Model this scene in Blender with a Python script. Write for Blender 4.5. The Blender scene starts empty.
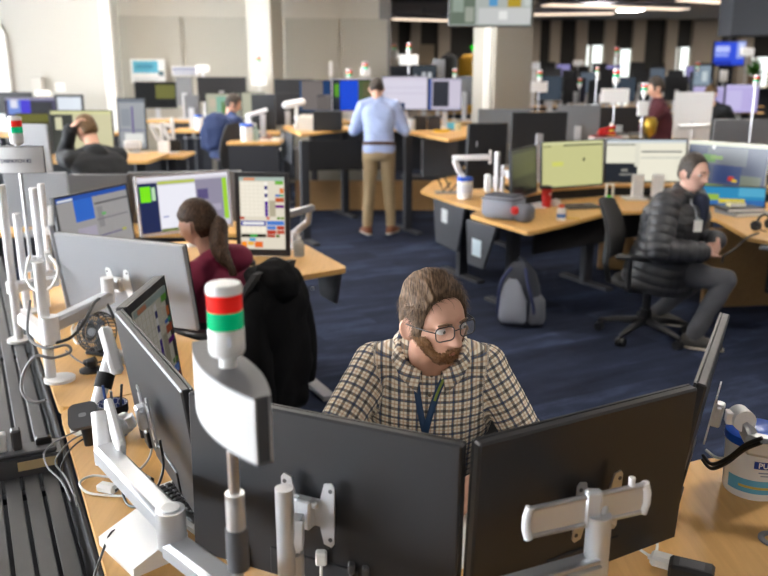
import bpy, bmesh, math, random
import numpy as np
from mathutils import Vector, Matrix, noise, Quaternion
random.seed(7); np.random.seed(7)
SC = bpy.context.scene; C = SC.collection
R = math.radians; PI = math.pi

# ------------------------------------------------------------------ camera
PITCH = R(14.7); CAMH = 1.73; FPX = 800.0
cam = bpy.data.cameras.new('camera'); camo = bpy.data.objects.new('camera', cam); C.objects.link(camo)
camo.location = (0, 0, CAMH); camo.rotation_euler = (PI/2 - PITCH, 0, 0)
cam.sensor_width = 36; cam.lens = 36*FPX/768; cam.clip_start = .05; cam.clip_end = 200
cam.dof.use_dof = True; cam.dof.focus_distance = 1.95; cam.dof.aperture_fstop = 3.2
SC.camera = camo
# ------------------------------------------------------------------ view + world
vs = SC.view_settings; vs.view_transform = 'Standard'; vs.look = 'None'; vs.gamma = 1; vs.use_curve_mapping = False
vs.exposure = 0.9
world = bpy.data.worlds.new('sky'); SC.world = world; world.use_nodes = True
wb = world.node_tree.nodes['Background']; wb.inputs[0].default_value = (.90, .95, 1, 1); wb.inputs[1].default_value = 30.0
UX, UY = -.46, .888          # the desk rows run this way
VX, VY = .888, .46           # across the rows
WINW = Vector((-3.6, 0, 0))  # a point of the window wall (left, outside the frame)
def portal(c, sx, sz):
    l = bpy.data.lights.new('window_daylight', 'AREA'); l.shape = 'RECTANGLE'; l.size = sx; l.size_y = sz
    l.cycles.is_portal = True; o = bpy.data.objects.new('window_daylight', l); C.objects.link(o)
    o.location = c; o.rotation_euler = Matrix(((UX, 0, -VX), (UY, 0, -VY), (0, 1, 0))).to_euler()
    return o
WIN_S = [(-6.2, 2.6), (-3.2, 2.6), (-.2, 2.6), (2.8, 2.6), (5.8, 2.6), (8.8, 2.6), (11.8, 2.6)]   # along the wall, width
WIN_Z0, WIN_Z1 = .75, 3.15
for s, w in WIN_S:
    p = WINW + Vector((UX, UY, 0))*s - Vector((VX, VY, 0))*.02; p.z = (WIN_Z0 + WIN_Z1)/2; portal(p, w, WIN_Z1 - WIN_Z0)
CEIL = 3.62
FILL_E = 38.0   # strength of the added ceiling fill panels

# ------------------------------------------------------------------ helpers
def at(px, py, y):      # a place in the room at distance y on the line of sight through a photo pixel
    a = (px - 384)/FPX; b = (288 - py)/FPX
    d = Vector((a, math.cos(PITCH) + b*math.sin(PITCH), -math.sin(PITCH) + b*math.cos(PITCH)))
    return d*(y/d.y) + Vector((0, 0, CAMH))
def on(px, py, z):      # the same at height z
    a = (px - 384)/FPX; b = (288 - py)/FPX
    d = Vector((a, math.cos(PITCH) + b*math.sin(PITCH), -math.sin(PITCH) + b*math.cos(PITCH)))
    return d*((z - CAMH)/d.z) + Vector((0, 0, CAMH))
MATS = {}
def mat(name, col, rough=.5, metal=0., emit=None, es=1., spec=.5, alpha=1., trans=0., bump=0., bscale=60., var=0., vscale=8., coat=0.):
    if name in MATS: return MATS[name]
    m = bpy.data.materials.new(name); m.use_nodes = True; nt = m.node_tree; b = nt.nodes['Principled BSDF']
    b.inputs['Base Color'].default_value = (*col, 1); b.inputs['Roughness'].default_value = rough; b.inputs['Metallic'].default_value = metal
    b.inputs['Specular IOR Level'].default_value = spec
    if coat: b.inputs['Coat Weight'].default_value = coat
    if emit: b.inputs['Emission Color'].default_value = (*emit, 1); b.inputs['Emission Strength'].default_value = es
    if trans: b.inputs['Transmission Weight'].default_value = trans
    if alpha < 1: b.inputs['Alpha'].default_value = alpha
    if bump or var:
        tc = nt.nodes.new('ShaderNodeTexCoord'); n = nt.nodes.new('ShaderNodeTexNoise'); nt.links.new(tc.outputs['Object'], n.inputs['Vector'])
        n.inputs['Detail'].default_value = 4
        n.inputs['Scale'].default_value = bscale if bump else vscale
        if bump:
            bp = nt.nodes.new('ShaderNodeBump'); bp.inputs['Strength'].default_value = bump; bp.inputs['Distance'].default_value = .01
            nt.links.new(n.outputs['Fac'], bp.inputs['Height']); nt.links.new(bp.outputs['Normal'], b.inputs['Normal'])
        if var:
            n2 = nt.nodes.new('ShaderNodeTexNoise'); n2.inputs['Scale'].default_value = vscale; n2.inputs['Detail'].default_value = 3
            nt.links.new(tc.outputs['Object'], n2.inputs['Vector'])
            mx = nt.nodes.new('ShaderNodeMix'); mx.data_type = 'RGBA'; nt.links.new(n2.outputs['Fac'], mx.inputs[0])
            mx.inputs[6].default_value = tuple(c*(1 - var) for c in col) + (1,); mx.inputs[7].default_value = tuple(min(1, c*(1 + var)) for c in col) + (1,)
            nt.links.new(mx.outputs[2], b.inputs['Base Color'])
    MATS[name] = m; return m
def hx(h): 
    h = h.lstrip('#'); v = [int(h[i:i+2], 16)/255 for i in (0, 2, 4)]
    return tuple(c/12.92 if c <= .04045 else ((c + .055)/1.055)**2.4 for c in v)
def glow(hexc, s=1.0):   # a lit screen colour
    n = 'screen_%s_%.2f' % (hexc, s); c = hx(hexc)
    return mat(n, tuple(x*.05 for x in c), .25, emit=c, es=s*.56, spec=.3)
def pm(hexc, rough=.5, metal=0.): return mat('paint_%s_%d_%d' % (hexc, rough*100, metal*100), hx(hexc), rough, metal)

class B:                 # collects geometry for ONE mesh
    def __init__(s): s.bm = bmesh.new(); s.mi = 0; s.mats = []
    def m(s, mt):
        if mt not in s.mats: s.mats.append(mt)
        s.mi = s.mats.index(mt); return s
    def _fin(s, verts, mx):
        if mx is not None: bmesh.ops.transform(s.bm, matrix=mx, verts=verts)
        fs = set(f for v in verts for f in v.link_faces)
        for f in fs: f.material_index = s.mi
        return s
    def box(s, c, d, rz=0, rx=0, ry=0, bev=0, mx=None):
        r = bmesh.ops.create_cube(s.bm, size=1)['verts']
        for v in r: v.co = Vector((v.co.x*d[0], v.co.y*d[1], v.co.z*d[2]))
        if bev:
            es = list(set(e for v in r for e in v.link_edges))
            g = bmesh.ops.bevel(s.bm, geom=es, offset=min(bev, min(d)*.49), segments=1, affect='EDGES', profile=.7)
            r = list(set(g['verts']) | set(v for f in g['faces'] for v in f.verts))
        T = Matrix.Translation(c) @ Matrix.Rotation(rz, 4, 'Z') @ Matrix.Rotation(ry, 4, 'Y') @ Matrix.Rotation(rx, 4, 'X')
        if mx is not None: T = mx @ T
        return s._fin(r, T)
    def cyl(s, p0, p1, r0, r1=None, n=16, cap=True):
        p0 = Vector(p0); p1 = Vector(p1); r1 = r0 if r1 is None else r1; d = p1 - p0; L = d.length
        pr = [(r0, -L/2), (max(r1, 2e-5), L/2)]
        if cap: pr = [(0, -L/2)] + pr + [(0, L/2)]
        return s.lathe(pr, n=n, mx=Matrix.Translation((p0 + p1)/2) @ d.to_track_quat('Z', 'Y').to_matrix().to_4x4())
    def beam(s, p0, p1, w, h, bev=.002, up=(0, 0, 1)):      # rectangular bar from p0 to p1
        p0 = Vector(p0); p1 = Vector(p1); d = p1 - p0; y = d.normalized(); up = Vector(up)
        x = y.cross(up)
        x = Vector((1, 0, 0)) if x.length < 1e-4 else x.normalized()
        z = x.cross(y)
        mx = Matrix((x, y, z)).transposed().to_4x4(); mx.translation = (p0 + p1)/2
        return s.box((0, 0, 0), (w, d.length, h), bev=bev, mx=mx)
    def ball(s, c, r, n=14):
        rr = r if hasattr(r, '__len__') else (r, r, r); m_ = max(6, n*2//3)
        return s.lathe([(math.sin(PI*k/m_) if 0 < k < m_ else 0., -math.cos(PI*k/m_)) for k in range(m_+1)], n=n, mx=Matrix.Translation(c) @ Matrix.Diagonal((*rr, 1)))
    def prism(s, poly, z0, z1, mx=None):
        n = len(poly); a = [s.bm.verts.new((x, y, z0)) for x, y in poly]; b = [s.bm.verts.new((x, y, z1)) for x, y in poly]
        area = sum(poly[i][0]*poly[(i+1) % n][1] - poly[(i+1) % n][0]*poly[i][1] for i in range(n))
        if area < 0: a, b = a[::-1], b[::-1]
        fs = [s.bm.faces.new(a[::-1]), s.bm.faces.new(b)]
        for i in range(n):
            j = (i+1) % n; fs.append(s.bm.faces.new((a[i], a[j], b[j], b[i])))
        return s._fin(a + b, mx)
    def lathe(s, prof, c=(0, 0, 0), n=24, mx=None):         # prof: (radius, z)
        rings = []; vs_ = []
        for r, z in prof:
            if r < 1e-5: ring = [s.bm.verts.new((0, 0, z))]
            else: ring = [s.bm.verts.new((r*math.cos(2*PI*i/n), r*math.sin(2*PI*i/n), z)) for i in range(n)]
            rings.append(ring); vs_ += ring
        for a, b in zip(rings, rings[1:]):
            for i in range(n):
                j = (i+1) % n
                if len(a) == 1 and len(b) == 1: continue
                if len(a) == 1: s.bm.faces.new((a[0], b[j], b[i])[::-1])
                elif len(b) == 1: s.bm.faces.new((a[i], a[j], b[0]))
                else: s.bm.faces.new((a[i], a[j], b[j], b[i]))
        T = Matrix.Translation(c)
        return s._fin(vs_, T if mx is None else mx @ T)
    def tube(s, pts, r, n=8, closed=False, cap=True):
        pts = [Vector(p) for p in pts]; N = len(pts); rings = []; up = None
        for i, p in enumerate(pts):
            a = pts[(i-1) % N] if (i or closed) else p; b = pts[(i+1) % N] if (i < N-1 or closed) else p
            t = (b - a).normalized()
            if up is None: up = t.orthogonal().normalized()
            else:
                up = up - t*up.dot(t); up = t.orthogonal().normalized() if up.length < 1e-5 else up.normalized()
            w = t.cross(up); rr = r[i] if hasattr(r, '__len__') else r
            rings.append([s.bm.verts.new(p + (up*math.cos(2*PI*k/n) + w*math.sin(2*PI*k/n))*rr) for k in range(n)])
        for i in range(N if closed else N-1):
            a = rings[i]; b = rings[(i+1) % N]
            for k in range(n): s.bm.faces.new((a[k], a[(k+1) % n], b[(k+1) % n], b[k])).material_index = s.mi
        if cap and not closed:
            s.bm.faces.new(rings[0][::-1]).material_index = s.mi; s.bm.faces.new(rings[-1]).material_index = s.mi
        return s
    def quad(s, a, b, c, d):
        f = s.bm.faces.new([s.bm.verts.new(v) for v in (a, b, c, d)]); f.material_index = s.mi; return s
    def mesh(s, name, smooth=False, mt=None):
        me = bpy.data.meshes.new(name); s.bm.normal_update(); s.bm.to_mesh(me); s.bm.free()
        for x in (s.mats or ([mt] if mt else [])): me.materials.append(x)
        if smooth is not False:
            me.polygons.foreach_set('use_smooth', [True]*len(me.polygons))
            if smooth is not True: me.set_sharp_from_angle(angle=R(smooth))
        return me
def spline(pts, n=8, closed=False):
    P = [Vector(p) for p in pts]; out = []; N = len(P)
    for i in range(N if closed else N-1):
        if closed: p0, p1, p2, p3 = P[i-1], P[i], P[(i+1) % N], P[(i+2) % N]
        else: p0, p1, p2, p3 = P[max(i-1, 0)], P[i], P[i+1], P[min(i+2, N-1)]
        for k in range(n):
            t = k/n; out.append(.5*((2*p1) + (p2-p0)*t + (2*p0-5*p1+4*p2-p3)*t*t + (3*p1-p0-3*p2+p3)*t**3))
    if not closed: out.append(P[-1])
    return out
def rrect(w, h, r, n=4):
    out = []
    for cx, cy, a0 in ((w/2-r, h/2-r, 0), (-w/2+r, h/2-r, 90), (-w/2+r, -h/2+r, 180), (w/2-r, -h/2+r, 270)):
        for k in range(n+1): a = R(a0 + 90*k/n); out.append((cx + r*math.cos(a), cy + r*math.sin(a)))
    return out
def tag(o, label=None, cat=None, group=None, kind=None):
    if label: o['label'] = label
    if cat: o['category'] = cat
    if group: o['group'] = group
    if kind: o['kind'] = kind
    return o
def thing(name, label, cat, loc=(0, 0, 0), rz=0, group=None, rx=0):
    o = bpy.data.objects.new(name, None); C.objects.link(o); o.location = loc; o.rotation_euler = (rx, 0, rz); o.empty_display_size = .05
    return tag(o, label, cat, group)
def part(name, b, mt, parent=None, smooth=False, loc=None, rot=None, label=None):
    me = b.mesh(name, smooth, mt) if isinstance(b, B) else b
    o = bpy.data.objects.new(name, me); C.objects.link(o); o.parent = parent
    if loc is not None: o.location = loc
    if rot is not None: o.rotation_euler = rot
    if label: o['label'] = label
    return o
def struct(name, b, mt, parent=None, smooth=False):
    o = part(name, b, mt, parent, smooth)
    if parent is None: o['kind'] = 'structure'
    return o
def copy_tree(o, parent=None):
    c = o.copy(); C.objects.link(c); c.parent = parent
    for ch in list(o.children): copy_tree(ch, c)
    return c
def dup(o, loc, rz=0, label=None, group=None, rx=0):
    c = copy_tree(o); c.location = loc; c.rotation_euler = (rx, 0, rz)
    return tag(c, label, None, group)
def text_mesh(txt, size, depth=.0006, align='CENTER', bold=False):
    cu = bpy.data.curves.new('lettering', 'FONT'); cu.body = txt; cu.size = size; cu.extrude = depth; cu.align_x = align; cu.align_y = 'CENTER'
    cu.resolution_u = 3
    if bold: cu.offset = size*.02
    o = bpy.data.objects.new('lettering', cu); C.objects.link(o); bpy.context.view_layer.update()
    me = bpy.data.meshes.new_from_object(o.evaluated_get(bpy.context.evaluated_depsgraph_get()))
    bpy.data.objects.remove(o); bpy.data.curves.remove(cu); me.name = 'lettering'; return me

# ------------------------------------------------------------------ materials
def wood_mat(name, c1, c2, sc=1.0, rough=.42, rz=0.):
    m = bpy.data.materials.new(name); m.use_nodes = True; nt = m.node_tree; b = nt.nodes['Principled BSDF']
    tc = nt.nodes.new('ShaderNodeTexCoord'); mp = nt.nodes.new('ShaderNodeMapping'); mp.inputs['Rotation'].default_value = (0, 0, rz)
    mp.inputs['Scale'].default_value = (28*sc, 2.2*sc, 28*sc); nt.links.new(tc.outputs['Object'], mp.inputs['Vector'])
    n = nt.nodes.new('ShaderNodeTexNoise'); n.inputs['Scale'].default_value = 1.6; n.inputs['Detail'].default_value = 6; n.inputs['Distortion'].default_value = .6
    nt.links.new(mp.outputs[0], n.inputs['Vector'])
    cr = nt.nodes.new('ShaderNodeValToRGB'); cr.color_ramp.elements[0].position = .3; cr.color_ramp.elements[1].position = .7
    cr.color_ramp.elements[0].color = (*c1, 1); cr.color_ramp.elements[1].color = (*c2, 1)
    nt.links.new(n.outputs['Fac'], cr.inputs['Fac']); nt.links.new(cr.outputs[0], b.inputs['Base Color']); b.inputs['Roughness'].default_value = rough
    MATS[name] = m; return m
WOOD = wood_mat('maple_desktop', (.60, .335, .105), (.70, .41, .14), rz=R(27))
DARK = mat('charcoal_panel', (.028, .030, .038), .55)
BLACKP = mat('black_plastic', (.012, .012, .014), .4)
BLACKM = mat('black_matte', (.010, .010, .012), .8)
MONB = mat('monitor_back_black', (.016, .017, .020), .42, spec=.5)
MONS = mat('monitor_back_silver', (.30, .31, .33), .36)
SILV = mat('arm_silver', (.58, .59, .61), .33, metal=.55)
SILVL = mat('arm_light', (.80, .80, .81), .4)
STEEL = mat('brushed_steel', (.55, .55, .56), .3, metal=.9)
WHITEP = mat('white_plastic', (.78, .78, .77), .4)
GREYP = mat('grey_plastic', (.25, .25, .27), .5)
DGREY = mat('dark_grey_plastic', (.07, .072, .08), .5)
CABK = mat('black_cable', (.012, .012, .013), .45)
CABW = mat('white_cable', (.75, .75, .73), .45)
CABG = mat('grey_cable', (.16, .16, .17), .45)
PAPER = mat('paper_white', (.80, .79, .76), .7)
RED = mat('red_plastic', (.55, .015, .015), .35)
REDL = mat('red_lens', (.75, .02, .015), .22, emit=(.8, .02, .01), es=.12)
GRNL = mat('green_lens', (.0, .42, .17), .22, emit=(0, .5, .2), es=.12)
# ------------------------------------------------------------------ the room
def carpet():
    m = bpy.data.materials.new('carpet_navy'); m.use_nodes = True; nt = m.node_tree; b = nt.nodes['Principled BSDF']
    tc = nt.nodes.new('ShaderNodeTexCoord'); mp = nt.nodes.new('ShaderNodeMapping'); mp.inputs['Rotation'].default_value = (0, 0, R(-27))
    nt.links.new(tc.outputs['Object'], mp.inputs['Vector'])
    br = nt.nodes.new('ShaderNodeTexBrick'); br.inputs['Scale'].default_value = 1.0; br.inputs['Mortar Size'].default_value = .0
    br.inputs['Brick Width'].default_value = 1.0; br.inputs['Row Height'].default_value = .25; br.inputs['Bias'].default_value = 0
    br.inputs['Color1'].default_value = (0, 0, 0, 1); br.inputs['Color2'].default_value = (1, 1, 1, 1)
    nt.links.new(mp.outputs[0], br.inputs['Vector'])
    st = nt.nodes.new('ShaderNodeMapping'); st.inputs['Scale'].default_value = (1.4, 6, 1); nt.links.new(mp.outputs[0], st.inputs['Vector'])
    n = nt.nodes.new('ShaderNodeTexNoise'); n.inputs['Scale'].default_value = 1.3; n.inputs['Detail'].default_value = 5; n.inputs['Roughness'].default_value = .65
    nt.links.new(st.outputs[0], n.inputs['Vector'])
    n2 = nt.nodes.new('ShaderNodeTexNoise'); n2.inputs['Scale'].default_value = 90; n2.inputs['Detail'].default_value = 2; nt.links.new(mp.outputs[0], n2.inputs['Vector'])
    def mth(op, a, bb, v=None):
        q = nt.nodes.new('ShaderNodeMath'); q.operation = op; nt.links.new(a, q.inputs[0])
        if v is None: nt.links.new(bb, q.inputs[1])
        else: q.inputs[1].default_value = v
        return q.outputs[0]
    a = mth('MULTIPLY', br.outputs['Color'], None, .22); c = mth('ADD', a, mth('MULTIPLY', n.outputs['Fac'], None, .75)); c = mth('ADD', c, mth('MULTIPLY', n2.outputs['Fac'], None, .12))
    cr = nt.nodes.new('ShaderNodeValToRGB'); e = cr.color_ramp.elements; e[0].position = .32; e[0].color = (.011, .014, .027, 1); e[1].position = .85; e[1].color = (.060, .082, .150, 1)
    k = e.new(.6); k.color = (.022, .030, .060, 1)
    nt.links.new(c, cr.inputs['Fac']); nt.links.new(cr.outputs[0], b.inputs['Base Color']); b.inputs['Roughness'].default_value = .95; b.inputs['Specular IOR Level'].default_value = .15
    bp = nt.nodes.new('ShaderNodeBump'); bp.inputs['Strength'].default_value = .4; bp.inputs['Distance'].default_value = .006
    nt.links.new(n2.outputs['Fac'], bp.inputs['Height']); nt.links.new(bp.outputs[0], b.inputs['Normal'])
    return m
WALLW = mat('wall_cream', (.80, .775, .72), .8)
PANEL = mat('acoustic_panel', (.44, .42, .365), .9, bump=.15, bscale=200)
COLM = mat('column_paint', (.52, .50, .44), .8)
CEILM = mat('ceiling_grey', (.42, .42, .42), .9)
CEILD = mat('ceiling_dark', (.10, .105, .12), .9)
BLINDM = mat('blind_dark', (.045, .042, .038), .9)
MULL = mat('window_wall_taupe', (.42, .36, .29), .8)
struct('floor', B().box((2, 12, -.05), (44, 44, .1)), carpet())
struct('ceiling', B().box((2, 12, CEIL + .05), (44, 44, .1)), CEILM)
# window wall on the left, parallel to the desk rows, never in frame
def wallpt(s, z, off=0.): p = WINW + Vector((UX, UY, 0))*s - Vector((VX, VY, 0))*off; return (p.x, p.y, z)
ang = math.atan2(UY, UX); wb_ = B()
S0, S1 = -8.5, 15.6
def wallbox(b, s0, s1, z0, z1, t=.2, off=.1): b.box(wallpt((s0+s1)/2, (z0+z1)/2, off), (s1-s0, t, z1-z0), rz=ang)
wallbox(wb_, S0, S1, 0, WIN_Z0); wallbox(wb_, S0, S1, WIN_Z1, CEIL)
edges = [S0] + [q for s, w in WIN_S for q in (s - w/2, s + w/2)] + [S1]
for a, b_ in zip(edges[::2], edges[1::2]): wallbox(wb_, a, b_, WIN_Z0, WIN_Z1)
struct('wall_left', wb_, WALLW)
for i, (s, w) in enumerate(WIN_S):
    f = B()
    for a, b_, z0, z1 in ((s-w/2, s-w/2+.06, WIN_Z0, WIN_Z1), (s+w/2-.06, s+w/2, WIN_Z0, WIN_Z1), (s-w/2, s+w/2, WIN_Z0, WIN_Z0+.06), (s-w/2, s+w/2, WIN_Z1-.06, WIN_Z1), (s-.03, s+.03, WIN_Z0, WIN_Z1)):
        wallbox(f, a, b_, z0, z1, .06, .1)
    struct('window_%d' % (i+1), f, WHITEP)
# wall behind the camera and on the far right close the room
struct('wall_back', B().box((2, -8.2, CEIL/2), (40, .2, CEIL)), mat('wall_back_grey', (.14, .14, .14), .9))
struct('wall_right', B().box((17.5, 12, CEIL/2), (.2, 42, CEIL)), mat('wall_right_taupe', (.30, .28, .25), .9))
# ------------------------------------------------------------------ kit: monitors, arms, desks, tower lights
def unit_rects(b, rects, w, h, y, es):
    d = 0
    for x0, z0, x1, z1, col in rects:
        d += .00012; b.m(glow(col, es))
        X0, X1, Z0, Z1 = (x0-.5)*w, (x1-.5)*w, z0*h, z1*h
        b.quad((X0, y-d, Z0), (X1, y-d, Z0), (X1, y-d, Z1), (X0, y-d, Z1))
def monitor(name, label, top, yaw, w=.61, h=.36, tilt=8, back=None, scr=None, base='1a1c20', es=1., bez=.010, group=None, stand=None, detail=True, bezmat=None, thick=.022):
    """top = middle of the top edge; the screen faces local -Y turned by yaw (yaw 0 faces the camera side)"""
    back = back or MONB; bezmat = bezmat or BLACKP
    rot = Matrix.Rotation(yaw, 4, 'Z') @ Matrix.Rotation(-R(tilt), 4, 'X')
    base_p = Vector(top) - rot.to_3x3() @ Vector((0, 0, h))
    t = thing(name, label, 'monitor', base_p, yaw, group, rx=-R(tilt))
    b = B()
    b.box((0, thick/2, h/2), (w, thick, h), bev=.004)
    if detail:
        b.box((0, thick + .0015, h*.10), (w*.34, .006, h*.16), bev=.002)
    part('housing', b, back, t)
    if detail: part('port_cover', B().box((w*.30, thick + .003, h*.07), (.05, .012, .05), bev=.003), BLACKP, t)
    f = B(); y = -.002
    f.box((-w/2+bez/2, y, h/2), (bez, .006, h), bev=.001).box((w/2-bez/2, y, h/2), (bez, .006, h), bev=.001)
    f.box((0, y, bez*.75), (w-2*bez, .006, bez*1.5)).box((0, y, h-bez/2), (w-2*bez, .006, bez))
    part('bezel', f, bezmat, t)
    s = B().m(glow(base, es)); sw, sh = w-2*bez, h-2.5*bez
    s.quad((-sw/2, -.0012, 0), (sw/2, -.0012, 0), (sw/2, -.0012, sh), (-sw/2, -.0012, sh))
    unit_rects(s, scr or [], sw, sh, -.0012, es)
    part('screen', s, None, t, loc=(0, 0, bez*1.5))
    if stand:                                   # stand: drop from panel bottom to the desk
        q = B(); dz = stand + h*.45
        q.beam((0, thick+.03, h*.45), (0, thick+.05, h*.45-dz+.01), .07, .02)
        q.box((0, thick+.02, h*.45-dz+.008), (.24, .2, .014), bev=.004)
        part('stand', q, SILV, t)
    t['_'] = 0; del t['_']
    M4 = Matrix.Translation(base_p) @ rot
    return t, M4
def mon_c(name, label, a, b, **k):
    """a, b: the two top corners, left to right as the person in front of the screen sees them"""
    a = Vector(a); b = Vector(b); d = b - a; yaw = math.atan2(d.y, d.x)
    if 'w' not in k: k['w'] = d.xy.length - .004
    return monitor(name, label, (a+b)/2, yaw, **k)
def vesa(t, M4, h, thick, mt=None, z=.5, rot90=False, off=.024):
    """bow-tie plate on a monitor's back; returns the world point of its hub"""
    mt = mt or SILV; b = B(); y = thick + off
    for sx in (-1, 1):
        poly = [(sx*.028, -.03), (sx*.036, -.062), (sx*.052, -.066), (sx*.058, -.058), (sx*.058, .058), (sx*.052, .066), (sx*.036, .062), (sx*.028, .03)]
        b.prism(poly, -.002, .002, M4 @ Matrix.Translation((0, y, h*z)) @ Matrix.Rotation(PI/2, 4, 'X'))
    b.box((0, y, h*z), (.06, .004, .055), mx=M4); b.box((0, y+.012, h*z), (.034, .024, .06), bev=.004, mx=M4)
    b.box((0, y+.012, h*z+.02), (.055, .010, .012), bev=.002, mx=M4)
    o = part('mounting_plate', b, mt, t)
    for sx in (-1, 1):
        for sz in (-1, 1): 
            p = M4 @ Vector((sx*.05, y+.0015, h*z+sz*.05)); q = M4 @ Vector((sx*.05, y+.0035, h*z+sz*.05)); part('screw', B().cyl(p, q, .0042, n=10), DGREY, o)
    return M4 @ Vector((0, y+.03, h*z))
def poly_round(pts, r=.06, n=4):
    out = []; N = len(pts)
    for i in range(N):
        p = Vector((*pts[i], 0)); a = Vector((*pts[i-1], 0)); c = Vector((*pts[(i+1) % N], 0))
        u = (a-p); v = (c-p); rr = min(r, u.length*.45, v.length*.45); u.normalize(); v.normalize()
        p0 = p+u*rr; p1 = p+v*rr
        for k in range(n+1):
            t = k/n; q = p0*(1-t)**2 + p*2*t*(1-t) + p1*t*t; out.append((q.x, q.y))
    return out
def desktop(parent, poly, z, th=.028, r=.05):
    o = part('desktop', B().prism(poly_round(poly, r), z-th, z), WOOD, parent); return o
def tower_light(name, label, p, lamp_z, sign=None, r=.026, base_z=.71, cable=False, group='signal tower lights'):
    """pole from base_z at p (x,y) with red over green signal lamp ending at lamp_z; sign=(w,h,z,yaw)"""
    t = thing(name, label, 'signal light', (p[0], p[1], base_z), 0, group); H = lamp_z - base_z
    L = r/.026; b = B().lathe([(.0, 0), (.045, 0), (.045, .012), (.014, .016), (.0, .016)], n=20); part('base', b, SILV, t, 40)
    part('pole', B().cyl((0, 0, .012), (0, 0, H-.125*L), .008, n=12), STEEL, t, 40)
    z = H-.125*L
    part('lamp_socket', B().lathe([(0, z-.004), (.012*L, z-.004), (.012*L, z+.016*L), (r*.97, z+.022*L), (r, z+.026*L), (r, z+.062*L), (0, z+.062*L)], n=24), WHITEP, t, 40)
    part('green_lamp', B().lathe([(0, z+.062*L), (r*.99, z+.062*L), (r*.99, z+.088*L), (0, z+.088*L)], n=24), GRNL, t, 40, label='green lamp section')
    part('red_lamp', B().lathe([(0, z+.088*L), (r*.97, z+.088*L), (r*.97, z+.112*L), (0, z+.112*L)], n=24), REDL, t, 40, label='red lamp section')
    part('cap', B().lathe([(0, z+.112*L), (r*.99, z+.112*L), (r, z+.124*L), (r*.9, z+.128*L), (0, z+.129*L)], n=24), WHITEP, t, 40)
    if sign:
        w, h, sz, yaw = sign; b = B().box((0, 0, sz-base_z+h/2), (w, .022, h), rz=yaw, bev=.004); part('sign_box', b, WHITEP, t)
    return t
# left far wall, acoustic panels, columns
Y1 = 12.8
def px_x(px, y): return at(px, 100, y).x
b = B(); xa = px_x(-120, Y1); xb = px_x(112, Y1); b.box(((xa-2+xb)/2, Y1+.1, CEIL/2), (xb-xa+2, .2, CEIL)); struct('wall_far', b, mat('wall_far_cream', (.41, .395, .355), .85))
struct('trim_1', B().box((px_x(115, Y1), Y1+.03, CEIL/2), (.16, .36, CEIL), bev=.02), mat('wall_trim_white', (.80, .79, .75), .8))
PW0 = Vector((px_x(118, 13.2), 13.2, 0)); PW1 = Vector((px_x(391, 14.1), 14.1, 0)); pdv = (PW1-PW0)
pang = math.atan2(pdv.y, pdv.x); wn = Vector((-math.sin(pang), math.cos(pang), 0))
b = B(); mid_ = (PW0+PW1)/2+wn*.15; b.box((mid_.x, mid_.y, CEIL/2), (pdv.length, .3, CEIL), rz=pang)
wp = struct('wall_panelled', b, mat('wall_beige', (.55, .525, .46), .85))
ztop = at(200, 16.5, 13.4).z
for i, (f0, f1) in enumerate(((.0, .235), (.245, .49), (.60, .80), (.81, .985))):
    p0 = PW0+pdv*f0; p1 = PW0+pdv*f1; c = (p0+p1)/2-wn*.02
    o = part('acoustic_panel', B().box((c.x, c.y, ztop/2), ((p1-p0).length, .05, ztop), rz=pang, bev=.01), PANEL, wp)
cc = at(267, 50, 13.05); struct('trim_2', B().box((cc.x-.02, cc.y, CEIL/2), (.40, .50, CEIL), rz=R(-14), bev=.015), COLM)
# booth door with rounded top on the white wall
dr = thing('door_1', 'white door with rounded top in the white wall at far left', 'door', (px_x(-6, Y1), Y1-.01, 0)); dr['kind'] = 'structure'
DW = 2*(px_x(12, Y1)-px_x(-6, Y1)); DH = at(5, 26, Y1).z
arch = [(-DW/2, 0), (DW/2, 0)]+[(DW/2-.18+.18*math.cos(R(a)), DH-.18+.18*math.sin(R(a))) for a in range(0, 91, 15)]+[(-DW/2+.18-.18*math.sin(R(a)), DH-.18+.18*math.cos(R(a))) for a in range(0, 91, 15)]
MXD = Matrix.Rotation(PI/2, 4, 'X')
part('door_leaf', B().prism(arch, 0, .03, MXD), mat('door_white', (.78, .77, .74), .5), dr)
part('door_frame', B().tube([(x*1.06, -.015, z*1.012) for x, z in arch[1:]+arch[:1]], .022, 6), mat('door_frame_grey', (.62, .6, .56), .6), dr)
part('handle', B().box((DW/2-.12, -.045, DH*.5), (.03, .03, .16), bev=.006), SILV, dr)
for i, (px, py, label) in enumerate(((60, 87, 'double wall outlet'),)):
    t = thing('wall_outlet', 'white double wall outlet on the white wall at far left', 'outlet', at(px, py, Y1-.006)); part('plate', B().box((0, 0, 0), (.16, .012, .12), bev=.003), pm('d8d4cc'), t)
    for sx in (-1, 1): part('socket', B().lathe([(.0, 0), (.03, 0), (.03, .004), (.0, .004)], mx=Matrix.Translation((sx*.038, -.006, 0)) @ Matrix.Rotation(PI/2, 4, 'X')), pm('c2beb6'), t)
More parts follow.
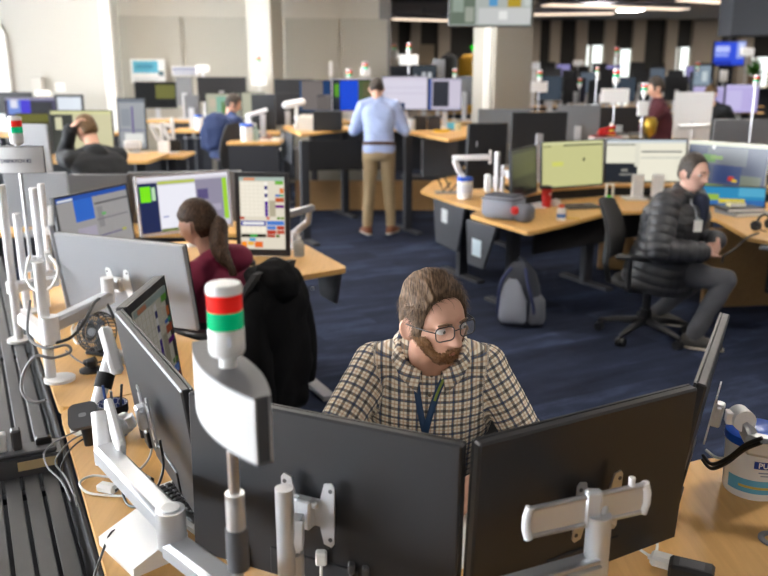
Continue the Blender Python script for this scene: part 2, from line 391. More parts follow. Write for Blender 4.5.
# wall sign plates (blurred notices) on the panels
def notice(label, x0, x1, y0, y1, y, base, rects, nm='poster'):
    a = at(x0, y1, y); c = at(x1, y0, y); w, h = c.x-a.x, c.z-a.z
    t = thing(nm, label, 'poster', ((a.x+c.x)/2, y, a.z), pang); part('sheet', B().box((0, 0, h/2), (w, .006, h)), pm(base, .6), t)
    for i, (u0, v0, u1, v1, col) in enumerate(rects): part('printed_block', B().box(((u0+u1-1)/2*w, -.004, (v0+v1)/2*h), ((u1-u0)*w, .002, (v1-v0)*h)), pm(col, .6), t)
    return t
notice('white poster with a blue cloud-shaped heading on the grey panel wall', 132, 164, 59, 83, 13.18, 'e4e6e6', [(.08, .42, .80, .92, '5fb4cf'), (.15, .6, .66, .78, '3f8fb5'), (.8, .3, .95, .5, '54707c'), (.1, .12, .8, .2, 'c4ccd0')])
notice('small pale notice with blue lettering beside the blue poster', 172, 197, 66, 76, 13.3, 'd6d6d8', [(.05, .55, .95, .8, '8a93b4'), (.1, .2, .9, .4, 'a6acc0')])
# pillar in the middle with chase strips
pc = at(502, 70, 11.9); pil = struct('trim_3', B().box((pc.x, pc.y, CEIL/2), (.66, .55, CEIL), rz=R(28), bev=.02), mat('pillar_taupe', (.36, .34, .295), .85))
def pillar_face(u0, u1, out, mt, nm):
    m = Matrix.Translation((pc.x, pc.y, 0)) @ Matrix.Rotation(R(28), 4, 'Z')
    part(nm, B().box((-.33-out/2, (u0+u1)/2, CEIL/2), (out, u1-u0, CEIL), mx=m), mt, pil)
for u0, u1 in ((-.20, -.155), (-.12, -.075)): pillar_face(u0, u1, .035, mat('conduit_white', (.75, .74, .70), .5), 'conduit')
# far window wall with blinds
YF = 28.0; b = B(); x0 = px_x(385, YF)-3; b.box(((x0+17.5)/2, YF+.3, CEIL/2), (17.5-x0, .2, CEIL)); struct('wall_window_side', b, mat('window_backing', (.05, .05, .05), .9))
zb = [(398, 410, 62, 'd'), (420, 437, 62, 'd'), (449, 471, 62, 'd'), (537, 547, 66, 'd'), (557, 572, 64, 'd'), (583, 600, 45, 'b'), (611, 628, 49, 'b'), (640, 660, 70, 'd'), (671, 686, 47, 'w'), (714, 732, 44, 'd'), (746, 766, 57, 'b')]
pts = []
bw = 0
for i, (xa_, xb_, yb, kd) in enumerate(zb):
    X0, X1 = px_x(xa_, YF), px_x(xb_, YF); zt = at(600, 18, YF).z; zb0 = at(600, yb, YF).z
    w = thing('window_%d' % (20+i), None, None, ((X0+X1)/2, YF+.12, 0)); w['kind'] = 'structure'
    lo = .5 if kd != 'd' else .9
    part('blind', B().box((0, 0, (zt+zb0)/2), (X1-X0, .03, zt-zb0)), BLINDM, w)
    if kd != 'd':
        part('pane', B().box((0, .04, (lo+zb0)/2), (X1-X0, .02, zb0-lo)), mat('daylit_glazing', (.5, .55, .55), .3, emit=(.93, 1, .97), es=.8), w)
        part('window_bar', B().box((-(X1-X0)*.18, .0, (lo+zb0)/2), (.10, .05, zb0-lo)), MULL, w)
    else: part('pane', B().box((0, .04, (lo+zb0)/2), (X1-X0, .02, zb0-lo)), mat('dim_glazing', (.03, .03, .035), .25), w)
    pts += [X0, X1]
xs = [x0]+pts+[17.5]
mu = B()
for i in range(0, len(xs), 2): mu.box(((xs[i]+xs[i+1])/2, YF+.02, CEIL/2), (xs[i+1]-xs[i], .30, CEIL), bev=.02)
mu.box(((x0+17.5)/2, YF+.03, (CEIL+at(600, 18, YF).z)/2), (17.5-x0, .3, CEIL-at(600, 18, YF).z)); struct('wall_piers', mu, MULL)
# end wall closing the recess beside the panelled wall
struct('wall_return', B().box((PW1.x-.1, (14.1+28)/2, CEIL/2), (.2, 14, CEIL)), mat('return_grey', (.2, .19, .18), .9))
# ceiling luminaires (warm linear baffles) and dark bulkheads
LUM = mat('luminaire_warm', (.7, .6, .5), .6, emit=(1, .80, .62), es=.85)
def luminaire(label, x0, y0, x1, y1, z, w=.5, h=.12):
    a = on(x0, y0, z); c = on(x1, y1, z); t = thing('ceiling_light', label, 'ceiling light', ((a.x+c.x)/2, (a.y+c.y)/2, z), 0, 'linear ceiling lights'); m_ = (a+c)/2
    part('housing', B().beam(a-m_+Vector((0, 0, h*.6)), c-m_+Vector((0, 0, h*.6)), w, h), mat('lum_housing', (.30, .30, .34), .7), t)
    part('diffuser', B().beam(a-m_, c-m_, w*.92, .02), LUM, t)
    part('suspension', B().cyl((0, 0, h*1.1), (0, 0, CEIL-z), .02), DGREY, t)
ZL = 3.38
luminaire('warm linear ceiling light above the gap left of the hanging screen', 392, 19, 455, 21, 3.3, .5)
luminaire('short warm ceiling light at the top edge, left of the hanging screen', 408, 0, 450, -2, ZL)
luminaire('long warm linear ceiling light, middle of the right-hand three', 546, 5, 684, 9.5, ZL)
luminaire('warm linear ceiling light, lowest of the right-hand three', 520, 15, 614, 13.5, ZL)
luminaire('warm ceiling light cut by the top edge, right of the hanging screen', 530, 1.5, 600, -3, ZL)
luminaire('warm ceiling light cut by the top edge near the dark bulkhead', 684, 0, 728, 3, ZL)
CLW = ['the DISPATCH tower light', 'the man in the black hooded top', 'the woman in maroon', 'the man in the puffer jacket', 'the weather-map monitor desk', 'the standing desk', 'the lavender screens', 'the aisle right of the puffer jacket', 'the aisle behind the front desk', 'the area right of the camera', 'the far desk rows on the right', 'the far desk rows in the middle', 'the navy-jacket man', 'the area behind the pillar', 'the farthest desk row, middle', 'the farthest desk row, right end', 'the farthest desk row, left end', 'the right wall, near part', 'the right wall, far part', 'the middle far desk row', 'the rear desk by the white wall']
for i, (x, y) in enumerate(((-3, 3), (-4.5, 7), (-1.5, 6), (3, 3), (4, 8), (0, 10), (8, 12), (8, 6), (-1, -3), (5, -2), (10, 18), (5, 20), (-2.2, 10.5), (2.5, 17), (7, 24), (11, 25), (3, 25), (13, 13), (14, 20), (7, 17), (-4.5, 11))):  # square glowing panels added as fill to brighten the room
    t = thing('ceiling_light', 'added square ceiling fill panel above '+CLW[i], 'ceiling light', (x, y, CEIL), 0, 'added ceiling fill panels')
    part('frame', B().box((0, 0, -.012), (.66, .66, .024), bev=.004), WHITEP, t)
    part('diffuser', B().box((0, 0, -.027), (.6, .6, .008)), mat('ceiling_fill_glow', (.9, .9, .9), .5, emit=(1, .93, .84), es=FILL_E), t)
bk = at(760, 10, 15); struct('trim_4', B().box((bk.x+.5, 15, (at(760, 36, 15).z+CEIL)/2), (2.2, .6, CEIL-at(760, 36, 15).z)), CEILD)
struct('trim_5', B().box((px_x(430, 18)+1, 18, CEIL-.14), (7, 1.2, .28)), CEILD)
# hanging screen
hs = at(490, 27, 9.3); w = px_x(531, 9.3)-px_x(449, 9.3)
tvt = thing('hanging_screen', 'large ceiling-hung screen showing a pale collage, cut by the top edge', 'screen', (hs.x, hs.y, hs.z)); hh = w*9/16
part('casing', B().box((0, .03, hh/2), (w, .06, hh), bev=.008), BLACKP, tvt)
s = B().m(glow('b4bbb6', .8)); s.quad((-w/2+.015, -.002, .015), (w/2-.015, -.002, .015), (w/2-.015, -.002, hh-.015), (-w/2+.015, -.002, hh-.015))
unit_rects(s, [(.02, .05, .32, .95, '6d7a6c'), (.05, .3, .18, .7, '98a69a'), (.2, .1, .3, .4, 'a3a99d'), (.36, .06, .98, .38, 'cfd1d0'), (.6, .15, .7, .32, 'f2f2f0'), (.48, .42, .58, .95, '5a9ed0'), (.70, .40, .86, .95, 'b79b2a'), (.9, .42, .97, .95, 'c9d0cc')], w, hh, -.002, .8)
part('screen', s, None, tvt); part('ceiling_mount', B().cyl((0, .05, hh*.8), (0, .05, CEIL-hs.z), .03), DGREY, tvt)
# ------------------------------------------------------------------ front workstation
DZ = .71
TRAYP = [(-.59, 1.49), (-1.81, 3.85)]
d1 = thing('desk', 'light maple desk in front, wrapping around the man in the checked shirt', 'desk', (.2, 1.3, 0))
def rel(o, poly): return [(x-o.location.x, y-o.location.y) for x, y in poly]
D1 = [(-.26, .85), (-.59, 1.49), (-1.03, 2.36), (-.80, 2.52), (-.60, 2.46), (-.47, 2.22), (-.34, 1.98), (-.10, 1.82), (.20, 1.76), (.48, 1.80), (.72, 1.94), (.89, 2.03), (1.55, 2.02), (1.75, 1.1), (1.2, .7), (.3, .62)]
desktop(d1, rel(d1, D1), DZ)
for x, y in ((-.5, 1.75), (.25, 1.2), (1.25, 1.6)):
    b = B().box((x-.2, y-1.3, (DZ-.03)/2), (.09, .07, DZ-.03), rz=R(27), bev=.006).box((x-.2, y-1.3, .02), (.09, .62, .035), rz=R(27), bev=.006); part('leg', b, DARK, d1)
part('modesty_panel', B().beam((-.42-.2, 1.62-1.3, .47), (-.86-.2, 2.3-1.3, .47), .02, .42), DARK, d1)
part('grommet', B().lathe([(.020, -.001), (.034, -.001), (.034, .004), (.030, .006), (.020, .004), (.020, -.001)], (.86-.2+.03, 1.62-1.3, DZ), 28), GREYP, d1, 40, label='round grey cable grommet ring')

ZT = 1.11
cA0 = on(121, 310, ZT-.005); cAB = on(191, 388, ZT); cBC1 = on(467, 442, ZT); cBC2 = on(472, 440, ZT); cCD = on(691, 384, ZT); cD = on(722, 312, ZT+.0)
# the ring round the man in the checked shirt (corners left to right as he sees them, i.e. photo right to left)
SCRX = [(0, .9, 1, 1, '28406a'), (.02, .1, .5, .86, 'd8d8d0'), (.53, .1, .98, .86, 'c8d0d8')]
mA, MA = mon_c('monitor', 'grey-sheened monitor back at front left, beside the tower light sign', cAB, cA0, tilt=7, scr=SCRX, es=.7)
mB, MB = mon_c('monitor', 'large black monitor back just right of the tower light, with silver plate in its middle', cBC1, cAB+Vector((.006, -.004, 0)), tilt=-2, scr=SCRX, es=.7)
mC, MC = mon_c('monitor', 'large black monitor back in front of the checked-shirt man, right of the centre gap', cCD, cBC2, tilt=3, scr=SCRX, es=.7)
mD, MD = mon_c('monitor', 'black monitor seen nearly edge-on at front right, beside the wipes tub', cD, cCD+Vector((.012, .004, 0)), tilt=8, scr=SCRX, es=.7)
GRID = [(0, 0, 1, 1, 'ded6c4')]
for i in range(6):
    for j in range(9): GRID.append((.03+i*.098, .46+j*.053, .03+i*.098+.088, .46+j*.053+.046, 'efe8d8'))
for j in range(9): GRID.append((.56, .46+j*.053, .63, .46+j*.053+.05, '46108c' if j < 4 else ('3a3a7a' if j % 2 else 'f4f0ea')))
GRID += [(0, .95, 1, 1, 'a8b8b0'), (.1, .955, .35, .99, 'd88a60'), (.8, .90, .98, .95, '6cae3c'), (.66, .46, .80, .68, 'b0a890'), (.9, .78, .99, .85, 'd87a3c'), (.80, .735, .9, .765, '3a6ab8'), (.9, .735, .99, .765, '40a070'),
         (.80, .66, .99, .72, 'b85a34'), (.80, .58, .99, .62, '6a1a7a'), (0, .42, .1, .455, 'b8402a'), (.6, .42, .66, .455, 'c84a3a'), (.83, .42, .9, .455, '5a8a2a'), (.92, .42, .99, .455, '6a8a2a'),
         (.02, .33, .58, .40, '2a3a9a'), (.06, .345, .54, .385, 'e8e8e8'), (.60, .34, .99, .40, '4a7ac8'), (.60, .28, .80, .33, '4a7ac8'), (.82, .28, .99, .33, 'b03a2a'), (.60, .215, .80, .27, 'b03a2a'), (.82, .22, .99, .27, 'b84a34'),
         (.02, .17, .58, .215, '1e2018'), (.22, .175, .38, .212, '3aa84a'), (.60, .17, .78, .21, 'a8442e'), (.80, .17, .88, .21, '5a6a2a'), (.02, .02, .14, .11, 'f08a1a'), (.16, .06, .3, .11, 'e8b040'), (.32, .03, .5, .11, 'e06a2a'), (.2, .115, .34, .16, '4a9ac8')]
for i in range(5): GRID.append((.03+i*.11, .235, .03+i*.11+.1, .315, 'f4ecda'))
pr = on(163, 275, ZT); pl = on(124, 308, ZT)
pd = (pr-pl); 
mP, MP = mon_c('touch_monitor', 'portrait touch monitor with cell-grid screen, at the end of the front monitor ring', pl + pd*.02, pr, tilt=6, h=.50, bez=.026, scr=GRID, es=.17, thick=.03)

def pole(t, p, z0, z1, r=.0165, mt=None, name='pole'): return part(name, B().cyl((p[0], p[1], z0), (p[0], p[1], z1), r, n=20), mt or SILV, t, 40)
def arm_root(label, p, z=DZ): return thing('monitor_mount', label, 'monitor arm', (p[0], p[1], z))
def wpart(name, b, mt, t, smooth=40):     # geometry given in room coordinates
    o = part(name, b, mt, t, smooth); o.matrix_parent_inverse = Matrix.Translation(t.location).inverted(); return o
def pl_(t): return t
def knuckle(t, p, q, r=.018):  wpart('swivel_joint', B().cyl(p, q, r, n=16).ball(p, r*1.02).ball(q, r*1.02), SILV, t)
class WT:   # collector so that vesa() parts keep room coordinates under a root
    pass
def finish_vesa(o, t): o.matrix_parent_inverse = Matrix.Translation(t.location).inverted()
def vesa_on(t, M4, **k):
    n0 = set(t.children); h = vesa(t, M4, **k)
    for c in t.children:
        if c not in n0: finish_vesa(c, t)
    return h
# arm of B
pB = at(284, 488, 1.28); tB = arm_root('silver monitor arm with upright post, behind the big black monitor by the tower light', (pB.x, pB.y))
wpart('pole', B().cyl((pB.x, pB.y, DZ), (pB.x, pB.y, pB.z), .0165, n=24), SILV, tB)
wpart('clamp_base', B().lathe([(0, 0), (.045, 0), (.045, .01), (.024, .016), (.024, .05), (.0165, .05)], (pB.x, pB.y, DZ), 24), SILV, tB)
hB = vesa_on(tB, MB, h=.36, thick=.022)
e0 = Vector((pB.x, pB.y, hB.z-.115)); e1 = Vector((hB.x-.01, hB.y-.045, hB.z-.10))
wpart('collar', B().cyl(e0-Vector((0, 0, .03)), e0+Vector((0, 0, .012)), .024, n=24), SILV, tB)
wpart('lower_link', B().beam(e0-Vector((0, 0, .005)), e1-Vector((0, 0, .005)), .034, .045, bev=.008), SILV, tB)
wpart('neck', B().cyl(e1-Vector((0, 0, .02)), e1+Vector((0, 0, .055)), .021, n=20), SILV, tB)
wpart('swivel_joint', B().cyl(e1+Vector((-.02, 0, .088)), e1+Vector((.02, 0, .088)), .026, n=20).beam(e1+Vector((0, 0, .06)), e1+Vector((0, 0, .09)), .032, .03), SILVL, tB)
wpart('pivot_pin', B().beam(e1+Vector((0, .0, .095)), hB, .02, .02), SILV, tB)
# arm of C
hC = vesa_on(arm_c := arm_root('silver gas-spring monitor arm with handle rails, behind the right black monitor', (.42, 1.12)), MC, h=.36, thick=.022, mt=STEEL, z=.48)
r0 = at(529, 528, 1.23); r1 = at(643, 503, 1.29)
dd = (r1-r0).normalized()
wpart('rail', B().cyl(r0+Vector((0, 0, .036)), r1+Vector((0, 0, .036)), .0055, n=12), STEEL, arm_c)
wpart('rail', B().cyl(r0-Vector((0, 0, .016)), r1-Vector((0, 0, .016)), .0055, n=12), STEEL, arm_c)
wpart('rail_plate', B().beam(r0+Vector((0, 0, .01)), r1+Vector((0, 0, .01)), .004, .048), SILV, arm_c)
for q in (r0, r1):
    wpart('rail_end', B().tube([q+Vector((0, 0, .04)), q+dd*(.006 if q is r1 else -.006)+Vector((0, 0, .02)), q+dd*(.006 if q is r1 else -.006)+Vector((0, 0, 0)), q+Vector((0, 0, -.02))], .008, 10), SILVL, arm_c)
mid = r0.lerp(r1, .60); 
wpart('bracket', B().beam(mid+Vector((0, .004, .01)), hC, .035, .05, bev=.006).box(mid+Vector((-.012, -.004, .01)), (.03, .02, .075), bev=.005), SILV, arm_c)
wpart('knob', B().cyl(r0.lerp(r1, .88)+Vector((0, 0, .04)), r0.lerp(r1, .88)+Vector((0, 0, .056)), .006, n=12), SILVL, arm_c)
el = mid+Vector((.0, -.006, -.045))
wpart('elbow', B().cyl(el+Vector((0, 0, .045)), el+Vector((0, 0, -.075)), .022, n=20), SILV, arm_c)
l0 = at(470, 604, 1.14)
wpart('lower_arm', B().beam(el+Vector((0, 0, -.06)), l0, .05, .045, bev=.008), SILV, arm_c)
wpart('lower_arm_rib', B().beam(el+Vector((0, -.02, -.034)), l0+Vector((0, -.02, .026)), .012, .008), STEEL, arm_c)
wpart('pole', B().cyl((l0.x, l0.y, DZ), (l0.x, l0.y, l0.z+.02), .0165, n=20), SILV, arm_c)
wpart('clamp_base', B().lathe([(0, 0), (.045, 0), (.045, .01), (.0165, .016)], (l0.x, l0.y, DZ), 24), SILV, arm_c)
arm_c.location = (0, 0, 0)
for ch in arm_c.children: ch.matrix_parent_inverse = Matrix()
# arm of D
aD = arm_root('silver monitor arm at the far right, above the wipes tub', (1.12, 1.62)); hD = vesa_on(aD, MD, h=.36, thick=.022, z=.52)
kD = hD + Vector((.035, -.01, 0))
wpart('swivel_joint', B().cyl(kD+Vector((0, -.022, 0)), kD+Vector((0, .022, 0)), .027, n=20).beam(hD, kD, .03, .03), SILVL, aD)
eD = kD+Vector((.02, -.03, -.05)); wpart('neck', B().beam(kD, eD, .034, .034, bev=.008), SILV, aD)
fD = Vector((1.13, 1.66, eD.z-.01)); wpart('forearm', B().beam(eD-Vector((.02, 0, 0)), fD, .045, .05, bev=.01), SILV, aD)
wpart('pole', B().cyl((1.13, 1.66, DZ), (1.13, 1.66, eD.z+.1), .0165, n=20), SILV, aD)
wpart('clamp_base', B().lathe([(0, 0), (.045, 0), (.045, .01), (.0165, .016)], (1.13, 1.66, DZ), 24), SILV, aD)
# arm of A
aA = arm_root('long silver monitor arm at lower left, reaching to the grey monitor back', (-.3, 1.2)); hA = vesa_on(aA, MA, h=.36, thick=.022, z=.5)
kA = hA+Vector((-.035, -.01, -.012))
wpart('swivel_joint', B().cyl(kA+Vector((-.01, -.022, 0)), kA+Vector((.01, .022, 0)), .026, n=20).beam(hA, kA, .03, .03), SILV, aA)
q1 = at(101, 420, 1.72); q2 = at(104, 452, 1.66); q3 = at(171, 522, 1.36); q4 = at(262, 612, 1.14)
wpart('upper_link', B().beam(kA, q1, .036, .036, bev=.008).beam(at(108, 405, 1.74), at(122, 452, 1.62), .02, .055, bev=.006), SILVL, aA)
wpart('elbow', B().cyl(q1+Vector((0, 0, .02)), q2-Vector((0, 0, .03)), .021, n=20), SILVL, aA)
wpart('forearm', B().beam(q2, q3, .05, .045, bev=.008), SILV, aA)
wpart('elbow_joint', B().cyl(q3+Vector((0, 0, .028)), q3-Vector((0, 0, .05)), .028, n=24), SILV, aA)
wpart('joint_cap', B().cyl(q3+Vector((0, 0, .028)), q3+Vector((0, 0, .032)), .018, n=20), SILVL, aA)
q3b = q3-Vector((0, 0, .05))
wpart('rear_arm', B().beam(q3b, q4, .052, .04, bev=.008), SILV, aA)
wpart('pole', B().cyl((q4.x, q4.y, DZ), (q4.x, q4.y, q4.z+.03), .0165, n=20), SILV, aA)
wpart('clamp_base', B().lathe([(0, 0), (.045, 0), (.045, .01), (.0165, .016)], (q4.x, q4.y, DZ), 24), SILV, aA)
# arm of the portrait touch screen P: leaning tube with head
aP = arm_root('white tilted tube arm holding the portrait touch monitor, beside the small fan', (-.86, 2.1))
b0 = on(85, 432, DZ); b0 = Vector((b0.x+.01, b0.y+.03, DZ)); b1 = at(112, 352, 2.34)
wpart('base', B().lathe([(0, 0), (.062, 0), (.062, .008), (.03, .02), (0, .02)], (b0.x, b0.y, DZ), 28), WHITEP, aP)
wpart('tube', B().cyl(b0+Vector((0, 0, .01)), b1, .021, n=20), SILVL, aP)
wpart('head', B().beam(at(104, 327, 2.36), at(118, 374, 2.28), .04, .03, bev=.01), SILVL, aP)
hP = MP @ Vector((0, .04, .25)); wpart('link', B().beam(b1, hP, .03, .03, bev=.006), SILV, aP)
wpart('strap', B().cyl(b0.lerp(b1, .52), b0.lerp(b1, .72), .027, n=20), BLACKM, aP)

# ------------------------------------------------------------------ tower light with curved sign in front
tp = at(226, 330, 1.10)
TL = thing('tower_light', 'large red and green tower light with curved white sign, in the left foreground', 'signal light', (tp.x, tp.y, DZ))
zz = at(221, 283, 1.10).z - DZ; r_ = .0262
part('base', B().lathe([(0, 0), (.05, 0), (.05, .012), (.02, .02), (.02, .06), (0, .06)], n=24), SILV, TL, 40)
part('pole', B().cyl((0, 0, .05), (0, 0, zz-.12), .0085, n=16), STEEL, TL, 40)
zc = zz-.36
part('pole_clamp', B().cyl((0, 0, zc-.03), (0, 0, zc+.03), .015, n=16), SILV, TL, 40)
part('pole_sleeve', B().cyl((0, 0, zc-.10), (0, 0, zc-.03), .0175, n=16), DGREY, TL, 40)
zl = zz-.123
sock = part('lamp_socket', B().lathe([(0, zl-.005), (.0125, zl-.005), (.0125, zl+.012), (.024, zl+.018), (r_, zl+.024), (r_, zl+.058), (0, zl+.058)], n=32), WHITEP, TL, 40)
part('label_sticker', B().box((.008, -r_*.955, zl+.042), (.008, .001, .014)), pm('c8ccd4'), sock)
part('green_lamp', B().lathe([(0, zl+.058), (r_*.99, zl+.058), (r_*.99, zl+.084), (0, zl+.084)], n=32), GRNL, TL, 40, label='green lamp section')
part('red_lamp', B().lathe([(0, zl+.084), (r_*.97, zl+.084), (r_*.97, zl+.109), (0, zl+.109)], n=32), REDL, TL, 40, label='red lamp section')
part('cap', B().lathe([(0, zl+.109), (r_*.99, zl+.109), (r_, zl+.118), (r_*.92, zl+.123), (0, zl+.1235)], n=32), WHITEP, TL, 40)
# sign: lens-shaped plan (two bowed white faces, cut-off ends), grey caps
def lens_sign(t, L, hw, hend, z0, z1, yaw, faces=WHITEP, n=14):
    up = []; 
    for k in range(n+1): a = -1+2*k/n; up.append((a*L/2, hend+(hw-hend)*(1-a*a)))
    dn = [(x, -y) for x, y in up[::-1]]; RM = Matrix.Rotation(yaw, 4, 'Z')
    part('sign_body', B().prism([(x*.985, y*.72) for x, y in up+dn], z0+.003, z1-.003, RM), DGREY, t)
    for a, b_ in ((z1-.003, z1), (z0, z0+.003)): part('sign_cap', B().prism([(x, y*1.0) for x, y in up+dn], a, b_, RM), mat('sign_cap_grey', (.13, .13, .14), .55), t)
    for pts, sg_ in ((up, 1), (dn, -1)):
        part('sign_face', B().prism([(x, y) for x, y in pts]+[(x, y-sg_*.003) for x, y in pts[::-1]], z0+.003, z1-.003, RM), faces, t)
zs1 = zl-.002
lens_sign(TL, .27, .036, .012, zs1-.098, zs1, R(-60), faces=mat('sign_white', (.46, .46, .46), .5))
# ------------------------------------------------------------------ cable tray between the back-to-back rows
uv = Vector((UX, UY, 0)).normalized(); vv = Vector((VX, VY, 0)).normalized()
tr0 = Vector((-.59, 1.49, 0)); ZTR = .60
tray = thing('cable_tray', 'long dark slatted cable tray between the desk rows at lower left', 'cable tray', (tr0.x, tr0.y, 0)); 
slm = mat('slat_grey', (.055, .058, .065), .5, var=.2, vscale=6)
slb = B(); slb.beam(uv*-1.2, uv*4.1, .040, .016, bev=.002); slme = slb.mesh('slat', False, slm)
for k in range(6):
    off = -vv*(.052+.050*k); o = part('slat', slme, slm, tray, loc=off+Vector((0, 0, ZTR)))
part('tray_floor', B().beam(uv*-1.2-vv*.19+Vector((0, 0, ZTR-.12)), uv*4.1-vv*.19+Vector((0, 0, ZTR-.12)), .40, .02), BLACKM, tray)
part('gap_shade_sheet', B().beam(uv*-1.2-vv*.004+Vector((0, 0, .44)), uv*4.1-vv*.004+Vector((0, 0, .44)), .012, .46), BLACKM, tray)  # black sheet added so the gap beside the desk reads as shade
for k in range(4): part('crossbar', B().beam(uv*(-.6+k*1.3)-vv*.02+Vector((0, 0, ZTR-.02)), uv*(-.6+k*1.3)-vv*.35+Vector((0, 0, ZTR-.02)), .03, .02), DARK, tray)
for k in (-.4, 1.8, 3.6): part('leg', B().box(uv*k-vv*.19+Vector((0, 0, .24)), (.06, .3, .48), rz=R(27), bev=.005), DARK, tray)
# the desk on the other side of the tray (only its edge shows)
d0 = thing('desk', 'maple desk edge at the lower left corner, beyond the slatted tray', 'desk', (-1.1, 1.3, 0))
q0 = tr0-vv*.365
desktop(d0, rel(d0, [tuple((q0+uv*s-vv*t).xy) for s, t in ((-1.1, 0), (1.15, 0), (1.15, .8), (-1.1, .8))]), DZ-.04)
for s_ in (-.7, .9): part('leg', B().box(q0+uv*s_-vv*.4+Vector((1.1, -1.3, .31)), (.5, .07, .64), rz=R(27), bev=.006), DARK, d0)
# power block sitting on the tray
pb = on(22, 462, ZTR+.05); pbt = thing('power_block', 'black socket block with plugs on the slatted tray at lower left', 'power strip', (pb.x+.02, pb.y+.05, ZTR+.008), R(27)); pbt.scale = (1.25, 1.25, 1.25)
part('block_body', B().prism([(-.11, -.035), (.055, -.035), (.055, .045), (-.11, .045)], 0, .045).box((-.03, .0, .05), (.15, .06, .01), bev=.003), DGREY, pbt)
part('name_strip', B().box((.0, -.0365, .026), (.085, .002, .022)), pm('c9b48a', .5), pbt)
for dx, h_ in ((-.07, .045), (-.038, .05)): part('plug', B().box((dx, .005, .055+h_/2), (.022, .028, h_), bev=.004), WHITEP if dx < -.05 else DGREY, pbt)
part('plug', B().box((.02, .01, .062), (.035, .022, .02), bev=.004), BLACKP, pbt)
def cable(name, label, pts, r=.0028, mt=None, n=10, group='loose cables on the desks'):
    o = part(name, B().tube(spline(pts, n), r, 6), mt or CABK, None, True); return tag(o, label, 'cable', group)
# ------------------------------------------------------------------ second workstation (woman in maroon)
d2 = thing('desk', 'maple desk of the woman in the maroon hoodie', 'desk', (-1.2, 3.8, 0))
desktop(d2, rel(d2, [(-1.035, 2.37), (-1.83, 3.87), (-2.0, 4.4), (-1.75, 4.9), (-1.1, 5.15), (-.5, 4.98), (-.20, 4.33), (-.62, 4.02), (-.95, 4.25), (-1.12, 4.05), (-1.15, 3.6), (-.98, 3.25), (-.62, 2.95), (-.60, 2.47), (-.80, 2.53)]), DZ)
for x, y in ((-1.0, 2.9), (-1.65, 4.2), (-.52, 4.55)): part('leg', B().box((x+1.2, y-3.8, (DZ-.03)/2), (.08, .07, DZ-.03), rz=R(27), bev=.006), DARK, d2)
part('foot', B().beam((-.52+1.2, 4.55-3.8, .02), (-.30+1.2, 4.12-3.8, .02), .07, .03), GREYP, d2)
part('foot', B().beam((-.52+1.2, 4.55-3.8, .02), (-.72+1.2, 4.95-3.8, .02), .07, .03), GREYP, d2)
part('end_panel', B().prism([(-.19, DZ-.03), (.19, DZ-.03), (.11, DZ-.26), (-.11, DZ-.26)], -.01, .01, Matrix.Translation((-.33+1.2, 4.62-3.8, 0)) @ Matrix.Rotation(R(117), 4, 'Z') @ Matrix.Rotation(PI/2, 4, 'X')), DARK, d2)
# monitors of the second ring
S_l, S_r = Vector((-1.36, 3.27, 1.115)), Vector((-.755, 3.00, 1.115))
mS, MS = mon_c('monitor', 'silver-backed monitor with white plate, facing the woman in maroon', S_r, S_l, back=MONS, tilt=9, es=.7, scr=SCRX)
mT, MT = mon_c('monitor', 'silver-backed monitor seen nearly edge-on, left of the blue-bar screen', S_l+Vector((-.012, .008, .0)), Vector((-1.60, 3.83, 1.165)), back=MONS, tilt=6, es=.7, scr=SCRX, h=.38)
U = [(0, 0, 1, 1, '9c9a9a'), (0, .93, 1, 1, '1a4ea8'), (.02, .94, .22, .97, 'dfe4ea'), (.22, .60, .48, .93, '1f63c8'), (.5, .80, 1, .83, '5a585c'), (.52, .44, .60, .76, '8a888a'), (.58, .62, .64, .66, '62b060'), (.2, .30, .9, .32, '5f5684'), (.5, .56, .96, .575, '6a6470'), (.22, .33, .48, .5, 'a9a3b4'), (0, .1, 1, .12, '77757c'), (.84, .3, .9, .34, 'b0b04a')]
mU, MU = mon_c('monitor', 'dark-framed monitor with grey windows and a blue bar, left of the woman', (-1.60, 3.84, 1.17), (-1.425, 4.42, 1.17), scr=U, es=.85, tilt=6, h=.36)
V = [(0, 0, 1, 1, 'c6c2ce'), (.0, .0, .205, .9, '232c52'), (.02, .56, .13, .84, '7ae01e'), (.14, .58, .18, .82, 'b6d8b0'), (.21, .06, .62, .84, 'e6e6f0'), (.21, .86, .62, .92, 'b4c05a'), (.62, .14, .93, .9, '8f8a9e'), (.66, .3, .9, .42, 'a8a2b4'), (.64, .52, .76, .72, '5a527c'), (.93, .12, .985, .9, '9ccc3a'), (.21, .0, .60, .05, '6f7a3a'), (.24, .26, .3, .28, '4a5aa8'), (0, .94, 1, 1, 'e2e0ea')]
mV, MV = mon_c('monitor', 'white-framed monitor behind the woman with a white window and green block', (-1.405, 4.50, 1.185), (-.94, 4.86, 1.205), scr=V, es=1.0, tilt=5, h=.345, bez=.012, bezmat=pm('d8d8de'))
mQ, MQ = monitor('touch_monitor', 'portrait touch monitor with coloured cell-grid screen, right of the woman', (-.705, 4.62, 1.205), R(-4), w=.315, h=.485, bez=.026, scr=GRID, es=.95, tilt=3, thick=.03)
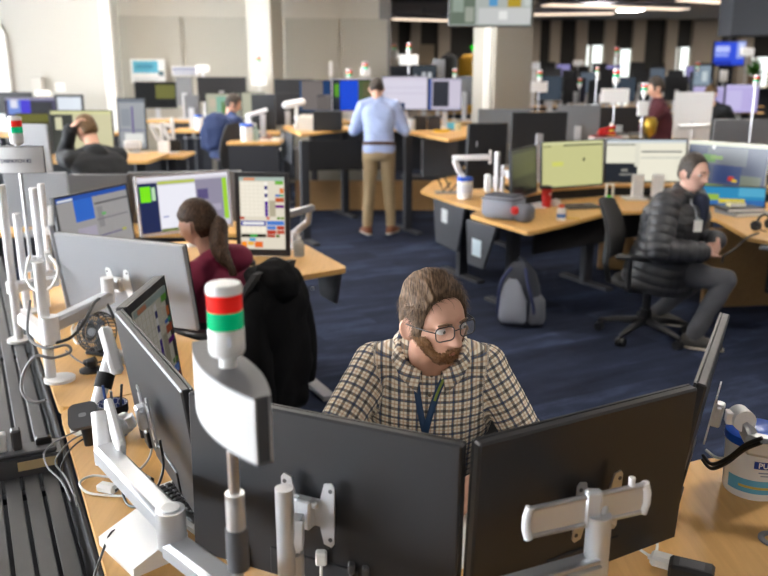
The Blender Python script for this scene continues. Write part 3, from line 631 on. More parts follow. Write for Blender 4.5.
def simple_arm(label, M4, h, thick, base, z0, elbow=.35, zup=None, mt=SILV, r=.0165):
    t = thing('monitor_mount', label, 'monitor arm', (base[0], base[1], z0)); inv = Matrix.Translation((base[0], base[1], z0)).inverted()
    n0 = set(); hub = vesa(t, M4, h, thick, mt)
    for c in t.children: c.matrix_parent_inverse = inv
    top = zup or hub.z+.02; bp = Vector((base[0], base[1], z0)); e = Vector((base[0], base[1], hub.z-.03))
    back = (M4.to_3x3() @ Vector((0, 1, 0))); k = hub+back*.05; k.z = hub.z-.02
    def wp_(n, b): o = part(n, b, mt, t, 40); o.matrix_parent_inverse = inv
    wp_('clamp_base', B().lathe([(0, 0), (.05, 0), (.05, .01), (.022, .018), (0, .018)], bp, 20)); wp_('pole', B().cyl(bp, (bp.x, bp.y, top), r, n=16))
    wp_('forearm', B().beam(e, k, .04, .045, bev=.008)); wp_('swivel_joint', B().cyl(k-Vector((0, 0, .03)), k+Vector((0, 0, .03)), .022, n=16).beam(k, hub, .026, .026))
    return t, hub, k
# arm of S: long visible beam, elbow, upright post and ring base
aS = arm_root('white arm with long beam to the silver-backed monitor, on a round ring base at left', (0, 0)); aS.location = (0, 0, 0)
hS = vesa(aS, MS, .36, .022, SILVL)
pb_ = on(57, 380, DZ); zt_ = at(38, 262, pb_.y).z
wpart('ring_base', B().lathe([(.0, 0), (.052, 0), (.052, .010), (.030, .014), (.0, .014)], (pb_.x+.01, pb_.y, DZ), 28), SILVL, aS)
wpart('pole', B().cyl((pb_.x-.02, pb_.y, DZ), (pb_.x-.02, pb_.y, zt_), .0185, n=20), SILVL, aS)
g0 = at(108, 290, 3.0); g1 = at(50, 326, 2.62); g1z = at(50, 345, 2.62)
wpart('swivel_joint', B().cyl(g0-Vector((0, 0, .05)), g0+Vector((0, 0, .05)), .024, n=18).beam(g0+Vector((0, 0, .02)), hS, .03, .03), SILVL, aS)
wpart('upper_beam', B().beam(g0-Vector((0, 0, .03)), g1, .05, .05, bev=.01), SILV, aS)
wpart('elbow', B().cyl(g1+Vector((0, 0, .035)), g1-Vector((0, 0, .06)), .03, n=20), SILVL, aS)
g2 = at(22, 312, 2.75)
wpart('rear_beam', B().beam(g1-Vector((0, 0, .05)), g2-Vector((0, 0, .02)), .05, .05, bev=.01).beam(g2-Vector((0, 0, .02)), Vector((pb_.x-.02, pb_.y, g2.z-.06)), .04, .05, bev=.01), SILVL, aS)
# posts and arms for T, U behind it, at the far left
simple_arm('white monitor arm post left of the blue-bar screen, second from the frame edge', MT, .38, .022, (-1.60, 3.45), DZ, mt=SILVL, zup=1.16)
simple_arm('white monitor arm post carrying the blue-bar screen', MU, .36, .022, (-1.78, 4.15), DZ, mt=SILVL, zup=1.2)
simple_arm('silver monitor arm behind the white-framed monitor', MV, .345, .022, (-1.2, 4.95), DZ, zup=1.05)
tq = thing('monitor_mount', 'silver folding arm to the right of the portrait touch monitor, above the sanitizer bottle', 'monitor arm', (-.45, 4.85, DZ)); qi = Matrix.Translation((-.45, 4.85, DZ)).inverted()
k0 = MQ @ Vector((0, .04, .2)); k1 = at(314, 207, 4.78); k2 = at(308, 222, 4.82); k3 = at(293, 234, 4.85)
for n_, b_ in (('beam', B().beam(k0, k1, .045, .04, bev=.008)), ('elbow', B().cyl(k1+Vector((-.025, 0, 0)), k2+Vector((0, 0, -.01)), .018, n=16)), ('lower_beam', B().beam(k2, k3, .035, .04, bev=.008)), ('pole', B().cyl((k3.x, k3.y, DZ), (k3.x, k3.y, k3.z+.02), .017, n=16)), ('clamp_base', B().lathe([(0, 0), (.045, 0), (.045, .01), (0, .012)], (k3.x, k3.y, DZ), 20))):
    part(n_, b_, SILV, tq, 40).matrix_parent_inverse = qi
# extra white posts crowding the far left of the row
def post(label, px, py0, y, ztop, r=.018):
    p = at(px, py0, y); t = thing('monitor_mount', label, 'monitor arm', (p.x, p.y, DZ-.1))
    part('clamp_base', B().lathe([(0, 0), (.05, 0), (.05, .012), (0, .014)], n=20), SILVL, t, 40); part('pole', B().cyl((0, 0, 0), (0, 0, ztop-DZ+.1), r, n=16), SILVL, t, 40)
    part('collar', B().cyl((0, 0, .22), (0, 0, .27), r*1.5, n=16), SILVL, t, 40); part('stub_arm', B().beam((0, 0, .245), (.16, .10, .25), .04, .045, bev=.008), SILVL, t)
    return t
post('white arm post at the very left edge below the DISPATCH sign', 6, 230, 3.35, at(3, 185, 3.35).z)
post('white arm post right of the DISPATCH sign pole', 38, 230, 3.55, at(34, 188, 3.55).z)
# DISPATCH tower light with sign
sp = at(21, 172, 3.5); lz = at(12, 117, 3.5).z
TD = tower_light('tower_light', 'red and green tower light with DISPATCH 82 sign at the left edge', (sp.x-.002, sp.y), lz, None, r=.028, base_z=DZ-.1)
sz1 = at(20, 146, 3.5).z-(DZ-.1); sz0 = at(20, 173, 3.5).z-(DZ-.1)
lens_sign(TD, .215, .030, .012, sz0, sz1, R(4), faces=mat('sign_silver', (.62, .62, .63), .4))
lt = text_mesh('DISPATCH 82', .0215, bold=True); part('lettering', lt, None, TD, loc=(.0, -.0312, (sz0+sz1)/2-.004), rot=(PI/2, 0, R(4))).data.materials.append(pm('3a3e58'))
# small things on the second desk
def sanitizer(label, p, z):
    t = thing('sanitizer_bottle', label, 'bottle', (p.x, p.y, z)); cl = mat('clear_plastic', (.82, .84, .84), .15, trans=.6)
    part('bottle', B().lathe([(0, 0), (.03, 0), (.032, .01), (.032, .075), (.026, .09), (.012, .1), (0, .1)], n=20), cl, t, 40)
    part('gel', B().lathe([(0, .002), (.0295, .002), (.0295, .06), (0, .06)], n=20), mat('gel', (.72, .76, .76), .2, trans=.5), t, 40)
    part('pump', B().cyl((0, 0, .1), (0, 0, .118), .014, n=14).cyl((0, 0, .118), (0, 0, .14), .005, n=10).box((-.012, 0, .143), (.04, .012, .008), bev=.002), WHITEP, t)
sanitizer('clear pump bottle of hand sanitizer on the desk right of the woman', on(299, 256, DZ), DZ)
def mouse(label, p, z, rz=0, mt=None):
    t = thing('mouse', label, 'mouse', (p.x, p.y, z), rz); b = B().ball((0, 0, .006), (.031, .052, .028), 16)
    bmesh.ops.bisect_plane(b.bm, geom=b.bm.verts[:]+b.bm.edges[:]+b.bm.faces[:], plane_co=(0, 0, 0), plane_no=(0, 0, -1), clear_outer=True)
    part('shell', b, mt or BLACKP, t, True); part('wheel', B().cyl((-.004, -.028, .030), (.004, -.028, .030), .007, n=12), DGREY, t)
mouse('black mouse on the desk behind the draped jacket', on(250, 264, DZ), DZ, R(30))
def keyboard(label, p, z, rz, mt=None, keym=None, w=.44, d=.14):
    t = thing('keyboard', label, 'keyboard', (p.x, p.y, z), rz); part('tray', B().prism([(-w/2, -d/2), (w/2, -d/2), (w/2, d/2), (-w/2, d/2)], 0, .012).box((0, d*.42, .014), (w, d*.16, .012), bev=.003), mt or BLACKP, t)
    kb = B().box((0, 0, .004), (.0165, .0165, .008), bev=.002).mesh('key', False, keym or DGREY)
    nx = int(w/.0195)-1; ny = 5
    for j in range(ny):
        for i in range(nx):
            if j == 0 and 4 < i < 11: continue
            part('key', kb, None, t, loc=(-(nx-1)/2*.0195+i*.0195, -d*.36+j*.0195, .0115))
    part('key', B().box((0, 0, .004), (.112, .0165, .008), bev=.002), keym or DGREY, t, loc=(-(nx-1)/2*.0195+7.5*.0195, -d*.36, .0115))
    return t
kp = on(186, 535, DZ); keyboard('off-white keyboard with black keys under the left monitor of the front desk', Vector((kp.x+.05, kp.y+.07, 0)), DZ, R(-47), WHITEP, BLACKP)
# white desk unit (dock) beside it
dk = on(148, 548, DZ); t = thing('phone_dock', 'white wedge-shaped desk unit with a dark strip, beside the keyboard', 'dock', (dk.x, dk.y, DZ), R(-47))
prof = [(-.075, 0), (.055, 0), (.055, .055), (.03, .060), (-.075, .022)]
part('shell', B().prism([(y, z) for y, z in prof], -.085, .085, Matrix(((0, 0, 1, 0), (1, 0, 0, 0), (0, 1, 0, 0), (0, 0, 0, 1)))), WHITEP, t)
part('display_strip', B().box((-.02, .043, .060), (.12, .030, .006), bev=.002), mat('strip_blue', (.06, .08, .13), .3), t)
cable('cable', 'short black lead into the white wedge-shaped desk unit', [on(102, 576, DZ)+Vector((-.01, -.03, .005)), on(103, 556, DZ)+Vector((0, 0, .01)), on(112, 545, DZ)+Vector((0, 0, .03)), Vector((dk.x-.07, dk.y+.03, DZ+.03))], .003)
# fan
fp = on(97, 356, DZ); ft = thing('desk_fan', 'small round black desk fan at left, behind the tilted tube arm', 'fan', (fp.x, fp.y+.02, DZ), R(-20))
RF = .075; fm = Matrix.Translation((0, 0, .090)) @ Matrix.Rotation(R(-18), 4, 'X') @ Matrix.Rotation(PI/2, 4, 'X')
def fring(r, z, rr): return [fm @ Vector((r*math.cos(2*PI*i/28), r*math.sin(2*PI*i/28), z)) for i in range(28)]
cg = B()
for r, z in ((RF, -.02), (RF, .02), (RF*.8, .028), (RF*.55, .030), (RF*.3, .031)): cg.tube(fring(r, z, .002), .0028, 6, closed=True)
for i in range(32):
    a = 2*PI*i/32; cg.tube([fm @ Vector((r*math.cos(a), r*math.sin(a), z)) for r, z in ((RF, -.02), (RF, .02), (RF*.8, .028), (.012, .031))], .0022, 5)
part('cage', cg, BLACKP, ft, True)
bl = B()
for i in range(5):
    a = 2*PI*i/5; bl.prism([(.012*math.cos(a), .012*math.sin(a)), (.052*math.cos(a-.4), .052*math.sin(a-.4)), (.054*math.cos(a+.35), .054*math.sin(a+.35)), (.012*math.cos(a+1), .012*math.sin(a+1))], -.003, .001, fm)
part('blades', bl, DGREY, ft); part('hub', B().cyl(fm @ Vector((0, 0, -.02)), fm @ Vector((0, 0, .033)), .016, n=18), BLACKP, ft, 40)
part('foot', B().box((0, .02, .006), (.10, .08, .012), bev=.004).beam((0, .02, .01), (0, .03, .08), .03, .014), BLACKP, ft)
# clip, puck, mug with pens
cp = on(91, 371, DZ); t = thing('desk_clip', 'small black clamp lying on the desk in front of the fan', 'clamp', (cp.x, cp.y, DZ)); part('base', B().lathe([(0, 0), (.04, 0), (.04, .008), (.02, .016), (0, .016)], n=20), BLACKP, t, 40); part('jaw', B().box((.006, 0, .03), (.035, .03, .03), bev=.006).cyl((-.02, 0, .03), (.02, .0, .045), .012, n=12), BLACKP, t)
pk = at(83, 416, 1.98); t = thing('puck', 'dark grey square puck speaker on the white round foot at left', 'speaker', (pk.x, pk.y, pk.z)); t.rotation_euler = (R(38), R(-8), R(12))
part('body', B().prism(rrect(.075, .075, .018), -.007, .007), DGREY, t); part('emblem', B().prism(rrect(.02, .012, .005), .007, .0075), GREYP, t)
part('stem', B().tube([(0, 0, -.006), (0, -.012, -.03), (0, -.05, -.07)], .016, 10), BLACKP, t, True)
mg = at(112, 398, 2.18); mg.z = DZ
t = thing('pen_cup', 'dark blue patterned cup of pens behind the front-left monitor', 'cup', (mg.x, mg.y, DZ))
cupm = mat('cup_blue', (.03, .06, .22), .4); cm_nt = cupm.node_tree
vn = cm_nt.nodes.new('ShaderNodeTexVoronoi'); vn.feature = 'DISTANCE_TO_EDGE'; vn.inputs['Scale'].default_value = 70; cr = cm_nt.nodes.new('ShaderNodeValToRGB'); cr.color_ramp.elements[0].position = .02; cr.color_ramp.elements[1].position = .12
cr.color_ramp.elements[0].color = (.75, .78, .85, 1); cr.color_ramp.elements[1].color = (.03, .06, .25, 1); tcn = cm_nt.nodes.new('ShaderNodeTexCoord')
cm_nt.links.new(tcn.outputs['Object'], vn.inputs['Vector']); cm_nt.links.new(vn.outputs['Distance'], cr.inputs[0]); cm_nt.links.new(cr.outputs[0], cm_nt.nodes['Principled BSDF'].inputs['Base Color'])
part('cup_wall', B().lathe([(0, 0), (.036, 0), (.042, .10), (.039, .10), (.034, .004), (0, .004)], n=24), cupm, t, 40); part('rim_band', B().lathe([(.0425, .075), (.0435, .075), (.0435, .101), (.0425, .101)], n=24), BLACKM, t, 40)
for i, (dx, dy, col) in enumerate(((.01, .01, '20242c'), (-.012, .006, '2c4a88'), (.004, -.014, '777d86'))): part('pen', B().cyl((dx, dy, .006), (dx*2.4, dy*2.2, .15), .004, n=8), pm(col), t)
# coloured strip with card, white cable loop
cs = on(139, 478, DZ); t = thing('key_strip', 'small strip of coloured keys and wires on the desk under the left monitor', 'key strip', (cs.x, cs.y, DZ), R(-40))
part('strip', B().box((0, 0, .006), (.10, .028, .012), bev=.002), BLACKP, t)
for i, col in enumerate(('e8c020', '2858c0', 'c02a20', 'e8e8e8')): part('key', B().box((-.036+i*.024, 0, .0135), (.018, .016, .005), bev=.001), pm(col), t)
cable('cable', 'white looped charging cable on the front desk at left', [on(x, y, DZ)+Vector((0, 0, z)) for x, y, z in ((140, 500, .01), (112, 497, .004), (88, 494, .004), (80, 485, .006), (92, 478, .006), (115, 480, .01), (140, 476, .02), (152, 462, .03), (152, 448, .06))], .0034, CABW)
tp_ = on(108, 492, DZ); t = thing('charger_tag', 'small white charger lying inside the white cable loop', 'charger', (tp_.x, tp_.y, DZ), R(-20)); part('body', B().box((0, 0, .012), (.055, .03, .022), bev=.006), WHITEP, t); part('port', B().box((.028, 0, .012), (.004, .012, .006)), DGREY, t)
cable('cable', 'black cable sagging under the left forearm of the front arm', [at(118, 470, 1.6), at(125, 500, 1.55), at(135, 507, 1.5), at(150, 500, 1.5), at(163, 470, 1.66), at(160, 440, 1.68)], .003)
for i, (lab, pts, mt_) in enumerate((('grey cable looping from the puck over the tray edge', ((80, 430), (66, 436), (55, 442), (49, 452), (52, 466), (66, 480), (76, 500)), CABG), ('second grey cable hanging over the tray edge below the puck', ((88, 432), (72, 440), (62, 450), (60, 462), (70, 476), (80, 496)), CABG), ('dark cable along the front desk edge, nearest the monitors', ((92, 434), (76, 444), (66, 456), (66, 470), (76, 486), (82, 505)), CABK))):
    cable('cable', lab, [on(x, y, DZ+(.012 if k < 3 else -.02))-(vv*.0 if k < 3 else vv*.012) for k, (x, y) in enumerate(pts)], .0026, mt_)
cable('cable', 'thick black cable along the long white beam at left', [at(46, 345, 2.6), at(70, 338, 2.62), at(84, 322, 2.7), at(95, 302, 2.85), at(104, 300, 2.95), at(114, 318, 2.9)], .006)
cable('cable', 'grey cable looped round the white post above the ring base', [at(30, 300, 2.6), at(28, 335, 2.55), at(45, 348, 2.5), at(66, 345, 2.5), at(70, 352, 2.55), at(52, 358, 2.5), at(36, 356, 2.5), at(24, 372, 2.5), at(22, 392, 2.45), at(34, 402, 2.42), at(46, 400, 2.42)], .005, CABG)
cable('cable', 'white cable lying in loops behind the small fan', [on(80, 318, DZ)+Vector((0, 0, .01)), on(72, 330, DZ)+Vector((0, 0, .005)), on(78, 345, DZ)+Vector((0, 0, .005)), on(90, 330, DZ)+Vector((0, 0, .005)), on(84, 318, DZ)+Vector((0, 0, .005)), on(70, 340, DZ)+Vector((0, 0, .005))], .004, CABW)
cable('cable', 'white cable ring hanging round the far left arm posts', [at(30, 255, 3.3), at(26, 275, 3.3), at(34, 290, 3.25), at(50, 288, 3.25), at(58, 270, 3.25), at(50, 256, 3.3)], .006, CABW)
cable('cable', 'dark cable running along the front edge of the desk of the woman', [on(x, y, DZ)+Vector((0, 0, .006)) for x, y in ((66, 352), (78, 362), (90, 366), (104, 362))], .003)
t = thing('handset', 'black phone handset lying on the desk under the long white beam', 'phone', tuple(on(95, 318, DZ)), R(20)); part('grip', B().beam((-.08, 0, .025), (.08, 0, .025), .03, .022, bev=.006), BLACKP, t)
for sx in (-1, 1): part('ear_cap', B().cyl((sx*.075, 0, 0), (sx*.075, 0, .03), .026, n=16), BLACKP, t)
# equipment right of the front desk
def wipes(label, p, z, r, h, lid, text=None, rz=0):
    t = thing('wipes_tub', label, 'tub', (p[0], p[1], z), rz)
    body = part('tub', B().lathe([(0, 0), (r*.90, 0), (r*.94, .01), (r, h*.80), (r, h*.86), (0, h*.86)], n=40), mat('tub_white', (.80, .82, .84), .35), t, 40)
    part('lid', B().lathe([(0, h*.84), (r*1.03, h*.84), (r*1.05, h*.87), (r*1.04, h*.97), (r*.95, h), (0, h)], n=40), lid, t, 40, label='bright blue lid')
    if text:
        lb = B(); n = 24
        def patch(b, a0, a1, z0, z1, off, mt):
            b.m(mt)
            for i in range(n):
                q = [R(a0+(a1-a0)*(i+k)/n) for k in (0, 1)]; rr = lambda zz: (r*.94+(r*.06)*(zz/(h*.8)))+off
                b.quad(*[(rr(zz)*math.cos(a), rr(zz)*math.sin(a), zz) for a, zz in ((q[0], z0), (q[1], z0), (q[1], z1), (q[0], z1))])
        patch(lb, -175, -20, h*.12, h*.34, .0006, pm('5fb0d8')); patch(lb, -150, -40, h*.20, h*.24, .0012, pm('d8c060')); patch(lb, -125, -62, h*.54, h*.66, .0010, pm('1c3f9a')); patch(lb, -116, -70, h*.47, h*.49, .001, pm('8a97b8')); patch(lb, -112, -74, h*.42, h*.44, .001, pm('9aa4bc'))
        part('printed_label', lb, None, t)
        me = text_mesh(text, h*.12, .0004, bold=True)
        for v in me.vertices:
            a = R(-93)+v.co.x/r; rr = r*1.0+.0016+v.co.z; v.co = (rr*math.cos(a), rr*math.sin(a), h*.60+v.co.y)
        me.materials.append(pm('f4f6fa')); part('lettering', me, None, t)
    return t
wp0 = on(756, 500, DZ); wipes('large white wipes tub with bright blue lid on the front desk at right', (wp0.x+.015, wp0.y+.06), DZ, .075, .165, mat('lid_blue', (.01, .09, .55), .3), 'PURELL', R(8))
cable('cable', 'white cable on the front desk between the right monitor and charger', [on(622, 556, DZ)+Vector((0, 0, .003)), on(600, 551, DZ)+Vector((0, 0, .02)), on(628, 552, DZ)+Vector((0, 0, .02)), on(652, 563, DZ)+Vector((0, 0, .012))], .0032, CABW)
cable('cable', 'white cable dropping behind the right monitor to the charger', [on(654, 534, DZ)+Vector((0, 0, .03)), on(657, 548, DZ)+Vector((0, 0, .006)), on(654, 560, DZ)+Vector((0, 0, .01))], .0032, CABW)
cz = on(662, 566, DZ); t = thing('charger', 'white charger plug on the front desk beside the black adapter', 'charger', (cz.x, cz.y, DZ), R(-30)); part('body', B().box((0, 0, .014), (.05, .036, .026), bev=.006), WHITEP, t); part('collar', B().cyl((-.03, 0, .014), (-.022, 0, .014), .006, n=10), WHITEP, t)
ca = on(684, 576, DZ); t = thing('power_adapter', 'black power adapter at the bottom edge of the front desk', 'adapter', (ca.x+.01, ca.y-.01, DZ), R(-25)); part('body', B().box((0, 0, .018), (.09, .05, .034), bev=.006), BLACKP, t); part('rating_label', B().box((0, 0, .0353), (.05, .03, .0006)), DGREY, t)
for i, (lab, z) in enumerate((('upper black cable hanging from the right arm over the desk', 0), ('lower black cable hanging from the right arm over the desk', -.012))):
    cable('cable', lab, [at(762, 438, 1.72)+Vector((0, 0, z)), at(745, 445, 1.75)+Vector((0, 0, z)), at(728, 458, 1.8)+Vector((0, 0, z)), at(712, 464, 1.84)+Vector((0, 0, z)), at(703, 455, 1.88)+Vector((0, 0, z))], .005)
cable('cable', 'white cable behind the black ones at the right arm', [at(752, 445, 1.75), at(735, 456, 1.82), at(718, 458, 1.85), at(706, 450, 1.88)], .004, CABW)
# plugs on the back of the big black monitor
hp = MB @ Vector((-.02, .03, .075)); t = thing('video_plug', 'white video plug and lead at the back of the big black monitor', 'cable', (0, 0, 0))
part('plug', B().box(hp, (.022, .02, .028), bev=.003), WHITEP, t); part('lead', B().tube(spline([hp-Vector((0, .004, .01)), hp+Vector((0, -.03, -.05)), hp+Vector((-.005, -.05, -.10)), Vector((hp.x-.01, hp.y-.06, DZ+.004))], 8), .003, 6), CABW, t, True)
for i, dx in enumerate((-.085, -.115)):
    h0 = MB @ Vector((dx, .028, .07)); t = thing('video_plug', ('left' if i == 0 else 'right')+' of the two grey leads at the back of the big black monitor', 'cable', (0, 0, 0))
    part('plug', B().box(h0, (.014, .02, .02), bev=.003), DGREY, t); part('lead', B().tube(spline([h0-Vector((0, .004, .008)), h0+Vector((-.012, -.02, -.04)), h0+Vector((-.04, -.05, -.075)), Vector((h0.x-.07, h0.y-.07, DZ+.004))], 8), .0026, 6), CABG, t, True)
pc_ = on(463, 530, DZ); t = thing('paper_sheet', 'white paper seen through the gap between the two front monitors', 'paper', pc_, R(10)); part('sheet', B().box((0, 0, .001), (.21, .297, .002)), PAPER, t)
# ------------------------------------------------------------------ generic raised / fixed desks
def desk(label, poly, z, legs, panels=(), group=None, feet=True, kick=None):
    cx = sum(p[0] for p in poly)/len(poly); cy = sum(p[1] for p in poly)/len(poly)
    t = thing('desk', label, 'desk', (cx, cy, 0), 0, group); desktop(t, rel(t, poly), z)
    for x, y in legs:
        part('leg', B().box((x-cx, y-cy, (z-.03)/2), (.09, .07, z-.03), rz=R(27), bev=.006), DARK, t)
        if feet: part('foot', B().box((x-cx, y-cy, .018), (.08, .62, .03), rz=R(27), bev=.006), DARK, t)
    for (x0, y0), (x1, y1), zb, ins, st in panels:      # trapezoid panel from (x0,y0) to (x1,y1), down to zb
        a = Vector((x0-cx, y0-cy, 0)); c = Vector((x1-cx, y1-cy, 0)); L = (c-a).length; an = math.atan2(c.y-a.y, c.x-a.x); m = Matrix.Translation(a) @ Matrix.Rotation(an, 4, 'Z') @ Matrix.Rotation(PI/2, 4, 'X')
        o = part('end_panel', B().prism([(0, z-.03), (L, z-.03), (L-ins[1], zb), (ins[0], zb)], -.012, .012, m), mat('panel_slate', (.055, .060, .072), .55), t)
        if st:
            u, v, w, h, col = st; part('sticker', B().prism([(L*u, z-v), (L*u+w, z-v), (L*u+w, z-v-h), (L*u, z-v-h)], -.0135, .0135, m), pm(col), o)
    if kick: 
        (x0, y0), (x1, y1), z0, z1, mt = kick; part('modesty_panel', B().beam((x0-cx, y0-cy, (z0+z1)/2), (x1-cx, y1-cy, (z0+z1)/2), .02, z1-z0), mt, t)
    return t
def xy(px, py, z): p = on(px, py, z); return (p.x, p.y)
KICKW = wood_mat('maple_panel', (.42, .25, .10), (.50, .30, .13))
# right-hand workstation (man in the puffer jacket)
R1 = [(.66, 6.12), (.99, 5.40), (1.38, 5.80), (1.80, 6.28), (2.30, 6.30), (2.50, 5.95), (2.42, 5.2), (2.55, 4.98), (3.7, 5.0), (3.7, 6.7), (2.7, 7.5), (1.25, 7.5)]
desk('maple desk of the man in the puffer jacket, holding the lunch bag and red tumbler', R1, DZ, [(.98, 5.95), (1.75, 6.75), (3.1, 5.9)],
     [((.645, 6.09), (.82, 5.72), .34, (.03, .16), (.22, .16, .13, .13, 'cfe0ea'))], kick=((2.0, 7.3), (3.5, 7.2), .0, .30, KICKW))
RC = (sum(p[0] for p in R1)/len(R1), sum(p[1] for p in R1)/len(R1))
part('cable_panel', B().beam((1.15-RC[0], 6.05-RC[1], .54), (2.25-RC[0], 6.85-RC[1], .54), .02, .26), BLACKM, [o for o in C.objects if o.get('label', '').startswith('maple desk of the man in the puffer')][0])
part('side_panel', B().box((2.98-sum(p[0] for p in R1)/len(R1), 6.0-sum(p[1] for p in R1)/len(R1), .33), (1.1, .02, .62), rz=R(8)), KICKW, [o for o in C.objects if o.get('label', '').startswith('maple desk of the man in the puffer')][0])
R2 = [(.34, 7.50), (.62, 6.70), (.80, 6.40), (1.15, 7.2), (1.15, 8.3), (.75, 8.7), (.50, 8.2)]
desk('small maple desk wing holding the white wipes tub, left of the lunch-bag desk', R2, DZ, [(.70, 7.0)], [((.46, 7.28), (.68, 6.62), .28, (.08, .14), (.30, .10, .13, .12, 'd4d8da'))])
R1O = [o for o in C.objects if o.get('label', '').startswith('maple desk of the man in the puffer')][0]
for a_, b_ in (((1.02, 6.55), (1.42, 6.98)), ((1.42, 6.98), (2.02, 7.25)), ((2.02, 7.25), (2.80, 7.25)), ((2.80, 7.25), (3.4, 6.75))):
    part('monitor_shelf', B().beam((a_[0]-RC[0], a_[1]-RC[1], DZ+.085), (b_[0]-RC[0], b_[1]-RC[1], DZ+.085), .20, .022), WOOD, R1O); part('shelf_riser', B().beam((a_[0]-RC[0], a_[1]-RC[1], DZ+.036), (b_[0]-RC[0], b_[1]-RC[1], DZ+.036), .16, .074), BLACKM, R1O)
# monitors of the right-hand workstation
def strip_screen(*r): return list(r)
Ra0 = at(507, 152, 6.05); Rab = at(540, 147, 6.75); Rbc = at(605, 138, 7.05); Rcd = at(689, 138, 7.05); Rd1 = at(772, 150, 6.45)
zt = 1.225
for v in (Ra0, Rab, Rbc, Rcd, Rd1): v.z = 1.20
GD = [(0, 0, 1, .93, '4c4f36'), (0, .93, 1, 1, '2a2c30'), (0, 0, 1, .4, '191b1e'), (0, .4, 1, .44, '33362a')]
mRa, MRa = mon_c('monitor', 'dim dark-screen monitor beside the lunch bag, left of the yellow-green screen', Ra0, Rab+Vector((-.01, 0, .0)), scr=GD, es=.6, h=.39, tilt=4, w=.62)
GB = [(0, 0, 1, 1, 'c6c58c'), (.0, .94, 1, 1, 'd2d2a2'), (.02, .895, .14, .915, '3c3e34'), (.34, .90, .98, .93, '3e4136'), (.16, .46, .34, .56, 'cfd06a'), (.66, .55, .70, .62, '4a4b3a')]
mRb, MRb = mon_c('monitor', 'wide monitor filled with a plain yellow-green screen', Rab+Vector((.006, -.004, .02)), Rbc+Vector((-.008, 0, .02)), scr=GB, es=.95, h=.40, tilt=4)
GC = [(0, 0, 1, 1, 'e2dfcc'), (0, .93, 1, 1, 'c4ccd2'), (0, .0, .40, .44, '23272e'), (.20, .24, .28, .30, '8a8880'), (.18, .14, .34, .19, '7c7b76'), (.40, .02, .98, .92, 'e6e2d0'), (.44, .70, .95, .735, '565a60'), (.44, .56, .95, .58, '9aa0a0'), (.0, .87, .38, .90, '5b5f62'), (.36, .36, .42, .92, 'd9d6c6')]
mRc, MRc = mon_c('monitor', 'wide monitor with cream windows and a dark lower-left block, behind the puffer-jacket man', Rbc+Vector((.006, 0, .02)), Rcd+Vector((-.006, 0, .02)), scr=GC, es=1.0, h=.38, tilt=4)
GM = [(0, 0, 1, 1, '474f66'), (0, .93, 1, 1, 'cdd0b4'), (.25, .5, .75, .9, '63676e'), (.2, .55, .36, .72, '5c8a3c'), (.3, .62, .45, .7, '7a9a4a'), (.35, .1, .7, .5, '2f3f6c'), (.55, .16, .62, .26, 'c23a2a'), (.60, .14, .66, .2, 'e0c030'), (.7, .05, .95, .3, '6a7060'), (.05, .05, .2, .3, '5f7a4a'), (.3, .85, .34, .93, 'dedede'), (0, 0, .9, .04, '9ab05a')]
mRd, MRd = mon_c('monitor', 'wide weather-map monitor at the right edge', Rcd+Vector((.006, 0, .02)), Rd1+Vector((0, 0, .01)), scr=GM, es=.9, h=.39, tilt=4, bezmat=pm('b8b4a4'))
for lab, M4, bx, by in (('silver arm behind the dim dark-screen monitor', MRa, 1.0, 6.75), ('silver arm behind the yellow-green monitor', MRb, 1.6, 7.3), ('silver arm behind the cream-window monitor', MRc, 2.3, 7.35), ('silver arm behind the weather-map monitor', MRd, 3.15, 7.0)): simple_arm(lab, M4, .39, .022, (bx, by), DZ, zup=1.02)
# lower coloured screen and white stands under the big ones
lm = at(726, 190, 6.35); ml, _ = monitor('monitor', 'small low screen with blue and yellow picture under the weather map', (lm.x+.05, lm.y, .90), R(-18), w=.50, h=.165, tilt=14, scr=[(0, 0, 1, 1, '2f8fc0'), (0, 0, 1, .3, '3a70b4'), (.1, .25, .3, .6, '9cc04a'), (.3, .1, .7, .35, 'd8c83c'), (.6, .5, 1, 1, '57b0d4')], es=.8, detail=False, stand=.03)
for lab, px, py, y in (('white phone-charging stand with green light beside the dark tray', 609, 200, 6.75), ('white monitor stand under the cream-window screen', 638, 199, 6.9), ('pale stand half hidden behind the puffer jacket', 658, 199, 6.9)):
    p = on(px, py, DZ); t = thing('device_stand', lab, 'stand', (p.x, p.y, DZ)); 
    if px < 620:
        part('base', B().box((0, 0, .006), (.10, .08, .012), bev=.003), BLACKP, t); part('frame', B().box((-.028, 0, .075), (.016, .03, .13), bev=.004).box((.028, 0, .075), (.016, .03, .13), bev=.004).box((0, 0, .135), (.07, .03, .014), bev=.004), WHITEP, t); part('indicator', B().box((-.01, -.02, .03), (.035, .02, .02), bev=.004), glow('6ad04a', 1.2), t)
    else: part('base', B().box((0, 0, .008), (.26, .2, .014), bev=.004), SILVL, t); part('upright', B().box((0, .04, .11), (.10, .05, .2), bev=.008), SILVL, t)
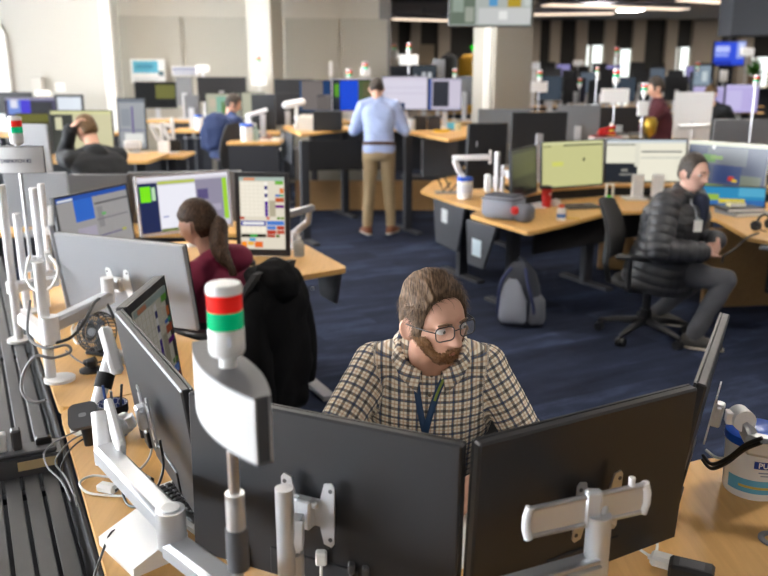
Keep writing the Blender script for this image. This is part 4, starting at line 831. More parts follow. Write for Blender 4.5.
# things on the lunch-bag desk
lb = on(502, 222, DZ); t = thing('lunch_bag', 'grey soft lunch bag with open dark flap on the desk corner', 'bag', (lb.x+.03, lb.y+.16, DZ), R(-38))
LBM = mat('bag_grey', (.24, .25, .29), .85, bump=.3, bscale=300)
b = B().box((0, 0, .09), (.29, .20, .17), bev=.03); part('body', b, LBM, t, 60); part('top_flap', B().box((0, .0, .178), (.25, .16, .012), bev=.006), mat('bag_dark', (.06, .065, .085), .8), t)
part('zip_edge', B().tube([(x*.14, y*.10, .155) for x, y in ((-1, -1), (1, -1), (1, 1), (-1, 1))], .005, 6, closed=True), mat('bag_dark', (.06, .065, .085), .8), t, True)
part('side_pocket', B().box((.19, -.03, .065), (.14, .13, .13), bev=.03), mat('bag_mid', (.13, .135, .16), .8), t, 60); part('lining', B().box((.15, -.07, .085), (.06, .09, .06), bev=.015), RED, t)
tb = on(546, 207, DZ); t = thing('tumbler', 'red travel tumbler with dark lid on the lunch-bag desk', 'tumbler', (tb.x, tb.y, DZ)); part('cup', B().lathe([(0, 0), (.034, 0), (.037, .02), (.042, .15), (0, .15)], n=24), RED, t, 40); part('lid', B().lathe([(.0, .15), (.044, .15), (.044, .168), (.036, .175), (0, .175)], n=24), BLACKP, t, 40)
part('emblem', B().box((.02, -.037, .11), (.014, .004, .02)), WHITEP, t)
bt = on(561, 220, DZ); t = thing('pill_bottle', 'white tablet bottle with orange cap beside the red tumbler', 'bottle', (bt.x, bt.y, DZ)); part('bottle', B().lathe([(0, 0), (.034, 0), (.034, .085), (.02, .095), (0, .095)], n=20), WHITEP, t, 40); part('cap', B().lathe([(0, .095), (.022, .095), (.022, .115), (0, .115)], n=20), pm('d0502a'), t, 40); part('printed_label', B().lathe([(.0345, .02), (.0345, .05)], n=20), pm('4a7ac0'), t)
p = on(553, 206, DZ); t = thing('tissue', 'crumpled white tissue behind the tablet bottle', 'tissue', (p.x+.02, p.y, DZ)); b = B().ball((0, 0, .03), (.045, .035, .032), 12)
for v in b.bm.verts: v.co += Vector(noise.noise_vector(v.co*40))*.012
part('paper', b, PAPER, t)
p = on(528, 207, DZ); t = thing('papers', 'white papers lying between the lunch bag and the tumbler', 'papers', (p.x+.05, p.y+.1, DZ), R(-30)); part('sheet', B().box((0, 0, .002), (.21, .297, .002)), PAPER, t); part('sheet', B().box((.03, .02, .0045), (.21, .297, .002), rz=.15), PAPER, t)
p = on(582, 208, DZ); t = thing('tablet', 'dark tablet in a black case lying on the desk by the tumbler', 'tablet', (p.x, p.y+.05, DZ), R(12)); part('case', B().box((0, 0, .008), (.30, .22, .016), bev=.006), BLACKP, t); part('screen', B().box((0, 0, .0165), (.25, .17, .001)), mat('tablet_screen', (.055, .05, .07), .2), t)
p = on(572, 219, DZ); t = thing('pencil', 'short yellow pencil on the desk edge near the tablet', 'pencil', (p.x, p.y, DZ+.006), R(-25)); part('shaft', B().cyl((-.06, 0, 0), (.06, 0, 0), .006, n=6), pm('d8b860'), t); part('tip', B().cyl((.06, 0, 0), (.078, 0, 0), .006, .001, n=6), pm('e8d8b0'), t)
p = on(600, 205, DZ); t = thing('marker', 'red and dark markers beside the black tablet', 'marker', (p.x, p.y, DZ+.012), R(70)); part('barrel', B().cyl((-.07, 0, 0), (.05, 0, 0), .011, n=10), RED, t); part('cap', B().cyl((.05, 0, 0), (.08, 0, 0), .012, n=10), BLACKP, t)
# desk wing: tub, small black stand, arm, portrait monitor back
p = on(465, 199, DZ); wipes('white wipes tub with blue lid on the small desk wing', (p.x, p.y+.05), DZ, .068, .185, mat('lid_blue', (.01, .09, .55), .3))
part('printed_label', B().lathe([(.0675, .05), (.0690, .12)], n=24), pm('d4d8e2'), bpy.data.objects.get('wipes_tub.001') or list(bpy.data.objects)[-1].parent)
p = on(446, 193, DZ); t = thing('phone_holder', 'black wire phone holder on the small desk wing', 'holder', (p.x, p.y, DZ)); part('base', B().box((0, 0, .006), (.20, .15, .012), bev=.004), GREYP, t)
for a in (-.05, .02): part('wire', B().tube([(a-.04, .0, .15), (a, .02, .08), (a+.02, 0, .012), (a+.09, -.02, .10)], .008, 8), BLACKP, t)
tE = at(487, 123, 7.15); mE, ME = monitor('touch_monitor', 'black back of a portrait touch monitor on the small desk wing', (tE.x, tE.y, tE.z), PI+R(14), w=.365, h=.575, tilt=4, es=.5, scr=GRID, detail=False, thick=.04, bez=.026)
part('control_stub', B().box((.1, .045, .40), (.012, .01, .05), bev=.003), GREYP, mE)
t = thing('monitor_mount', 'white arm with a bar across the portrait monitor back, beside the tub', 'monitor arm', (.74, 6.3, DZ)); ti = Matrix.Translation((.74, 6.3, DZ)).inverted()
ap = at(497, 170, 6.3); aq0 = at(452, 158, 6.98); aq1 = at(489, 157, 6.98); aq2 = at(460, 173, 7.0)
for n_, b_ in (('pole', B().cyl((ap.x, ap.y, DZ), (ap.x, ap.y, at(497, 152, 6.3).z), .021, n=16)), ('clamp_base', B().lathe([(0, 0), (.05, 0), (.05, .014), (0, .016)], (ap.x, ap.y, DZ), 20)), ('cross_bar', B().beam(aq0, aq1, .045, .045, bev=.008)), ('mounting_plate', B().box(aq1+Vector((.01, 0, 0)), (.02, .02, .12), bev=.004)), ('drop_link', B().beam(aq0+Vector((.02, 0, -.02)), aq2, .04, .05, bev=.01)), ('foot_link', B().beam(aq2, aq2+Vector((.06, 0, -.09)), .04, .05, bev=.01)), ('collar', B().cyl((ap.x, ap.y, .9), (ap.x, ap.y, .98), .034, n=16).box((ap.x-.07, ap.y, .93), (.05, .05, .14), bev=.01))):
    part(n_, b_, SILVL, t, 40).matrix_parent_inverse = ti
# backpack under the desk
bpk = on(521, 327, 0); t = thing('backpack', 'grey and navy backpack on the carpet under the lunch-bag desk', 'backpack', (bpk.x+.0, bpk.y+.10, 0), R(-20))
def blob(pr, n=20, seed=0, amp=.01, sc=8):
    """stack of super-ellipse rings: (z, half-width x, half-depth y, cx, cy)"""
    b = B(); rings = []
    for z, hx_, hy, cx, cy in pr:
        ring = []
        for k in range(n):
            a = 2*PI*k/n; c, s_ = math.cos(a), math.sin(a); p = Vector((cx+hx_*math.copysign(abs(c)**.75, c), cy+hy*math.copysign(abs(s_)**.75, s_), z))
            p += Vector(noise.noise_vector(p*sc+Vector((seed, 0, 0))))*amp; ring.append(b.bm.verts.new(p))
        rings.append(ring)
    for r0, r1 in zip(rings, rings[1:]):
        for k in range(n): b.bm.faces.new((r0[k], r0[(k+1) % n], r1[(k+1) % n], r1[k]))
    b.bm.faces.new(rings[0][::-1]); b.bm.faces.new(rings[-1]); return b
part('body', blob([(.0, .13, .09, 0, 0), (.03, .155, .11, 0, 0), (.14, .155, .11, 0, 0), (.28, .14, .10, .0, .01), (.38, .11, .08, -.01, .02), (.44, .06, .04, -.01, .03), (.45, .02, .02, -.01, .03)], 24, 1), mat('pack_dark', (.035, .04, .055), .8), t, True)
part('front_pocket', blob([(.03, .09, .045, -.03, -.09), (.06, .105, .055, -.03, -.095), (.20, .10, .05, -.03, -.09), (.30, .06, .035, -.04, -.07), (.34, .03, .02, -.04, -.06)], 18, 2), mat('pack_light', (.30, .32, .38), .8), t, True)
part('side_pocket', blob([(.02, .05, .07, .13, -.03), (.05, .06, .085, .13, -.03), (.18, .055, .08, .13, -.03), (.22, .03, .05, .13, -.02)], 16, 3), mat('pack_mid', (.12, .13, .16), .8), t, True)
for sx in (-1, 1): part('strap', B().tube(spline([(sx*.05-.01, -.05, .42), (sx*.09-.02, -.115, .34), (sx*.125-.01, -.12, .18), (sx*.13, -.09, .05)], 6), .012, 8), mat('pack_navy', (.02, .03, .10), .7), t, True)
part('handle', B().tube(spline([(-.04, .03, .44), (-.02, .02, .48), (.02, .02, .47), (.03, .03, .43)], 6), .008, 8), mat('pack_dark', (.035, .04, .055), .8), t, True)
# black box unit, papers, headset at the right edge
p = on(752, 232, .35); t = thing('desktop_computer', 'black computer case standing under the desk at the right edge', 'computer', (2.95, 5.5, .20), R(10)); part('case', B().box((0, 0, .22), (.22, .45, .44), bev=.008), BLACKP, t); part('front_panel', B().box((0, -.228, .22), (.19, .012, .40), bev=.004), DGREY, t)
for i, (px, py, dz, col, lab) in enumerate(((738, 206, 0, '8a8c90', 'grey binder at the bottom of the stack right of the puffer-jacket man'), (738, 204, .03, '3c3f46', 'dark closed laptop on top of the grey binder'), (733, 205, .06, 'd8cf9a', 'yellow notepad on top of the dark laptop'))):
    p = on(px, py, DZ); t = thing('binder' if i == 0 else ('laptop' if i == 1 else 'notepad'), lab, ('binder', 'laptop', 'notepad')[i], (2.78-.03*i, 6.15, DZ+dz), R(15-8*i)); w_, d_ = ((.32, .26), (.30, .21), (.12, .10))[i]
    part('cover', B().box((0, 0, .015), (w_, d_, .028), bev=.004), pm(col), t); part('page_edge', B().box((0, -.003, .015), (w_*.97, d_*.985, .018)), PAPER, t)
hp_ = on(762, 230, DZ); t = thing('headset', 'black headset lying on the desk at the right edge', 'headset', (hp_.x+.02, hp_.y, DZ), R(30))
part('headband', B().tube([(.075*math.cos(R(a)), .02, .03+.075*math.sin(R(a))) for a in range(0, 181, 15)], .008, 8), BLACKP, t, True)
for sx in (-1, 1): part('ear_cup', B().cyl((sx*.06, .02, .035), (sx*.09, .02, .035), .034, n=18), BLACKP, t, 40)
part('microphone_boom', B().tube(spline([(-.08, .02, .03), (-.11, -.04, .02), (-.10, -.08, .012)], 6), .004, 6), BLACKP, t, True)
cable('cable', 'black headset lead hanging over the desk edge at right', [on(758, 236, DZ)+Vector((0, 0, .02)), on(748, 240, DZ)+Vector((0, 0, .02)), at(740, 244, 5.1), at(733, 250, 5.05), at(724, 256, 5.0), at(722, 263, 4.98)], .007)
t = thing('keyboard', 'grey keyboard at the desk edge right of the man’s knees'.replace('’s knees', ' in the puffer jacket'), 'keyboard', (2.62, 5.25, DZ-.05), R(60)); part('tray', B().box((0, 0, .0), (.45, .16, .02), bev=.004), GREYP, t); part('key_field', B().box((0, 0, .012), (.42, .12, .006), bev=.002), pm('b8bcc4'), t)
# ------------------------------------------------------------------ standing desk behind
ZS = 1.12
SD = [xy(281, 126, ZS), xy(301, 134.5, ZS), xy(330, 131, ZS), xy(352, 128.5, ZS), xy(394, 129, ZS), xy(448, 139.5, ZS), xy(467, 136, ZS), (at(470, 120, 10.9).x, 10.9), (at(292, 120, 10.9).x, 10.9)]
sdl = [on(303, 138, ZS), on(408, 134, ZS), on(344, 128, ZS)]
desk('raised maple standing desk of the man in the light blue shirt', SD, ZS, [(v.x, v.y+.05) for v in sdl], [(xy(281, 127.5, ZS), xy(293, 132.5, ZS), at(288, 166, 9.4).z, (.04, .10), (.15, .06, .12, .14, 'cfd4d8'))], kick=((sdl[0].x, sdl[0].y+.5), (sdl[2].x+.3, sdl[0].y+.7), .72, 1.05, BLACKM))
part('lower_panel', B().box((0, .9, .2), (2.0, .03, .4)), KICKW, bpy.data.objects['desk.005'] if 'desk.005' in bpy.data.objects else None)
def pmon(label, x0, x1, ytop, y, h, scr=None, yaw=0, es=.9, back=None, facing=True, zdesk=None, **k):
    a = at(x0, ytop, y); c = at(x1, ytop, y); w = (c.x-a.x)/max(.5, abs(math.cos(R(yaw)))); m_ = (a+c)/2
    st = None if zdesk is None else m_.z-h-zdesk
    return monitor(k.pop('name', 'monitor'), label, m_, (0 if facing else PI)+R(yaw), w=w, h=h, scr=scr, es=es, back=back, tilt=2, stand=st, detail=False, **k)
S1 = [(0, 0, 1, 1, '77706e'), (0, 0, .05, 1, '1c4a78'), (0, 0, 1, .06, '1c3c60'), (.55, .06, .98, .5, '6a6462'), (.75, .55, 1, 1, '1f3c66'), (.55, .5, .8, .54, '3a3c44')]
pmon('monitor with grey screen and blue border, left end of the standing desk', 299, 331, 80, 10.3, .40, S1, yaw=8, zdesk=ZS)
S2 = [(0, 0, 1, 1, '20242c'), (.04, .3, .16, .95, '2a3038'), (.05, .45, .15, .85, '5aa020'), (.18, .03, .72, .96, '0a46d2'), (.6, .3, 1, .96, '4a5a34'), (.72, .45, 1, .9, '5c5a3c'), (.8, .1, .95, .3, 'c8c0a0')]
pmon('monitor with vivid blue map screen beside the standing man', 331.5, 376, 78.5, 10.6, .42, S2, zdesk=ZS, bezmat=pm('a8a8b4'))
S3 = [(0, 0, 1, 1, 'd6d2e2'), (0, .9, 1, 1, 'cfcada'), (.0, 0, .5, .2, '2a3a5c'), (.06, .66, .94, .68, 'c0bcd0'), (.06, .48, .94, .5, 'c0bcd0')]
pmon('wide pale lavender monitor right of the standing man', 382, 428, 76, 10.6, .43, S3, zdesk=ZS)
S4 = [(0, 0, 1, 1, 'bcb6c8'), (0, 0, .08, 1, '2a4a94'), (.12, .1, .62, .92, '2a2c36'), (.66, .1, .98, .92, 'c8c2d4')]
pmon('monitor with a dark panel on lavender, right end of the standing desk', 428.5, 462, 78, 10.3, .40, S4, yaw=-10, zdesk=ZS)
def carton(name, label, cat, px, py, y, z, w, d, h, col, rz=0, lid=None, rough=.6):
    p = at(px, py, y); t = thing(name, label, cat, (p.x, p.y, z), R(rz)); part('body', B().box((0, 0, h/2), (w, d, h), bev=.006), pm(col, rough), t); part('top', B().box((0, 0, h+.004), (w*.96, d*.96, .008), bev=.002), pm(lid or col, rough), t); return t
carton('paper_stack', 'stack of white paper on the standing desk under the grey-screen monitor', 'paper', 308, 122, 9.95, ZS, .22, .28, .16, 'd8d6d0')
carton('printer', 'black box-like printer on the standing desk under the blue map screen', 'printer', 328, 122, 9.9, ZS, .34, .28, .22, '17181b', lid='26282c')
p = at(296.5, 120, 9.9); sanitizer('clear sanitizer bottle at the left end of the standing desk', Vector((p.x, p.y, 0)), ZS)
for lab, px, col, h_ in (('white mug on the standing desk behind the man’s right elbow', 403, 'd6d8d8', .12), ('pale headset stand on the standing desk', 412, 'c8ccd0', .15), ('light blue note block on the standing desk', 451, '58b8dc', .10), ('cream jar at the right end of the standing desk', 458, 'cfcaa8', .11)):
    p = at(px, 118, 9.8); t = thing(('mug', 'headset_stand', 'note_block', 'jar')[(403, 412, 451, 458).index(px)], lab.replace('the man’s right elbow', 'the standing man'), ('mug', 'stand', 'notes', 'jar')[(403, 412, 451, 458).index(px)], (p.x, p.y, ZS))
    part('body', B().lathe([(0, 0), (.04, 0), (.04, h_), (.034, h_), (.034, .01), (0, .01)], n=16) if px != 451 else B().box((0, 0, h_/2), (.09, .03, h_)), pm(col), t)
    part('rim', B().lathe([(.041, h_-.012), (.043, h_-.012), (.043, h_), (.041, h_)], n=16) if px != 451 else B().box((0, 0, .008), (.1, .06, .016)), DGREY if px != 451 else GREYP, t)
p = at(442, 126, 9.4); t = thing('banana', 'yellow banana on the right wing of the standing desk', 'banana', (p.x, p.y, ZS+.02)); part('peel', B().tube(spline([(-.09, .02, .0), (-.04, -.02, .0), (.03, -.025, .0), (.09, .02, .01)], 6), [.006]+[.018]*17+[.005], 8), pm('d8b020'), t, True); part('stem', B().cyl((.088, .018, .01), (.105, .03, .012), .005, n=8), pm('6a5a20'), t)
for lab, px, col in (('black speaker on the standing desk, left of the mugs', 420, '1a1b1e'), ('dark desk organiser on the standing desk under the dark-panel monitor', 434, '22242a')): carton('speaker' if px == 420 else 'organiser', lab, 'speaker' if px == 420 else 'organiser', px, 118, 9.85, ZS, .16, .12, .16, col, lid='303238')
part_t = thing('computer_tower', 'grey computer case hung under the right wing of the standing desk', 'computer', (at(440, 150, 9.6).x, 9.75, at(440, 178, 9.75).z)); part('case', B().box((0, 0, .26), (.42, .4, .44), bev=.01), DGREY, part_t); part('bracket', B().box((0, 0, .50), (.46, .3, .06)), DARK, part_t); part('shelf', B().box((-.15, -.05, .02), (.6, .4, .03)), DARK, part_t)
# ------------------------------------------------------------------ people
from mathutils.bvhtree import BVHTree
def _hash(i, j, k): 
    h = (i*374761393+j*668265263+k*2147483647+1442695041) & 0xffffffff; h = ((h ^ (h >> 13))*1274126177) & 0xffffffff; return ((h ^ (h >> 16)) & 0xffff)/32767.5-1
def vnoise(P):          # smooth value noise for an array of points
    P = np.asarray(P, float); I = np.floor(P).astype(np.int64); f = P-I; f = f*f*f*(f*(f*6-15)+10); out = 0
    for a in (0, 1):
        for b_ in (0, 1):
            for c in (0, 1):
                w = (f[:, 0] if a else 1-f[:, 0])*(f[:, 1] if b_ else 1-f[:, 1])*(f[:, 2] if c else 1-f[:, 2]); out = out+w*_hash(I[:, 0]+a, I[:, 1]+b_, I[:, 2]+c)
    return out
def sstep(a, b, x): t = np.clip((x-a)/(b-a), 0, 1); return t*t*(3-2*t)
def ico_pts(sub):
    bm = bmesh.new(); bmesh.ops.create_icosphere(bm, subdivisions=sub, radius=1); bm.verts.ensure_lookup_table()
    v = np.array([q.co[:] for q in bm.verts]); f = [[w.index for w in q.verts] for q in bm.faces]; bm.free(); return v, f
ICO = {k: ico_pts(k) for k in (4, 5, 6)}
def gau(P, c, s): s = np.array(s if hasattr(s, '__len__') else (s, s, s)); return np.exp(-(((P-np.array(c))/s)**2).sum(1)/2)
def head_surface(D, fem=0.):
    """unit directions -> head surface points; face looks to -Y, origin mid-head at eye level"""
    P = D*np.array([.0755, .097, .118]); P[:, 1] += .010
    x, y, z = P[:, 0].copy(), P[:, 1].copy(), P[:, 2].copy()
    lo = sstep(-.01, -.115, z); P[:, 0] *= 1-(.30+.06*fem)*lo
    bk = sstep(.0, .05, y)*sstep(-.02, -.09, z); P[:, 1] -= bk*.045
    fr = sstep(-.02, -.07, y); P[:, 1] -= fr*lo*.012
    tp = sstep(.03, .1, z)*sstep(0, -.08, y); P[:, 1] += tp*.006
    P[:, 1] = np.where(P[:, 1] < -.082, -.082+(P[:, 1]+.082)*.7, P[:, 1])
    Q = P.copy(); dy = np.zeros(len(P)); dx = np.zeros(len(P)); front = sstep(-.02, -.05, Q[:, 1])
    for s in (-1, 1):
        dy -= .0055*(1-.6*fem)*gau(Q, (s*.028, -.085, .020), (.020, .03, .008))
        dy += .0105*gau(Q, (s*.032, -.080, .0), (.014, .03, .010))
        dy -= .0035*gau(Q, (s*.044, -.072, -.026), (.016, .03, .014))
        dy += .003*gau(Q, (s*.048, -.06, -.06), (.014, .03, .02))
        dy -= .006*gau(Q, (s*.0125, -.09, -.041), (.006, .03, .006))
        dx += s*.004*gau(Q, (s*.062, -.045, -.02), (.02, .02, .016))
    zt = np.clip((.012-Q[:, 2])/.050, 0, 1)
    ridge = (.005+.0245*zt**1.3)*np.exp(-(Q[:, 0]/(.0075+.005*zt))**2/2)*sstep(.022, .005, Q[:, 2])*sstep(-.052, -.042, Q[:, 2])
    dy -= ridge
    dy -= .0060*gau(Q, (0, -.09, -.0625), (.016, .03, .0045)); dy -= .0066*gau(Q, (0, -.09, -.0745), (.014, .03, .005)); dy += .003*gau(Q, (0, -.09, -.0685), (.018, .03, .0018))
    dy += .003*gau(Q, (0, -.09, -.087), (.015, .03, .005)); dy -= .007*gau(Q, (0, -.085, -.105), (.018, .03, .012))
    P[:, 1] += dy*front; P[:, 0] += dx
    return P
def xform(P, M4): m = np.array(M4); return P@m[:3, :3].T+m[:3, 3]
def add_pts(b, P, F, M4):
    me = bpy.data.meshes.new('t'); me.from_pydata(xform(P, M4).tolist(), [], F); b.bm.from_mesh(me); bpy.data.meshes.remove(me)
def head_geo(b, M4, fem=0., sub=5, ears=True):
    D, F = ICO[sub]; add_pts(b, head_surface(D, fem), F, M4)
    for s in (-1, 1):
        if ears:
            e = Matrix.Translation((s*.079, .012, -.012)) @ Matrix.Rotation(s*R(-22), 4, 'Z') @ Matrix.Rotation(R(-8), 4, 'X')
            v, f = ICO[4]; pp = v*np.array([.0075, .019, .032]); pp[:, 0] += s*.010*sstep(-.005, .018, pp[:, 1]); pp[:, 0] -= s*.006*gau(pp, (0, 0, .002), (.02, .009, .016)); add_pts(b, pp, f, M4 @ e)
        v, f = ICO[4]; add_pts(b, v*np.array([.0150, .0120, .0085])+np.array([s*.031, -.0735, .0080]), f, M4)     # upper lid
        add_pts(b, v*np.array([.0140, .0105, .0060])+np.array([s*.031, -.0735, -.0105]), f, M4)                 # lower lid
def shell(M4, thick, sub=6, fem=0., nz=0., nsc=(60, 8, 20), seed=0., clump=None):
    """hair / beard: offset copy of the head surface where thick(P) > 0, sunk under the skin elsewhere"""
    D, F = ICO[sub]; P = head_surface(D, fem); t = thick(P)
    c = P-np.array([0, .012, .0]); n = c/np.linalg.norm(c, axis=1)[:, None]
    if nz: s_ = np.array(nsc); nn = vnoise(P*s_+seed)*.8+.4*vnoise(P*s_*2.1+seed+31); t = np.where(t > 0, t+nz*nn, t)
    keep = t > -.004; P = P+n*np.where(t > 0, t, np.maximum(t, -.004))[:, None]
    Fa = np.array(F); Fa = Fa[keep[Fa].all(1)]; used = np.unique(Fa); mp_ = np.full(len(P), -1); mp_[used] = np.arange(len(used))
    b = B(); me = bpy.data.meshes.new('t'); me.from_pydata(xform(P[used], M4).tolist(), [], mp_[Fa].tolist()); b.bm.from_mesh(me); bpy.data.meshes.remove(me); return b
def cap(b, p0, r0, p1, r1, n=16):
    p0, p1 = Vector(p0), Vector(p1); b.cyl(p0, p1, r0, r1, n); b.ball(p0, r0, n); b.ball(p1, r1, n)
def loft(b, rings, n=28):
    """rings: (centre, lateral axis, front axis, half width, half depth, power)"""
    R_ = []
    for c, la, fa, hw, hd, pw in rings:
        R_.append([b.bm.verts.new(Vector(c)+la*(hw*math.copysign(abs(math.cos(a))**pw, math.cos(a)))+fa*(hd*math.copysign(abs(math.sin(a))**pw, math.sin(a)))) for a in (2*PI*k/n for k in range(n))])
    for r0, r1 in zip(R_, R_[1:]):
        for k in range(n): b.bm.faces.new((r0[k], r0[(k+1) % n], r1[(k+1) % n], r1[k]))
    b.bm.faces.new(R_[0][::-1]); b.bm.faces.new(R_[-1])
def remesh(b, vox, it=4, name='body'):
    bmesh.ops.recalc_face_normals(b.bm, faces=b.bm.faces[:])
    me = b.mesh('tmp'); o = bpy.data.objects.new('tmp', me); C.objects.link(o)
    m = o.modifiers.new('r', 'REMESH'); m.mode = 'VOXEL'; m.voxel_size = vox; m.adaptivity = 0
    if it: s = o.modifiers.new('s', 'SMOOTH'); s.factor = .5; s.iterations = it
    bpy.context.view_layer.update(); out = bpy.data.meshes.new_from_object(o.evaluated_get(bpy.context.evaluated_depsgraph_get())); out.name = name
    bpy.data.objects.remove(o); bpy.data.meshes.remove(me); out.materials.clear()
    out.polygons.foreach_set('use_smooth', [True]*len(out.polygons)); return out
def verts(me): a = np.empty(len(me.vertices)*3, np.float32); me.vertices.foreach_get('co', a); return a.reshape(-1, 3).astype(float)
def norms(me): a = np.empty(len(me.vertices)*3, np.float32); me.vertex_normals.foreach_get('vector', a); return a.reshape(-1, 3).astype(float)
def setv(me, P): me.vertices.foreach_set('co', P.astype(np.float32).ravel()); me.update()
def ik(a, c, l1, l2, hint):
    a, c, hint = Vector(a), Vector(c), Vector(hint); d = c-a; L = min(d.length, (l1+l2)*.999); dn = d.normalized(); x = (l1*l1-l2*l2+L*L)/(2*L); h = math.sqrt(max(l1*l1-x*x, 0))
    hp = hint-dn*hint.dot(dn); hp.normalize(); return a+dn*x+hp*h, a+dn*L
def hand_geo(b, w, d, pn, side, curl=(25, 35, 40, 45), sc=1., thumb=30, spread=5):
    """w wrist, d direction of the fingers, pn palm normal (out of the palm), side +1 thumb on d x pn side"""
    d = Vector(d).normalized(); pn = Vector(pn); pn = (pn-d*pn.dot(d)).normalized(); s = d.cross(pn)*side
    def L(x, y, z): return Vector(w)+d*(x*sc)+s*(y*sc)+pn*(z*sc)
    cap(b, L(.0, 0, 0), .026*sc, L(.02, 0, 0), .027*sc, 12)
    for y0, y1 in ((-.026, -.030), (-.010, -.011), (.008, .008), (.024, .027)): cap(b, L(.02, y0*.7, 0), .015*sc, L(.088, y1, 0), .0115*sc, 10)
    for i, (y, ln) in enumerate(((.027, .072), (.009, .082), (-.010, .075), (-.029, .058))):
        a = R(spread*(1.2-i*.8)); p = L(.09, y, 0); cv = 0; dirs = math.cos(a)*d+math.sin(a)*s
        for k, fr in enumerate((.45, .32, .23)):
            cv += R(curl[i])*(1 if k else .8); q = p+(dirs*math.cos(cv)+pn*math.sin(cv))*(ln*fr*sc*1.05); cap(b, p, (.0092-.0008*k)*sc, q, (.0086-.0009*k)*sc, 10); p = q
    p = L(.022, .026, .004); t1 = R(thumb); dirs = (d*math.cos(t1)+s*math.sin(t1)+pn*.35).normalized()
    for k, (ln, r) in enumerate(((.042, .0125), (.032, .0105), (.026, .009))):
        q = p+dirs*ln*sc; cap(b, p, r*sc, q, (r-.0012)*sc, 10); p = q; dirs = (dirs+d*.25+pn*.08).normalized()
SKIN = mat('skin', (.60, .33, .23), .5, var=.10, vscale=25); SKIN2 = mat('skin_pale', (.64, .38, .29), .5, var=.08, vscale=25)
EYEW = mat('eye_white', (.50, .47, .45), .35); IRIS = mat('iris', (.06, .05, .04), .15); LIP = mat('lip', (.50, .20, .16), .45)
def hair_mat(name, c1, c2, rough=.42, sc=(260, 30, 60)):
    m = bpy.data.materials.new(name); m.use_nodes = True; nt = m.node_tree; b = nt.nodes['Principled BSDF']; tc = nt.nodes.new('ShaderNodeTexCoord'); mp = nt.nodes.new('ShaderNodeMapping'); mp.inputs['Scale'].default_value = sc
    n = nt.nodes.new('ShaderNodeTexNoise'); n.inputs['Scale'].default_value = 1; n.inputs['Detail'].default_value = 3; cr = nt.nodes.new('ShaderNodeValToRGB'); cr.color_ramp.elements[0].position = .33; cr.color_ramp.elements[1].position = .68
    cr.color_ramp.elements[0].color = (*c1, 1); cr.color_ramp.elements[1].color = (*c2, 1); bp = nt.nodes.new('ShaderNodeBump'); bp.inputs['Strength'].default_value = .5; bp.inputs['Distance'].default_value = .004
    L = nt.links.new; L(tc.outputs['Object'], mp.inputs[0]); L(mp.outputs[0], n.inputs['Vector']); L(n.outputs['Fac'], cr.inputs[0]); L(cr.outputs[0], b.inputs['Base Color']); L(n.outputs['Fac'], bp.inputs['Height']); L(bp.outputs[0], b.inputs['Normal'])
    b.inputs['Roughness'].default_value = rough; b.inputs['Specular IOR Level'].default_value = .18; MATS[name] = m; return m
def plaid():
    m = bpy.data.materials.new('plaid_cotton'); m.use_nodes = True; nt = m.node_tree; b = nt.nodes['Principled BSDF']; L = nt.links.new
    uv_ = nt.nodes.new('ShaderNodeUVMap'); uv_.uv_map = 'cloth'; sp = nt.nodes.new('ShaderNodeSeparateXYZ'); L(uv_.outputs[0], sp.inputs[0])
    def band(src, pitch, phase, width, soft=.02):
        a = nt.nodes.new('ShaderNodeMath'); a.operation = 'MULTIPLY_ADD'; L(src, a.inputs[0]); a.inputs[1].default_value = 1/pitch; a.inputs[2].default_value = phase
        f = nt.nodes.new('ShaderNodeMath'); f.operation = 'FRACT'; L(a.outputs[0], f.inputs[0]); s = nt.nodes.new('ShaderNodeMath'); s.operation = 'SUBTRACT'; L(f.outputs[0], s.inputs[0]); s.inputs[1].default_value = .5
        ab = nt.nodes.new('ShaderNodeMath'); ab.operation = 'ABSOLUTE'; L(s.outputs[0], ab.inputs[0]); mr = nt.nodes.new('ShaderNodeMapRange'); mr.inputs[1].default_value = width/2+soft; mr.inputs[2].default_value = width/2-soft; mr.inputs[3].default_value = 0; mr.inputs[4].default_value = 1; L(ab.outputs[0], mr.inputs[0]); return mr.outputs[0]
    col = None
    def mix(base, fac, c, k):
        mu = nt.nodes.new('ShaderNodeMath'); mu.operation = 'MULTIPLY'; L(fac, mu.inputs[0]); mu.inputs[1].default_value = k
        mx = nt.nodes.new('ShaderNodeMix'); mx.data_type = 'RGBA'; L(mu.outputs[0], mx.inputs[0]); mx.inputs[7].default_value = (*c, 1)
        if base is None: mx.inputs[6].default_value = (.92, .85, .72, 1)
        else: L(base, mx.inputs[6])
        return mx.outputs[2]
    u, v = sp.outputs[0], sp.outputs[1]; P = .024
    for s in (u, v): col = mix(col, band(s, P, .0, .32), (.035, .028, .030), .76)
    for s in (u, v): col = mix(col, band(s, P, .5, .16), (.50, .28, .12), .45)
    for s in (u, v): col = mix(col, band(s, P*2, .27, .05, .012), (.05, .09, .20), .7)
    L(col, b.inputs['Base Color']); b.inputs['Roughness'].default_value = .85; b.inputs['Specular IOR Level'].default_value = .2; return m
